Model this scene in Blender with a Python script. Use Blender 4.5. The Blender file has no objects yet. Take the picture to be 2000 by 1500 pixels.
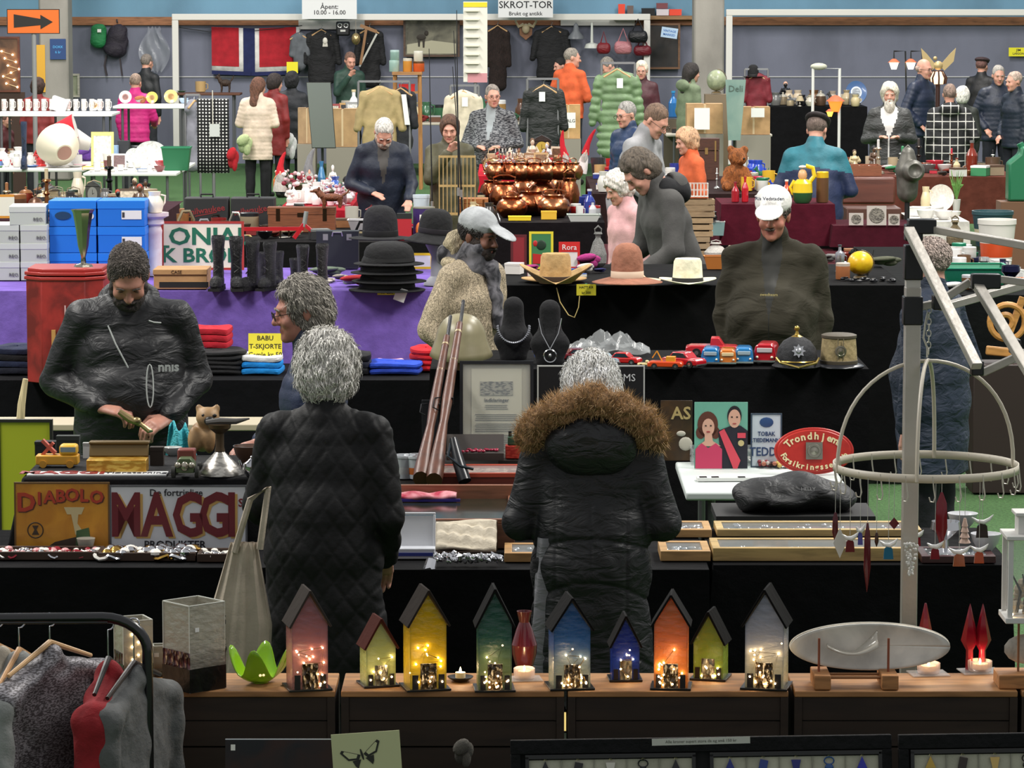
import bpy, math, random
import numpy as np
from mathutils import Vector, Matrix, Euler
random.seed(7)
C = bpy.context.scene.collection
PI = math.pi
R = math.radians
# ---------------- camera, world, light, exposure ----------------
F = 6900.0; H = 2.8; TH = math.atan(778.0 / F)
cam = bpy.data.objects.new('camera', bpy.data.cameras.new('camera')); C.objects.link(cam)
cam.data.sensor_fit = 'HORIZONTAL'; cam.data.sensor_width = 36; cam.data.lens = F * 36 / 2000
cam.location = (0, 0, H); cam.rotation_euler = (PI / 2 - TH, 0, 0)
cam.data.clip_end = 300; cam.data.clip_start = .1
bpy.context.scene.camera = cam
vs = bpy.context.scene.view_settings
vs.view_transform = 'Standard'; vs.look = 'None'; vs.gamma = 1; vs.use_curve_mapping = False; vs.exposure = 0.28
sc_ = bpy.context.scene
w = bpy.data.worlds.new('world'); sc_.world = w; w.use_nodes = True
w.node_tree.nodes['Background'].inputs[0].default_value = (.95, .97, 1, 1)
w.node_tree.nodes['Background'].inputs[1].default_value = .38
def lamp(x, y, z, sx, sy, p, col=(1, .97, .92), tilt=(0, 0, 0)):
    l = bpy.data.lights.new('hall_lamp', 'AREA'); l.shape = 'RECTANGLE'; l.size = sx; l.size_y = sy; l.energy = p; l.color = col
    o = bpy.data.objects.new('hall_lamp', l); C.objects.link(o); o.location = (x, y, z); o.rotation_euler = tilt
for y in (16.5, 24, 32, 41, 50):
    for x in (-6, 5):
        lamp(x, y - 3.0, 8.2, 1.6, 3.4, 640, tilt=(R(14), 0, 0))
sc_.cycles.max_bounces = 6; sc_.cycles.diffuse_bounces = 2; sc_.cycles.glossy_bounces = 3
sc_.cycles.transmission_bounces = 5; sc_.cycles.transparent_max_bounces = 12
sc_.cycles.sample_clamp_indirect = 3; sc_.cycles.use_denoising = True; sc_.cycles.caustics_reflective = False; sc_.cycles.caustics_refractive = False
FW = Vector((0, math.cos(TH), -math.sin(TH))); UP = Vector((0, math.sin(TH), math.cos(TH)))
def ray(px, py): return FW + UP * ((750 - py) / F) + Vector(((px - 1000) / F, 0, 0))
def at(px, py, Y):
    r = ray(px, py); return Vector((0, 0, H)) + r * (Y / r.y)
def on(px, py, z):
    r = ray(px, py); return Vector((0, 0, H)) + r * ((z - H) / r.z)
def scl(P): return F / (Vector(P) - Vector((0, 0, H))).dot(FW)
# ---------------- materials ----------------
def lin(h):
    if not isinstance(h, str): return tuple(h)
    h = h.lstrip('#')
    if len(h) == 3: h = ''.join(c * 2 for c in h)
    v = [int(h[i:i + 2], 16) / 255 for i in (0, 2, 4)]
    return tuple(x / 12.92 if x <= .04045 else ((x + .055) / 1.055) ** 2.4 for x in v)
MC = {}
def mat(c, r=.6, m=0, t='', s=1.0, b=None, c2=None, a=1.0, ct='', sp=None):
    key = (c, r, m, t, s, b, c2, a, ct)
    if key in MC: return MC[key]
    M = bpy.data.materials.new('m_' + (t or 'plain')); M.use_nodes = True; MC[key] = M
    N = M.node_tree.nodes; L = M.node_tree.links; P = N['Principled BSDF']
    col = lin(c); P.inputs['Roughness'].default_value = r
    if sp is not None: P.inputs['Specular IOR Level'].default_value = sp
    P.inputs['Roughness'].default_value = r; P.inputs['Metallic'].default_value = m
    if sp is not None: P.inputs['Specular IOR Level'].default_value = sp
    def nd(ty, **k):
        n = N.new(ty)
        for q, v in k.items():
            if q in n.inputs: n.inputs[q].default_value = v
            else: setattr(n, q, v)
        return n
    tc = nd('ShaderNodeTexCoord'); src = tc.outputs['Object']
    def mp(sx, sy, sz, rot=(0, 0, 0)):
        q=nd('ShaderNodeMapping');q.inputs['Scale'].default_value=(sx,sy,sz);q.inputs['Rotation'].default_value=rot;L.new(src,q.inputs[0]);return q.outputs[0]
    def noise(v, sc, det=3, dist=0):
        q = nd('ShaderNodeTexNoise', Scale=sc, Detail=det, Distortion=dist); L.new(v, q.inputs['Vector']); return q.outputs['Fac']
    def ramp(fac, stops):
        q = nd('ShaderNodeValToRGB'); e = q.color_ramp.elements
        while len(e) < len(stops): e.new(.5)
        for i, (p_, c_) in enumerate(stops): e[i].position = p_; e[i].color = (*lin(c_), 1)
        L.new(fac, q.inputs[0]); return q.outputs[0]
    def mul(colr, k): return tuple(min(1, x * k) for x in colr)
    def bump(fac, strg, dist=.005):
        q = nd('ShaderNodeBump', Strength=strg, Distance=dist); L.new(fac, q.inputs['Height'])
        if P.inputs['Normal'].links: L.new(P.inputs['Normal'].links[0].from_socket, q.inputs['Normal'])
        L.new(q.outputs[0], P.inputs['Normal'])
    base = None
    c2v = lin(c2) if c2 is not None else None
    if t == 'wood':
        f = noise(mp(s * 1.5, s * 12, s * 12), 3, 5, .6); base = ramp(f, [(.3, mul(col, .62)), (.5, col), (.72, mul(col, 1.25))]); bump(f, .25, .003)
    elif t == 'woodz':
        f = noise(mp(s * 12, s * 12, s * 1.5), 3, 5, .6); base = ramp(f, [(.3, mul(col, .62)), (.5, col), (.72, mul(col, 1.25))]); bump(f, .25, .003)
    elif t == 'cloth':
        f=noise(mp(1,1,1),9*s,4);base=ramp(f,[(.3,mul(col,.8)),(.7,mul(col,1.15))]);g=noise(mp(1,1,1),150*s,2);bump(g,.25,.004);bump(f,.5,.02)
    elif t == 'skin':
        f=noise(mp(1,1,1),30*s,3);base=ramp(f,[(.3,mul(col,.86)),(.7,mul(col,1.08))]);P.inputs['Subsurface Weight'].default_value=.08;P.inputs['Subsurface Radius'].default_value=(.02,.008,.004)
    elif t == 'hair':
        f=noise(mp(1,1,.35),60*s,4,1.2);base=ramp(f,[(.32,mul(col,.45)),(.5,col),(.7,mul(col,1.4)if c2 is None else c2v)]);bump(f,.9,.012)
    elif t == 'fur':
        f = noise(mp(1, 1, .4), 110 * s, 4, 1.5); base = ramp(f, [(.3, mul(col, .4)), (.5, col), (.7, mul(col, 1.5))]); bump(f, 1, .02)
    elif t == 'mottle':
        f = noise(mp(1, 1, 1), 12 * s, 5, .5); base = ramp(f, [(.38, col), (.62, c2v or mul(col, .6))]); bump(f, .3, .004)
    elif t == 'gloss':
        f = noise(mp(1, 1, 1), 16 * s, 4); bump(f, .35, .01)
    elif t == 'wrinkle':
        f=noise(mp(1,1,2.2),11*s,4,.9);g=noise(mp(1,1,1),4*s,2);base=ramp(g,[(.3,mul(col,.85)),(.7,mul(col,1.12))]);bump(f,.8,.02)
    elif t == 'puffer':
        q=nd('ShaderNodeTexWave',wave_type='BANDS',bands_direction='Z',wave_profile='SIN',Scale=s*3.2,Distortion=1.2);q.inputs['Detail Scale'].default_value=1.5
        L.new(src,q.inputs[0]);pw=nd('ShaderNodeMath',operation='POWER');L.new(q.outputs['Fac'],pw.inputs[0]);pw.inputs[1].default_value=.35
        base=ramp(pw.outputs[0],[(.15,mul(col,.6)),(.6,col),(1,mul(col,1.1))]);bump(pw.outputs[0],1,.03);g=noise(mp(1,1,1),25,3);bump(g,.4,.012)
    elif t == 'plaid':
        base = None
        prev = nd('ShaderNodeRGB'); prev.outputs[0].default_value = (*col, 1); prev = prev.outputs[0]
        sep = nd('ShaderNodeSeparateXYZ'); L.new(src, sep.inputs[0])
        for ax in (0, 2):
            md = nd('ShaderNodeMath', operation='PINGPONG'); L.new(sep.outputs[ax], md.inputs[0]); md.inputs[1].default_value = .045 * s
            lt = nd('ShaderNodeMath', operation='LESS_THAN'); L.new(md.outputs[0], lt.inputs[0]); lt.inputs[1].default_value = .0055 * s
            mx=nd('ShaderNodeMix',data_type='RGBA');L.new(lt.outputs[0],mx.inputs['Factor']);L.new(prev,mx.inputs[6]);mx.inputs[7].default_value=(*c2v,1);prev=mx.outputs[2]
        base = prev; bump(noise(mp(1, 1, 1), 14, 3), .6, .02)
    elif t == 'dots':
        q=nd('ShaderNodeTexVoronoi',voronoi_dimensions='2D',feature='F1',Scale=1,Randomness=0);L.new(mp(s*30,s*30,s*30,(PI/2,0,0)),q.inputs['Vector'])
        lt = nd('ShaderNodeMath', operation='LESS_THAN'); L.new(q.outputs['Distance'], lt.inputs[0]); lt.inputs[1].default_value = .25
        base = ramp(lt.outputs[0], [(0, col), (1, c2v)])
    elif t == 'lines':   # rows of fine print or relief
        q = nd('ShaderNodeTexNoise', Scale=1, Detail=3); L.new(mp(s * 40, s * 40, s * 130), q.inputs['Vector'])
        base = ramp(q.outputs['Fac'], [(.46, col), (.56, c2v)])
    elif t == 'concrete':
        f=noise(mp(1,1,.5),2.2*s,6);base=ramp(f,[(.3,mul(col,.75)),(.5,col),(.75,mul(col,1.2))]);bump(noise(mp(1,1,1),40,3),.3,.004)
    elif t == 'turf':
        f=noise(mp(1,1,1),60,5);g=noise(mp(1,1,1),3,3);base=ramp(f,[(.3,mul(col,.5)),(.55,col),(.75,mul(col,1.5))]);bump(f,1,.03)
    elif t == 'crackle':
        q = nd('ShaderNodeTexVoronoi', feature='F1', Scale=26 * s); L.new(mp(1, 1, .6), q.inputs['Vector'])
        base = ramp(q.outputs['Distance'], [(0, mul(col, 1.6)), (.35, col), (.7, mul(col, .35))]); bump(q.outputs['Distance'], 1, .02)
    elif t == 'gradz':   # a dyed glass or cloth that changes colour with height (0..s metres)
        sep=nd('ShaderNodeSeparateXYZ');L.new(src,sep.inputs[0]);dv=nd('ShaderNodeMath',operation='DIVIDE');L.new(sep.outputs[2],dv.inputs[0]);dv.inputs[1].default_value=s
        f=noise(mp(1,1,2),28,4);ad=nd('ShaderNodeMath',operation='MULTIPLY_ADD');L.new(f,ad.inputs[0]);ad.inputs[1].default_value=.25;L.new(dv.outputs[0],ad.inputs[2])
        base = ramp(ad.outputs[0], [(.12, col), (.62, c2v)]); bump(f, .5, .01)
    if base is None: P.inputs['Base Color'].default_value = (*col, 1)
    else: L.new(base, P.inputs['Base Color'])
    if b: P.inputs['Emission Color'].default_value = (*col, 1); P.inputs['Emission Strength'].default_value = b
    if a < 1: P.inputs['Alpha'].default_value = a
    if ct == 'clear': P.inputs['Coat Weight'].default_value = .6; P.inputs['Coat Roughness'].default_value = .1
    if ct == 'sheen': P.inputs['Sheen Weight'].default_value = .25
    return M
def glass(c='fff', a=.35, r=.08): return mat(c, r, a=a, sp=.7)
# ---------------- mesh builder ----------------
def euler(rx=0, ry=0, rz=0): return Euler((R(rx), R(ry), R(rz))).to_matrix().to_4x4()
class MB:
    def __init__(s, m=None): s.v = []; s.f = []; s.mi = []; s.ms = []; s.T = Matrix(); s.cur = 0; m and s.use(m)
    def use(s, m):
        if m not in s.ms: s.ms.append(m)
        s.cur = s.ms.index(m); return s
    def add(s, vs_, fs):
        n = len(s.v); T = s.T; s.v += [T @ Vector(p) for p in vs_]; s.f += [tuple(i + n for i in f) for f in fs]; s.mi += [s.cur] * len(fs); return s
    def box(s, c, d, rot=None):
        hx, hy, hz = d[0] / 2, d[1] / 2, d[2] / 2; rm = rot or Matrix(); c = Vector(c)
        vs_ = [c + rm @ Vector((x * hx, y * hy, z * hz)) for z in (-1, 1) for y in (-1, 1) for x in (-1, 1)]
        return s.add(vs_, [(0, 2, 3, 1), (4, 5, 7, 6), (0, 1, 5, 4), (2, 6, 7, 3), (0, 4, 6, 2), (1, 3, 7, 5)])
    def bar(s, a, b, w_, h_=None):
        a, b = Vector(a), Vector(b); d = b - a; q = d.to_track_quat('X', 'Z').to_matrix().to_4x4()
        return s.box((a + b) / 2, (d.length, w_, h_ or w_), q)
    def tube(s, pts, r, n=8, cap=True, closed=False):
        pts = [Vector(p) for p in pts]; rs = r if isinstance(r, (list, tuple)) else [r] * len(pts); V = []; up = None
        for i, p in enumerate(pts):
            if closed: d = pts[(i + 1) % len(pts)] - pts[i - 1]
            else: d = pts[min(i + 1, len(pts) - 1)] - pts[max(i - 1, 0)]
            d = d.normalized() if d.length > 1e-9 else Vector((0, 0, 1))
            if up is None: up = d.orthogonal().normalized()
            up = (up - d * up.dot(d)); up = up.normalized() if up.length > 1e-6 else d.orthogonal().normalized()
            sd = d.cross(up)
            V += [p + (up * math.cos(2 * PI * j / n) + sd * math.sin(2 * PI * j / n)) * rs[i] for j in range(n)]
        m = len(pts); Fs = []
        for i in range(m if closed else m - 1):
            for j in range(n):
                a, b = i * n, ((i + 1) % m) * n; Fs.append((a + j, a + (j + 1) % n, b + (j + 1) % n, b + j))
        if cap and not closed: Fs += [tuple(range(n))[::-1], tuple(range((m - 1) * n, m * n))]
        return s.add(V, Fs)
    def cyl(s, a, b, r, r2=None, n=16): return s.tube([a, b], [r, r if r2 is None else r2], n)
    def lathe(s, prof, n=20, c=(0, 0, 0), sx=1, sy=1):
        V = []; Fs = []; c = Vector(c)
        for r, z in prof: V += [c + Vector((r * sx * math.cos(2 * PI * j / n), r * sy * math.sin(2 * PI * j / n), z)) for j in range(n)]
        for i in range(len(prof) - 1):
            for j in range(n): Fs.append((i * n + j, i * n + (j + 1) % n, (i + 1) * n + (j + 1) % n, (i + 1) * n + j))
        if prof[0][0] > 1e-4: Fs.append(tuple(range(n))[::-1])
        if prof[-1][0] > 1e-4: Fs.append(tuple(range((len(prof) - 1) * n, len(prof) * n)))
        return s.add(V, Fs)
    def ell(s, c, r, rot=None, n=12):
        r = r if isinstance(r, (tuple, list)) else (r, r, r); V = []; Fs = []; rm = rot or Matrix(); c = Vector(c); m = n // 2 + 1
        for i in range(m + 1):
            th = PI * i / m
            for j in range(n):
                ph=2*PI*j/n;V.append(c+rm@Vector((r[0]*math.sin(th)*math.cos(ph),r[1]*math.sin(th)*math.sin(ph),-r[2]*math.cos(th))))
        for i in range(m):
            for j in range(n): Fs.append((i * n + j, i * n + (j + 1) % n, (i + 1) * n + (j + 1) % n, (i + 1) * n + j))
        return s.add(V, Fs)
    def prism(s, poly, d, rot=None, c=(0, 0, 0)):   # polygon in x-z, thickness d along y
        rm = rot or Matrix(); c = Vector(c); n = len(poly)
        V = [c + rm @ Vector((x, -d / 2, z)) for x, z in poly] + [c + rm @ Vector((x, d / 2, z)) for x, z in poly]
        return s.add(V, [tuple(range(n)), tuple(range(n, 2 * n))[::-1]] + [(i, i + n, (i + 1) % n + n, (i + 1) % n) for i in range(n)])
    def frame(s, w_, h_, b, d, c=(0, 0, 0), rot=None):   # picture frame border in x-z, base at z=0
        rm = rot or Matrix(); c = Vector(c)
        for x,z,dx,dz in((0,b/2,w_,b),(0,h_-b/2,w_,b),(-w_/2+b/2,h_/2,b,h_-2*b),(w_/2-b/2,h_/2,b,h_-2*b)):
            s.box(c + rm @ Vector((x, 0, z)), (dx, d, dz), rm)
        return s
    def sheet(s, nx, ny, fn):
        V = [fn(i / nx, j / ny) for j in range(ny + 1) for i in range(nx + 1)]
        return s.add(V,[(j*(nx+1)+i,j*(nx+1)+i+1,(j+1)*(nx+1)+i+1,(j+1)*(nx+1)+i)for j in range(ny)for i in range(nx)])
    def mesh(s, name, sharp=38):
        me = bpy.data.meshes.new(name); me.from_pydata([tuple(p) for p in s.v], [], s.f)
        for m in s.ms: me.materials.append(m)
        me.polygons.foreach_set('material_index', s.mi); me.polygons.foreach_set('use_smooth', [True] * len(s.f))
        me.update(); me.set_sharp_from_angle(angle=R(sharp)); return me
    def obj(s, name, parent=None, label=None, bev=0, solid=0, sub=0, kind=None):
        o = bpy.data.objects.new(name, s.mesh(name)); C.objects.link(o); fin(o, parent, label, bev, solid, sub)
        if kind: o['kind'] = kind
        return o
def fin(o, parent=None, label=None, bev=0, solid=0, sub=0):
    if parent is not None: o.parent = parent
    if label: o['label'] = label
    if solid: q = o.modifiers.new('s', 'SOLIDIFY'); q.thickness = solid; q.offset = 0
    if bev: q = o.modifiers.new('b', 'BEVEL'); q.width = bev; q.segments = 2; q.limit_method = 'ANGLE'
    if sub: q = o.modifiers.new('u', 'SUBSURF'); q.levels = sub; q.render_levels = sub
def thing(name, label, cat, loc=(0, 0, 0), rz=0, group=None, tilt=0):
    o = bpy.data.objects.new(name, None); C.objects.link(o); o.empty_display_size = .1
    o.location = loc; o.rotation_euler = (R(tilt), 0, R(rz)); return tag(o, label, cat, group)
def tag(o, label, cat, group=None, loc=None, rz=None):
    o['label'] = label; o['category'] = cat
    if group: o['group'] = group
    if loc is not None: o.location = loc
    if rz is not None: o.rotation_euler = (0, 0, R(rz))
    return o
def struct(mb, name, **k):
    o = mb.obj(name, **k); o['kind'] = 'structure'; return o
def copy_tree(o, parent=None):
    c = o.copy(); C.objects.link(c); c.parent = parent
    for ch in list(o.children): copy_tree(ch, c)
    return c
def text(t, size, m, parent, loc, rot=(90, 0, 0), name='lettering', bold=0, ext=.001, align='CENTER', sx=1, label=None, cat=None):
    cu=bpy.data.curves.new('t','FONT');cu.body=t;cu.size=size;cu.align_x=align;cu.align_y='CENTER';cu.extrude=ext;cu.offset=bold*size;cu.resolution_u=2
    o = bpy.data.objects.new('t', cu); me = bpy.data.meshes.new_from_object(o); me.name = name; bpy.data.objects.remove(o)
    me.materials.append(m);q=bpy.data.objects.new(name,me);C.objects.link(q);q.parent=parent;q.location=loc;q.rotation_euler=tuple(R(a)for a in rot);q.scale=(sx,1,1)
    if label: q['label'] = label
    return q
# ---------------- signed-distance bodies: limbs, heads, clothes blended into one surface ----------------
class S:
    def __init__(s, h=.01): s.P = []; s.h = h; s.M = Matrix()
    def c(s, a, b, ra, rb=None, k=.02, side=(1, 0, 0), q=0, per=.05, sub=False):
        rb = ra if rb is None else rb; a = s.M @ Vector(a); b = s.M @ Vector(b)
        ra = ra if isinstance(ra, tuple) else (ra, ra); rb = rb if isinstance(rb, tuple) else (rb, rb)
        s.P.append(('c', np.array(a), np.array(b), ra, rb, k, np.array(s.M.to_3x3() @ Vector(side)), q, per, sub)); return s
    def e(s, c, r, rot=(0, 0, 0), k=.02, sub=False):
        r = r if isinstance(r, tuple) else (r, r, r); Rm = (s.M.to_3x3() @ Euler(tuple(R(x) for x in rot)).to_matrix())
        s.P.append(('e', np.array(s.M @ Vector(c)), np.array(Rm), r, k, sub)); return s
    def mesh(s, name, ms, disp=None, mfn=None, scale=1.0, wr=0, wf=14, seed=0):
        h = s.h; lo = np.full(3, 9e9); hi = -lo
        for p in s.P:
            if p[-1]: continue
            if p[0]=='c':rr=max(p[3]+p[4])+abs(p[7]);lo=np.minimum(lo,np.minimum(p[1],p[2])-rr);hi=np.maximum(hi,np.maximum(p[1],p[2])+rr)
            else: rr = max(p[3]); lo = np.minimum(lo, p[1] - rr); hi = np.maximum(hi, p[1] + rr)
        lo -= 3 * h + wr + .012; hi += 3 * h + wr + .012
        n = np.ceil((hi - lo) / h).astype(int) + 1
        ax = [(lo[i] + h * np.arange(n[i])).astype(np.float32) for i in range(3)]
        f = np.full(tuple(n), .15, np.float32)
        for p in s.P:
            k = p[5] if p[0] == 'c' else p[4]
            if p[0] == 'c': rr = max(p[3] + p[4]) + abs(p[7]) + k + .035; l2 = np.minimum(p[1], p[2]) - rr; h2 = np.maximum(p[1], p[2]) + rr
            else: rr = max(p[3]) + k + .035; l2 = p[1] - rr; h2 = p[1] + rr
            i0 = np.clip(((l2 - lo) / h).astype(int), 0, n); i1 = np.clip(((h2 - lo) / h).astype(int) + 1, 0, n)
            if (i1 <= i0).any(): continue
            X = ax[0][i0[0]:i1[0]][:, None, None]; Y = ax[1][i0[1]:i1[1]][None, :, None]; Z = ax[2][i0[2]:i1[2]][None, None, :]
            if p[0] == 'c':
                _, a, b, ra, rb, k, sd, q, per, sub = p; ab = b - a; L2 = max(1e-9, float(ab @ ab)); L = math.sqrt(L2)
                t = np.clip(((X - a[0]) * ab[0] + (Y - a[1]) * ab[1] + (Z - a[2]) * ab[2]) / L2, 0, 1)
                dx = X - a[0] - t * ab[0]; dy = Y - a[1] - t * ab[1]; dz = Z - a[2] - t * ab[2]
                if ra[0] == ra[1] and rb[0] == rb[1]: d = np.sqrt(dx * dx + dy * dy + dz * dz) - (ra[0] + (rb[0] - ra[0]) * t)
                else:
                    u = ab / L; sd = sd - u * (sd @ u); sd /= np.linalg.norm(sd); v = np.cross(u, sd)
                    rx = ra[0] + (rb[0] - ra[0]) * t; ry = ra[1] + (rb[1] - ra[1]) * t; rm = np.minimum(rx, ry)
                    pu=(dx*sd[0]+dy*sd[1]+dz*sd[2])/rx;pv=(dx*v[0]+dy*v[1]+dz*v[2])/ry;pw=(dx*u[0]+dy*u[1]+dz*u[2])/rm
                    g = np.sqrt(pu * pu + pv * pv + pw * pw); d = (g - 1) * (rm * .5 + .5 * np.sqrt(rx * ry))
                if q: d = d - q * (np.abs(np.sin(PI * t * L / per)) - .5)
            else:
                _, c_, Rm, r, k, sub = p; dx = X - c_[0]; dy = Y - c_[1]; dz = Z - c_[2]
                u=(dx*Rm[0,0]+dy*Rm[1,0]+dz*Rm[2,0])/r[0];v=(dx*Rm[0,1]+dy*Rm[1,1]+dz*Rm[2,1])/r[1];w_=(dx*Rm[0,2]+dy*Rm[1,2]+dz*Rm[2,2])/r[2]
                g=np.sqrt(u*u+v*v+w_*w_)+1e-6;g2=np.sqrt((u/r[0])**2+(v/r[1])**2+(w_/r[2])**2)+1e-6;d=g*(g-1)/g2
            sl = (slice(i0[0], i1[0]), slice(i0[1], i1[1]), slice(i0[2], i1[2])); o = f[sl]
            if sub: d = -d; hh = np.clip(.5 - .5 * (o - d) / k, 0, 1); f[sl] = o + (d - o) * hh + k * hh * (1 - hh)
            else: hh = np.clip(.5 + .5 * (o - d) / k, 0, 1); f[sl] = o + (d - o) * hh - k * hh * (1 - hh)
        X = ax[0][:, None, None]; Y = ax[1][None, :, None]; Z = ax[2][None, None, :]
        if wr:
            rg = random.Random(seed); ph = [rg.uniform(0, 6) for _ in range(6)]
            f+=wr*(np.sin(wf*(X*.7+Z*1.1)+ph[0]+1.6*np.sin(wf*.8*(Y+Z*.6-X*.3)+ph[1]))*.6+np.sin(wf*1.9*(Z-X*.8+Y*.4)+ph[2]+1.8*np.sin(wf*1.1*(X+Y)+ph[3]))*.4).astype(np.float32)
        if disp: f = f + disp(X, Y, Z)
        sgn = f < 0; cn = tuple(n - 1); acc = np.zeros(cn + (3,), np.float32); cnt = np.zeros(cn, np.int8)
        def cor(o_): return tuple(slice(o_[i], o_[i] + cn[i]) for i in range(3))
        act = None
        for o_ in [(a, b, c) for a in (0, 1) for b in (0, 1) for c in (0, 1)]:
            q = sgn[cor(o_)].astype(np.int8); act = q if act is None else act + q
        cells = np.argwhere((act > 0) & (act < 8))
        if len(cells) == 0: return bpy.data.meshes.new(name)
        ac = np.zeros((len(cells), 3), np.float32); ct = np.zeros(len(cells), np.float32)
        for d in range(3):
            e1, e2 = [x for x in range(3) if x != d]
            for a in (0, 1):
                for b in (0, 1):
                    o1 = cells.copy(); o1[:, e1] += a; o1[:, e2] += b; o2 = o1.copy(); o2[:, d] += 1
                    fa = f[o1[:, 0], o1[:, 1], o1[:, 2]]; fb = f[o2[:, 0], o2[:, 1], o2[:, 2]]; mk = (fa < 0) != (fb < 0)
                    t = np.where(mk, fa / np.where(mk, fa - fb, 1), 0); pp = np.zeros_like(ac); pp[:, d] = t; pp[:, e1] = a; pp[:, e2] = b
                    ac += pp * mk[:, None]; ct += mk
        V = (cells + ac / ct[:, None]) * h + lo
        idx = np.full(cn, -1, np.int32); idx[cells[:, 0], cells[:, 1], cells[:, 2]] = np.arange(len(cells)); Fs = []
        for d in range(3):
            e1, e2 = (d + 1) % 3, (d + 2) % 3; sa = [slice(None)] * 3; sb = [slice(None)] * 3; sa[d] = slice(0, -1); sb[d] = slice(1, None)
            A=sgn[tuple(sa)];B=sgn[tuple(sb)];g=np.argwhere(A!=B);ok=(g[:,e1]>0)&(g[:,e2]>0)&(g[:,e1]<cn[e1])&(g[:,e2]<cn[e2]);g=g[ok]
            ins = A[g[:, 0], g[:, 1], g[:, 2]]; q = []
            for a, b in ((-1, -1), (0, -1), (0, 0), (-1, 0)):
                o = g.copy(); o[:, e1] += a; o[:, e2] += b; q.append(idx[o[:, 0], o[:, 1], o[:, 2]])
            q = np.stack(q, 1); q[~ins] = q[~ins][:, ::-1]; Fs.append(q)
        Fs = np.concatenate(Fs); Fs = Fs[(Fs >= 0).all(1)]
        me = bpy.data.meshes.new(name); me.vertices.add(len(V)); me.vertices.foreach_set('co', (V * scale).astype(np.float32).ravel())
        me.loops.add(len(Fs)*4);me.loops.foreach_set('vertex_index',Fs.ravel().astype(np.int32));me.polygons.add(len(Fs));me.polygons.foreach_set('loop_start',np.arange(0,len(Fs)*4,4,dtype=np.int32))
        ms = ms if isinstance(ms, (list, tuple)) else [ms]
        for m in ms: me.materials.append(m)
        me.polygons.foreach_set('use_smooth', np.ones(len(Fs), bool))
        if mfn is not None:
            ctr = V[Fs].mean(1); me.polygons.foreach_set('material_index', mfn(ctr[:, 0], ctr[:, 1], ctr[:, 2]).astype(np.int32))
        me.update(calc_edges=True); return me
    def obj(s, name, ms, parent=None, label=None, **k):
        o = bpy.data.objects.new(name, s.mesh(name, ms, **k)); C.objects.link(o)
        if parent is not None: o.parent = parent
        if label: o['label'] = label
        return o
# ---------------- people ----------------
ARMS = dict(down=((.05, .0, -.29), (.03, .06, -.54)), pocket=((.11, -.04, -.27), (.0, .12, -.44)), hold=((.08, .0, -.28), (-.09, .25, -.24)),
            table=((.07,.10,-.26),(.02,.34,-.34)),face=((.03,.15,-.24),(-.14,.26,.02)),cross=((.07,.04,-.28),(-.14,.2,-.17)),belly=((.10,.02,-.28),(-.08,.24,-.30)),carry=((.07,-.02,-.29),(.05,.14,-.44)))
def strands(ho, c, n, L, Mh, k):      # fine locks lying over the hair surface, combed down and back
    rg=random.Random(n);vs_=ho.data.vertices;m=MB(mat(c,.7));cv=lin(c);m.use(mat(tuple(min(1,x*1.7)for x in cv),.6));m.use(mat(tuple(x*(.8 if cv[0]>.4 else .55)for x in cv),.8));cc=Mh@Vector((0,.02,1.66))*k;dn=Mh.to_3x3()@Vector((0,.35,-1))
    for i in range(n):
        v=vs_[rg.randrange(len(vs_))];p=v.co;nn=v.normal;d=dn+Vector((rg.uniform(-.7,.7),rg.uniform(-.4,.4),rg.uniform(-.4,.4)))+(p-cc)*2;d=(d-nn*d.dot(nn)).normalized();l=rg.uniform(*L);s_=nn.cross(d).normalized()*rg.uniform(.0009,.002);m.cur=rg.randrange(3)
        a=p+nn*.001;b=p+d*l*.5+nn*(.004+l*.12);e=p+d*l+nn*rg.uniform(.0,.004);m.add([a-s_,a+s_,b+s_,b-s_,e],[(0,1,2,3),(3,2,4)])
    return m.obj('strands', ho)
SK = 'd39b86'
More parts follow.
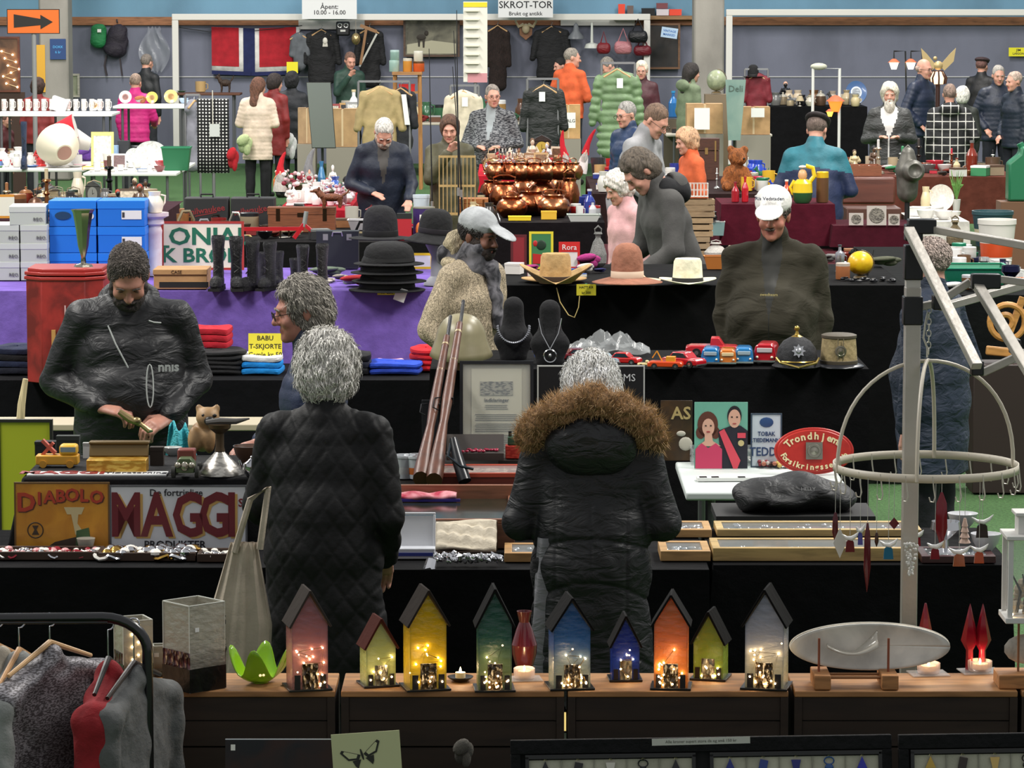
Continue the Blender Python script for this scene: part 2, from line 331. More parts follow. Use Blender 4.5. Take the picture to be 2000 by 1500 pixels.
def person(label,px,top,Y,face=0,lean=4,tilt=0,yaw=0,arms=('down','down'),coat='334',ct='cloth',style='jacket',trous='1c1e24',hair='888',hs='short',
           beard=None,specs=None,hat=None,wd=1.0,belly=.0,h=None,hem=.80,group=None,hood=None,collar=True,skin=SK,q=0,wrs=None,disp=None,coatmat=None,zipc=None,grip=(0,0),wear=1,nolegs=False,cname=None,smile=0,hcurl=1,flare=1.0,hv=1.0,zw=1.0):
    s0 = 690 / Y * 10
    h = h or (.0055 if s0 > 380 else .0085 if s0 > 260 else .0125 if s0 > 190 else .017)
    Mt = Matrix.Translation((0, 0, .95)) @ euler(lean) @ Matrix.Translation((0, 0, -.95))
    nk = Vector((0, .01, 1.50)); Mh = Mt @ Matrix.Translation(nk) @ euler(0, 0, yaw) @ euler(tilt) @ Matrix.Translation(-nk)
    ht = Mh @ Vector((0, .015, 1.75 + (.03 if hat else .01))); W = at(px, top, Y); k = W.z / ht.z
    rz = R(face); off = Matrix.Rotation(rz, 3, 'Z') @ Vector((ht.x * k, ht.y * k, 0))
    root = thing('person', label, 'person', (W.x - off.x, W.y - off.y, 0), face, group)
    skm = mat(skin, .5, t='skin')
    # joints
    sh, el, wr = [], [], []
    for i, sg in ((0, -1), (1, 1)):      # index 0: the arm on local -x
        a = arms[i]; e_, w_ = ARMS[a] if isinstance(a, str) else a
        s_ = Mt @ Vector((sg * .168 * wd, .01, 1.395)); sh.append(s_)
        el.append(s_ + Mt.to_3x3() @ Vector((sg * e_[0], -e_[1], e_[2]))); wr.append(s_ + Mt.to_3x3() @ Vector((sg * w_[0], -w_[1], w_[2])))
    b = S(h if h < .012 else h * .8); b.M = Mh
    b.e((0, .012, 1.652), (.074, .094, .094), k=.01).e((0, -.035, 1.60), (.060, .060, .085), k=.03).e((0, -.045, 1.548), (.046, .048, .042), k=.03)
    b.e((0, -.078, 1.648), (.046, .022, .012), k=.02).e((0, -.086, 1.525), (.022, .018, .018), k=.02)
    for sg in (-1, 1):
        b.e((sg * .031, -.108, 1.627), (.018, .02, .011), k=.012, sub=True); b.e((sg * .031, -.080, 1.626), .0135, k=.004)
        b.e((sg * .04, -.072, 1.592), (.022, .02, .02), k=.02); b.e((sg * .077, .012, 1.612), (.010, .018, .031), (0, sg * 8, 0), k=.006)
    b.c((0, -.090, 1.636), (0, -.116, 1.596), .008, .014, k=.012).e((-.012, -.104, 1.591), .009, k=.006).e((.012, -.104, 1.591), .009, k=.006)
    b.e((0, -.093, 1.563), (.023 + smile * .006, .010, .006), k=.006).e((0, -.092, 1.553), (.019, .010, .006), k=.005)
    b.c((0, .02, 1.56), (0, .012, 1.42), .055, .062, k=.02)
    b.M=Mt;b.c((0,.01,1.34),(0,.0,1.12),(.12*wd,.07),(.12*wd,.08),k=.03).c((0,0,1.12),(0,0,.95),(.13*wd,.09),(.14*wd,.10),k=.03)
    b.M = Matrix(); fing = h < .0095
    for i, sg in ((0, -1), (1, 1)):
        b.c(sh[i], el[i], .045, .036, k=.03); b.c(el[i], wr[i], .036, .026, k=.02)
        u=(wr[i]-el[i]).normalized();inn=(Mt.to_3x3()@Vector((-sg,0,0)));inn=(inn-u*inn.dot(u)).normalized();pn=u.cross(inn).normalized()
        if pn.z > 0: pn = -pn
        if grip[i]:u=(u+inn*.5).normalized();inn=(inn-u*inn.dot(u)).normalized();pn=u.cross(inn).normalized();pn=-pn if pn.z>0 else pn
        p0 = wr[i] + u * .045; b.c(wr[i], wr[i] + u * .075, (.03, .017), (.040, .017), k=.012, side=inn)
        if fing:
            cu = .75 if grip[i] else .35
            for j in range(4):
                o = inn * (.029 - .019 * j); st = wr[i] + u * (.085 - abs(j - 1.3) * .003) + o; L = (.040, .045, .042, .033)[j]
                m1=st+(u+pn*cu*.5).normalized()*L;m2=m1+(u*(1-cu)+pn*cu).normalized()*L*.75;m3=m2+(u*(.6-cu)+pn).normalized()*L*.45
                b.c(st, m1, .0098, .0092, k=.003); b.c(m1, m2, .0092, .0085, k=.003); b.c(m2, m3, .0085, .0075, k=.003)
            t0=wr[i]+u*.03+inn*.028;t1=t0+(u*.6+inn*.7+pn*.2).normalized()*.042;t2=t1+(u*.9-inn*.0+pn*.5).normalized()*.035
            b.c(t0, t1, .013, .011, k=.006).c(t1, t2, .011, .009, k=.004)
        else:
            b.c(wr[i] + u * .07, wr[i] + u * .13 + pn * .02, (.036, .012), (.028, .010), k=.01, side=inn)
            b.c(wr[i] + u * .03 + inn * .02, wr[i] + u * .08 + inn * .05 + pn * .01, .012, .009, k=.006)
    for sg in (-1, 1):
        b.c((sg*.09,0,.93),(sg*.105,-.01,.5),.075,.05,k=.03).c((sg*.105,-.01,.5),(sg*.105,.01,.09),.05,.032,k=.02).c((sg*.105,.03,.04),(sg*.11,-.11,.03),.032,.026,k=.01)
    Mi = Mh.inverted(); Mn = np.array(Mi)
    lipm = mat('b06a60', .45)
    def mf(X, Yy, Z):
        x=Mn[0,0]*X+Mn[0,1]*Yy+Mn[0,2]*Z+Mn[0,3];y=Mn[1,0]*X+Mn[1,1]*Yy+Mn[1,2]*Z+Mn[1,3];z=Mn[2,0]*X+Mn[2,1]*Yy+Mn[2,2]*Z+Mn[2,3]
        return ((np.abs(x) < .024) & (y < -.085) & (np.abs(z - 1.558) < .011)) * 1
    b.obj('body', [skm, lipm], root, scale=k, mfn=mf)
    # eyes, brows
    em = MB(mat('16110f', .25)); bm = MB(mat(hair if hs != 'bald' else '6a5548', .8))
    for sg in (-1, 1):
        em.T = Matrix.Scale(k, 4) @ Mh; em.ell((sg * .031, -.0915, 1.6265), (.0105, .0045, .0042 if tilt < 12 else .0018), n=8)
        bm.T = em.T; bm.tube([(sg * .048, -.092, 1.643), (sg * .032, -.101, 1.650), (sg * .016, -.102, 1.645)], [.0028, .0045, .003], 5)
    em.obj('eyes', root); bm.obj('eyebrows', root)
    if specs:
        g = MB(mat(specs, .3, .3)); g.T = Matrix.Scale(k, 4) @ Mh
        for sg in (-1, 1):
            g.tube([(sg * .033 + .022 * math.cos(a * PI / 7), -.116, 1.622 + .017 * math.sin(a * PI / 7)) for a in range(14)], .0018, 5, closed=True)
            g.tube([(sg * .055, -.114, 1.626), (sg * .078, -.06, 1.628), (sg * .084, .01, 1.625)], .0018, 5)
        g.tube([(-.011, -.117, 1.626), (0, -.121, 1.630), (.011, -.117, 1.626)], .0018, 5); g.obj('glasses', root)
    # hair
    if hs != 'none':
        hr = S(h); hr.M = Mh; am = .003
        if hs == 'bald':
            hr.e((0,.03,1.625),(.085,.088,.055));hr.e((0,-.10,1.60),(.12,.115,.12),k=.01,sub=True);hr.e((0,.0,1.71),(.075,.095,.055),k=.01,sub=True)
        else:
            v=dict(short=(.080,.099,.098),thick=(.092,.112,.110),curly=(.105,.125,.120),bob=(.102,.120,.112),long=(.095,.115,.108),cap=(.084,.103,.09),bun=(.088,.108,.104))[hs];v=tuple(q_*hv for q_ in v)
            hr.e((0, .016, 1.658), v, k=.01)
            if hs in ('bob', 'curly', 'long', 'thick'): hr.e((0, .045, 1.60), (v[0] * .95, .085, .10 if hs != 'thick' else .085), k=.03)
            if hs == 'long': hr.c((0, .07, 1.60), (0, .09, 1.36), (.085, .05), (.06, .03), k=.03)
            hr.e((0, -.118, 1.606), (.080, .088, .105 if hs not in ('curly', 'bob') else .088), k=.012, sub=True)
            if hs in('short','cap','bun'):hr.c((0,.15,1.475),(0,-.1,1.475),.085,.085,k=.01,sub=True);hr.e((-.1,-.04,1.58),(.05,.06,.05),k=.01,sub=True).e((.1,-.04,1.58),(.05,.06,.05),k=.01,sub=True)
            if hs in('short','thick','cap'):hr.e((-.1,-.01,1.60),(.035,.042,.042),k=.012,sub=True).e((.1,-.01,1.60),(.035,.042,.042),k=.012,sub=True);hr.e((-.07,-.085,1.69),(.035,.04,.035),k=.015,sub=True).e((.07,-.085,1.69),(.035,.04,.035),k=.015,sub=True)
            if hs == 'bun': hr.e((0, .12, 1.66), (.04, .035, .04))
            am = dict(short=.003, thick=.003, curly=.007, bob=.0055, long=.004, cap=.002, bun=.003)[hs] * hcurl
        ho = hr.obj('hair', mat(hair, .75, t='hair', s=.9), root, scale=k, wr=am, wf=75 if h < .01 else 45, seed=3)
        if h < .008: strands(ho, hair, 4200, (.010, .022) if hs in ('short', 'cap', 'bald') else (.02, .042), Mh, k)
    if beard:
        br = S(h); br.M = Mh; L = .0 if beard[1] == 's' else .045
        if beard[1]!='m':br.e((0,-.055,1.545-L),(.062,.062,.055+L),k=.02).e((-.055,-.02,1.58),(.025,.04,.05),k=.02).e((.055,-.02,1.58),(.025,.04,.05),k=.02)
        br.e((0,-.085,1.618),(.052,.06,.044),k=.008,sub=True);br.e((0,-.1,1.575),(.03,.02,.008),k=.008).e((0,-.112,1.559),(.017,.02,.006),k=.004,sub=True)
        br.obj('beard', mat(beard[0], .8, t='hair', s=1.2), root, scale=k, wr=.004, wf=80, seed=5)
    if hat == 'cap' or (isinstance(hat, tuple)):
        hc, kind = (hat if isinstance(hat, tuple) else ('222', 'cap'))
        hh = S(min(h, .008)); hh.M = Mh
        if kind == 'beanie': hh.e((0, .015, 1.672), (.094, .112, .105)).c((0, .05, 1.61), (0, -.02, 1.645), (.098, .10), (.092, .085), k=.02)
        elif kind == 'flat': hh.e((0, .0, 1.715), (.105, .135, .042), (6, 0, 0)).e((0, -.10, 1.685), (.06, .06, .014), (14, 0, 0))
        elif kind == 'beret': hh.e((0, .01, 1.71), (.11, .12, .045), (4, 0, 0))
        else: hh.e((0, .015, 1.690), (.093, .112, .086)).e((0, -.145, 1.676), (.072, .085, .010), (18, 0, 0), k=.02)
        if kind != 'beanie': hh.c((0, .3, 1.55), (0, -.3, 1.585 if kind == 'cap' else 1.62), (.3, .06), (.3, .06), k=.006, sub=True)
        hh.obj('cap' if kind != 'beanie' else 'knitted_hat', mat(hc, .8, t='cloth', s=2), root, scale=k)
    # jacket
    j = S(h); j.M = Mt; cm = coatmat or mat(coat, .6, t=ct)
    hz = hem; bl = belly
    for sg in (-1, 1): j.c((0, .015, 1.462), (sg * .15 * wd, .01, 1.408), .058, .058, k=.03)
    j.c((0, .01, 1.36), (0, 0, 1.27), (.165 * wd, .105), (.190 * wd, .13), k=.05, q=q, per=.055)
    j.c((0, 0, 1.27), (0, -bl * .5, 1.10), (.190 * wd, .13), (.19 * wd, .13 + bl), k=.03, q=q, per=.055)
    j.c((0, -bl * .5, 1.10), (0, -bl * .3, .96), (.19 * wd, .13 + bl), (.195 * wd, .135 + bl * .7), k=.03, q=q, per=.055)
    j.M = Matrix()
    if hz<.93:j.c(Mt@Vector((0,-bl*.3,.97)),(0,.0,hz),(.185*wd,.135+bl*.7),(.20*wd*flare,.145*flare),k=.03,q=q,per=.055)
    j.c((0, .3, hz - .2), (0, -.3, hz - .2), (.95, .2), (.95, .2), k=.012, sub=True)
    j2 = j
    if style == 'vest': j2 = S(h)
    for i in (0, 1):
        r0 = .070 if q or style == 'coat' else .061; dr = .004 if q else 0
        j2.c(sh[i],el[i],r0+dr,r0*.86,k=.03,q=q,per=.055);j2.c(el[i],el[i].lerp(wr[i],.93),r0*.86,.050 if style=='coat' else .045,k=.02,q=q,per=.055)
    j.M = Mt
    if collar: j.c((0, .02, 1.45), (0, .008, 1.515), (.085, .082), (.074, .072), k=.02)
    if hood:
        j.e((0, .115, 1.45), (.13, .075, .085), (-20, 0, 0), k=.03); j.e((0, .07, 1.50), (.09, .04, .035), k=.02, sub=True)
    zc = None
    ms = [cm]
    if zipc:
        Ti = np.array(Mt.inverted()); ms.append(mat(zipc, .7))
        def zc(X, Yy, Z):
            x = X; y = Ti[1, 1] * Yy + Ti[1, 2] * Z + Ti[1, 3]; z = Ti[2, 1] * Yy + Ti[2, 2] * Z + Ti[2, 3]
            return ((np.abs(x + .004) < np.clip((z - 1.12) * .18, .004, .05) * zw) & (y < -.03)) * 1
    j.obj(cname or('coat' if hem<.72 else 'jacket'),ms,root,scale=k,wr=(wrs if wrs is not None else(.0025 if q else .004)),wf=20,seed=hash(label)%97 if False else len(label),disp=disp,mfn=zc)
    if style == 'vest': j2.obj('sweater', mat(wear if isinstance(wear, str) else '222', .9, t='cloth'), root, scale=k, wr=.003, wf=20)
    if not nolegs:
        t = S(max(h, .01)); t.e((0, .0, .93), (.17 * min(wd, 1.1), .125, .10))
        for sg in(-1,1):t.c((sg*.088,0,.90),(sg*.105,-.01,.5),.098,.072,k=.02).c((sg*.105,-.01,.5),(sg*.107,.01,.09),.072,.062,k=.02)
        t.obj('trousers', mat(trous, .85, t='cloth'), root, scale=k, wr=.003, wf=16)
        for sg in (-1, 1):
            s_=S(.012);s_.c((sg*.107,.03,.05),(sg*.113,-.13,.035),.045,.036);s_.e((sg*.11,-.05,-.03),(.3,.4,.03),k=.004,sub=True);s_.obj('shoe',mat('1a1614',.5),root,scale=k)
    root['k'] = k; del root['k']
    root.empty_display_size = .3
    return root, k, Mt, Mh, sh, el, wr
# ---------------- hall ----------------
m = MB(mat('456b38', .9, t='turf')); m.box((0, 32, -.05), (44, 62, .1)); struct(m, 'floor')
YW = 56.0
def wx(px, Y=YW): return at(px, 100, Y).x
def wz(py, Y=YW): return at(1000, py, Y).z
zr = wz(34)
m=MB(mat('6c6f7e',.85,t='concrete',s=.6));m.box((0,YW+.15,zr/2),(30,.3,zr));m.use(mat('6890a8',.8,t='concrete',s=.4));m.box((0,YW+.15,zr+3.3),(30,.3,6.6));struct(m,'wall_back')
m = MB(mat('8f6040', .7, t='wood')); m.box((0, YW - .03, wz(41)), (29, .06, .13)); struct(m, 'trim_1')
m = MB(mat('c9c9c6', .7)); m.box((0, YW - .01, wz(150)), (29, .02, .012)); struct(m, 'trim_2')
for px0,px1,lab in((75,133,'round-edged concrete pillar behind the orange arrow sign'),(1355,1415,'tall bare concrete pillar in the middle of the back wall')):
    m = MB(mat('8b8780', .9, t='concrete')); x0, x1 = at(px0, 90, 51).x, at(px1, 90, 51).x
    m.box(((x0 + x1) / 2, 51.3, 4), (x1 - x0, .5, 8)); o = m.obj('concrete_pillar', bev=.03); o['kind'] = 'structure'
def goal(px0, px1, top, lab):
    t = thing('football_goal', lab, 'goal', (0, 0, 0)); Y = YW - .35; z = wz(top, Y); x0, x1 = at(px0, 30, Y).x, at(px1, 30, Y).x
    MB(mat('d8d6cf', .5)).box(((x0 + x1) / 2, Y, z - .05), (x1 - x0, .1, .1)).obj('crossbar', t, bev=.01)
    for x in (x0 + .05, x1 - .05): MB(mat('d8d6cf', .5)).box((x, Y, (z - .1) / 2), (.1, .1, z - .1)).obj('post', t, bev=.01)
goal(336, 1270, 27, 'long white goal frame behind the flag and hanging jackets')
goal(1418, 2060, 18, 'white goal frame against the bare grey wall beside the concrete pillar')
# ---------------- tables ----------------
SURF = {}
def folds(n, L, seed):
    rg = random.Random(seed); ph = [rg.uniform(0, 6) for _ in range(5)]; fr = [rg.uniform(4, 7), rg.uniform(9, 14), rg.uniform(1.5, 3)]
    return lambda x,t:(.35*math.sin(fr[0]*x+ph[0]+math.sin(fr[2]*x+ph[3]))+.3*math.sin(fr[1]*x+ph[1])+.35*math.sin(fr[2]*x+ph[2]))*(t**.8)
def table(key,phrase,x0,x1,pf,z,depth,drape=None,bottom=0.02,top='c9c8c4',legs=True,clabel=None,dt='cloth',tlabel=None,amp=.03,base=0):
    P=on((x0+x1)/2,pf,z);Y=P.y;a,b=at(x0,pf,Y).x,at(x1,pf,Y).x;w_=b-a;cx=(a+b)/2;D=drape is not None;zt=z-(.006 if D else 0)
    SURF[key] = (z, phrase, Y, a, b, depth)
    t = thing('market_table', (tlabel or ('table under the ' + phrase if D else phrase)), 'table', (cx, Y + depth / 2, base)); zt -= base
    MB(mat(top, .6)).box((0, 0, zt - .018), (w_ - .02, depth - .02, .034)).obj('table_top', t, bev=.008)
    if legs:
        for sx in (-1, 1):
            for sy in(-1,1):MB(mat('6f7072',.4,.6)).cyl((sx*(w_/2-.12),sy*(depth/2-.1),0),(sx*(w_/2-.12),sy*(depth/2-.1),zt-.034),.016,n=8).obj('leg',t)
    if D:
        m = MB(mat(drape, .95 if dt == 'cloth' else .6, t=dt, s=1.2, sp=.15)); fo = folds(0, w_, len(key) * 7 + int(x0) % 13); g = .012
        tot = 2 * depth + w_; nn = int(max(40, w_ * 26)); qs = sorted([tot * i / nn for i in range(nn - 1)] + [depth, depth + w_])
        def edge(s_):      # perimeter left side, front, right side
            q = qs[int(round(s_ * nn))]
            if q == depth: return Vector((-w_ / 2 - g, -depth / 2 - g, 0)), Vector((-1, -1, 0)), q
            if q == depth + w_: return Vector((w_ / 2 + g, -depth / 2 - g, 0)), Vector((1, -1, 0)), q
            if q < depth: return Vector((-w_ / 2 - g, depth / 2 - q, 0)), Vector((-1, 0, 0)), q
            if q < depth + w_: return Vector((-w_ / 2 + q - depth, -depth / 2 - g, 0)), Vector((0, -1, 0)), q
            return Vector((w_ / 2 + g, -depth / 2 + q - depth - w_, 0)), Vector((1, 0, 0)), q
        zb = bottom - base
        def fn(u, v):
            p,n,q=edge(u);d_=(zt+.003)-((zt-zb)*v);p=p.copy();k_=v*min(1,(zt-zb)/.4);p+=n*max(.001,amp*.9*k_+amp*fo(q*1.3,k_));p.z=d_+(.004*math.sin(q*3)if v>.99 else 0);return p
        m.sheet(nn, 8, fn); m.box((0, 0, zt + .0015), (w_ + 2 * g, depth + 2 * g, .003))
        o = m.obj('tablecloth'); tag(o, clabel or ('cloth draped over the ' + phrase), 'tablecloth', loc=(cx, Y + depth / 2, base))
    return t
BK = '0b0b0d'
table('nearl','black covered stall table with the enamel signs',-60,512,1106,.75,.85,BK,clabel='black cloth hanging to the floor below the enamel signs')
table('nearc','black covered stall table between the two women',735,1378,1110,.75,.85,BK,clabel='black cloth hanging below the silver paper and wooden display cases')
table('nearr','black covered stall table under the hook ring',1400,1968,1101,.75,.85,BK,clabel='black cloth hanging behind the oval glass dish')
table('docs','dark stall table with the framed document and rifles',765,1062,956,.75,1.1,'15120f',clabel='dark cloth under the framed document and red rimmed case')
table('midr', 'pale folding table with the royal couple portrait', 1335, 1668, 962, .75, .95, None, top='c8d0cc')
table('cars','black covered bench with the toy cars and helmets',845,1692,719,1.0,.85,'08080a',clabel='black velvet cloth hanging below the row of toy cars')
table('shirts', 'black covered table with folded T-shirts', -70, 868, 741, .75, .8, '0c0c0f', clabel='black cloth hanging below the folded T-shirts')
table('purple','purple covered bench with boots and shoeboxes',-70,846,567,1.13,1.6,'7058a6',clabel='fuzzy purple cloth draped behind the folded T-shirts',dt='cloth',bottom=.6,amp=.08)
table('hats','black covered bench with the straw and felt hats',930,1764,556,1.13,1.5,'070708',clabel='black cloth hanging below the straw and felt hats')
table('stall','stall table with the green cloth beside the aluminium frame',1795,2060,575,.92,4.0,'0b0d0d',clabel='black cloth below the green crate and wooden toys')
table('tools','dark stall table with tool cases and old tools',300,862,472,.8,2.2,'0d0c0d',clabel='black cloth below the tool cases and red scooter')
table('brass','stall table with odd metalware at the far side of the shoeboxes',-50,300,428,.8,2.6,'3a2028',clabel='dull maroon cloth behind the blue shoeboxes')
table('copper', 'stall table crowded with copper pots', 900, 1178, 434, .9, 2.4, '120d10', clabel='dark cloth below the shining copper pots')
table('crates','low stall table with stacked wooden crates',1180,1790,515,.8,2.0,'3d1018',clabel='dark red cloth under the stacked wooden crates',bottom=.1)
table('spice','dark red velvet stand with the yellow jug',1412,1627,398,1.14,.8,'4a1220',clabel='dark red velvet hanging below the yellow pottery jug',bottom=.82,legs=True,base=.8)
table('medal','dark red velvet step with small framed medallions',1630,1785,440,.99,.7,'3f101c',clabel='dark red velvet hanging behind the white oil lamp',bottom=.82,base=.8)
table('flowers','red covered stall table with porcelain and flowers',545,680,410,.9,2.8,'a01828',clabel='red cloth below the gnomes and white porcelain',bottom=.3)
table('silver','red covered stall table with silver candelabras',935,1120,343,.9,2.4,'b01a2a',clabel='red cloth behind the copper pots',bottom=.3)
table('teddy','stall table with the teddy bear and brown cabinet',1160,1545,378,.8,3.2,'2a1a1a',clabel='dark cloth below the teddy bear',bottom=.2)
table('glass', 'white folding table with cut glass plates', 160, 346, 338, .75, 2.4, None, top='dcdcd8')
table('toys', 'white folding table behind the fallen lampshades', -40, 165, 330, .75, 1.8, None, top='d2d2ce')
table('cups', 'long white raised table with rows of printed mugs', -20, 220, 222, 1.3, .9, None, top='e8e8e6')
table('plates', 'white raised table with yellow plates', 218, 376, 207, 1.34, .9, None, top='e8e8e6')
table('wallt', 'small wooden table near the hanging flag', 335, 470, 182, 1.18, .5, None, top='5a3420')
table('backr','black covered table by the grey back wall',1502,1692,208,1.03,.9,'0e0e10',clabel='black cloth below the blue plate and stoneware jugs')
table('backm', 'back table with cardboard boxes near the concrete pillar', 1300, 1510, 262, .8, 1.2, None, top='b8b2a4')
table('backc', 'back table behind the hanging coats', 560, 1090, 240, .8, 2.0, None, top='b0a898')
table('lace','stall table with lace and pressed glass behind the aluminium joint',1790,1890,432,.8,1.2,'c8c4bc',clabel='pale cloth below the pressed glass dish')
table('tray','stall table with a shallow wooden tray behind the brown trunk',1640,1990,345,.8,1.6,'5a3026',clabel='brown cloth below the wooden tray',bottom=.3)
# ---------------- small goods: one mesh per kind and colour, placed as separate things ----------------
def lz(m, prof, n=16): m.lathe(prof, n)
def K_vase(m,c,c2):m.use(mat(c,.25,ct='clear'));lz(m,[(.18,0),(.3,.03),(.48,.3),(.5,.45),(.32,.7),(.2,.82),(.3,1),(.25,1),(.15,.82)])
def K_bottle(m,c,c2):m.use(mat(c,.2,ct='clear'));lz(m,[(.42,0),(.48,.04),(.48,.55),(.3,.7),(.16,.78),(.16,.93)]);m.use(mat(c2,.5));lz(m,[(.2,.93),(.2,1)])
def K_jug(m,c,c2):m.use(mat(c,.3,ct='clear'));lz(m,[(.28,0),(.34,.03),(.42,.35),(.4,.55),(.26,.8),(.3,1),(.26,1),(.22,.8)]);m.tube([(.28,0,.85),(.5,0,.8),(.48,0,.5),(.38,0,.35)],.045,6)
def K_bowl(m, c, c2): m.use(mat(c, .35, ct='clear')); lz(m, [(.22, 0), (.25, .08), (.42, .5), (.5, 1), (.47, 1), (.38, .5), (.1, .15), (0, .12)])
def K_cup(m,c,c2):m.use(mat(c,.3,ct='clear'));lz(m,[(.3,0),(.4,.05),(.42,1),(.38,1),(.36,.1),(0,.08)]);m.tube([(.4,0,.8),(.58,0,.75),(.58,0,.35),(.4,0,.25)],.045,6)
def K_mug(m, c, c2): K_cup(m, c, c2); m.use(mat(c, .4, t='lines', c2=c2, s=.4)); lz(m, [(.425, .15), (.435, .2), (.435, .8), (.425, .85)])
def K_tin(m,c,c2):m.use(mat(c,.35,.2));lz(m,[(.48,0),(.5,.03),(.5,.8),(.48,.8)]);m.use(mat(c2,.35,.2));lz(m,[(.5,.8),(.5,.97),(.46,1)])
def K_glass(m, c, c2): m.use(glass(c, .5)); lz(m, [(.3, 0), (.34, .03), (.46, 1), (.42, 1), (.3, .1), (0, .08)])
def K_goblet(m,c,c2):m.use(mat(c,.15,.9));lz(m,[(.42,0),(.4,.04),(.1,.12),(.08,.4),(.2,.5),(.45,.75),(.42,1),(.38,1),(.3,.7),(0,.55)])
def K_candlestick(m,c,c2):m.use(mat(c,.25,.8));lz(m,[(.5,0),(.46,.05),(.14,.12),(.1,.4),(.2,.45),(.1,.5),(.09,.68),(.26,.72),(.2,.76)]);m.use(mat(c2,.6));lz(m,[(.1,.76),(.1,.98),(.02,1)])
def K_candelabra(m, c, c2):
    m.use(mat(c, .15, .95)); lz(m, [(.32, 0), (.3, .04), (.08, .12), (.05, .5), (.1, .55), (.05, .6), (.05, .85)])
    for s_ in(-1,1):m.tube([(0,0,.5),(s_*.2,0,.45),(s_*.4,0,.55),(s_*.4,0,.8)],.03,6);m.cyl((s_*.4,0,.8),(s_*.4,0,.85),.1,n=10)
    m.cyl((0, 0, .85), (0, 0, .9), .1, n=10); m.use(mat(c2, .6))
    for x in (-.4, 0, .4): m.cyl((x, 0, .84), (x, 0, 1), .035, n=6)
def K_pot(m,c,c2):m.use(mat(c,.3,.4));lz(m,[(.38,0),(.42,.04),(.46,.4),(.42,.6),(.42,.64)]);m.use(mat(c2,.3,.4));lz(m,[(.43,.64),(.3,.78),(.08,.84),(.06,.9),(.1,.95),(.05,1)]);m.tube([(.4,0,.5),(.52,0,.45),(.52,0,.3),(.42,0,.2)],.03,6);m.tube([(-.4,0,.5),(-.52,0,.45),(-.52,0,.3),(-.42,0,.2)],.03,6)
def K_teapot(m,c,c2):m.use(mat(c,.25,ct='clear'));lz(m,[(.22,0),(.25,.03),(.38,.35),(.33,.65),(.15,.78),(.16,.8),(.05,.88),(.07,.95),(.03,1)]);m.tube([(.3,0,.62),(.52,0,.65),(.5,0,.3),(.34,0,.25)],.04,6);m.tube([(-.3,0,.3),(-.42,0,.45),(-.5,0,.78)],[.08,.05,.035],8)
def K_copperpot(m, c, c2):
    cm=mat(c,.27,1,t='gloss',s=.5);m.use(cm);lz(m,[(.30,0),(.34,.02),(.48,.25),(.5,.42),(.42,.62),(.3,.72),(.34,.8),(.3,.8),(.26,.72),(.1,.7),(0,.7)],24)
    m.tube([(-.33,0,.75),(-.36,0,.93),(-.15,0,1),(.15,0,1),(.36,0,.93),(.33,0,.75)],.025,8);m.tube([(-.4,0,.4),(-.52,0,.5),(-.58,0,.72)],[.09,.06,.035],10)
def K_samovar(m,c,c2):m.use(mat(c,.2,.9));lz(m,[(.4,0),(.36,.04),(.15,.1),(.2,.16),(.4,.3),(.45,.6),(.4,.7),(.15,.78),(.12,.92),(.18,1)]);m.tube([(.42,0,.6),(.6,0,.55),(.6,0,.35),(.42,0,.35)],.04,6)
def K_dish(m, c, c2):
    T0=m.T.copy();m.T=T0@Matrix.Translation((0,0,.5))@euler(78);m.use(mat(c,.25,ct='clear'));m.lathe([(0,-.02),(.28,-.02),(.5,.06),(.49,.09),(.28,.02),(0,.02)],24)
    m.use(mat(c2,.4));m.lathe([(.2,.021),(.2,.03),(.26,.03),(.26,.021)],20);m.T=T0;m.use(mat('3a3a3a',.5));m.bar((-.2,.05,0),(-.2,.22,.3),.03);m.bar((.2,.05,0),(.2,.22,.3),.03)
def K_oval(m, c, c2):
    T0=m.T.copy();m.T=T0@Matrix.Translation((0,0,.5))@euler(76);m.use(mat(c,.12,t='mottle',c2=c2,s=1.3,ct='clear'));m.lathe([(0,-.02),(.3,-.02),(.5,.05),(.49,.08),(.3,.02),(0,.02)],30,sx=1,sy=.95);m.T=T0
def K_plate(m, c, c2): m.use(mat(c, .3)); lz(m, [(.3, 0), (.32, .3), (.5, .9), (.48, 1), (.3, .5), (0, .4)])
def K_box(m, c, c2): m.use(mat(c, .7)); m.box((0, 0, .42), (1, 1, .84)); m.use(mat(c2, .7)); m.box((0, 0, .9), (1.03, 1.03, .2))
def K_carton(m,c,c2):m.use(mat(c,.85,t='cloth',s=.3));m.box((0,0,.49),(1,1,.98));m.box((-.27,0,.99),(.46,1,.012));m.box((.27,0,.99),(.46,1,.012));m.use(mat(c2,.5));m.box((0,-.502,.5),(.06,.004,.96))
def K_book(m, c, c2): m.use(mat(c, .5)); m.box((0, 0, .5), (1, 1, 1)); m.use(mat('e8e2d0', .8)); m.box((.02, -.01, .5), (.99, 1.0, .8))
def K_stack(m, c, c2):
    rg = random.Random(4)
    for i in range(5): m.use(mat((c, c2)[i % 2], .6)); m.box((rg.uniform(-.03, .03), 0, .1 + .2 * i), (.95, .95, .17))
def K_card(m,c,c2):m.use(mat(c,.6,t='lines',c2=c2,s=.5));m.box((0,0,.5),(1,.12,1),euler(8));m.use(mat(c2,.6));m.box((0,.2,.3),(.1,.5,.06),euler(40))
def K_frame(m,c,c2):m.use(mat(c,.4));rt=euler(-10);m.frame(1,1,.11,.08,rot=rt);m.use(mat(c2,.3,t='mottle',s=.8));m.box((0,.08,.5),(.84,.04,.82),rt);m.use(mat('333',.6));m.bar((0,.2,.5),(0,.5,.01),.05)
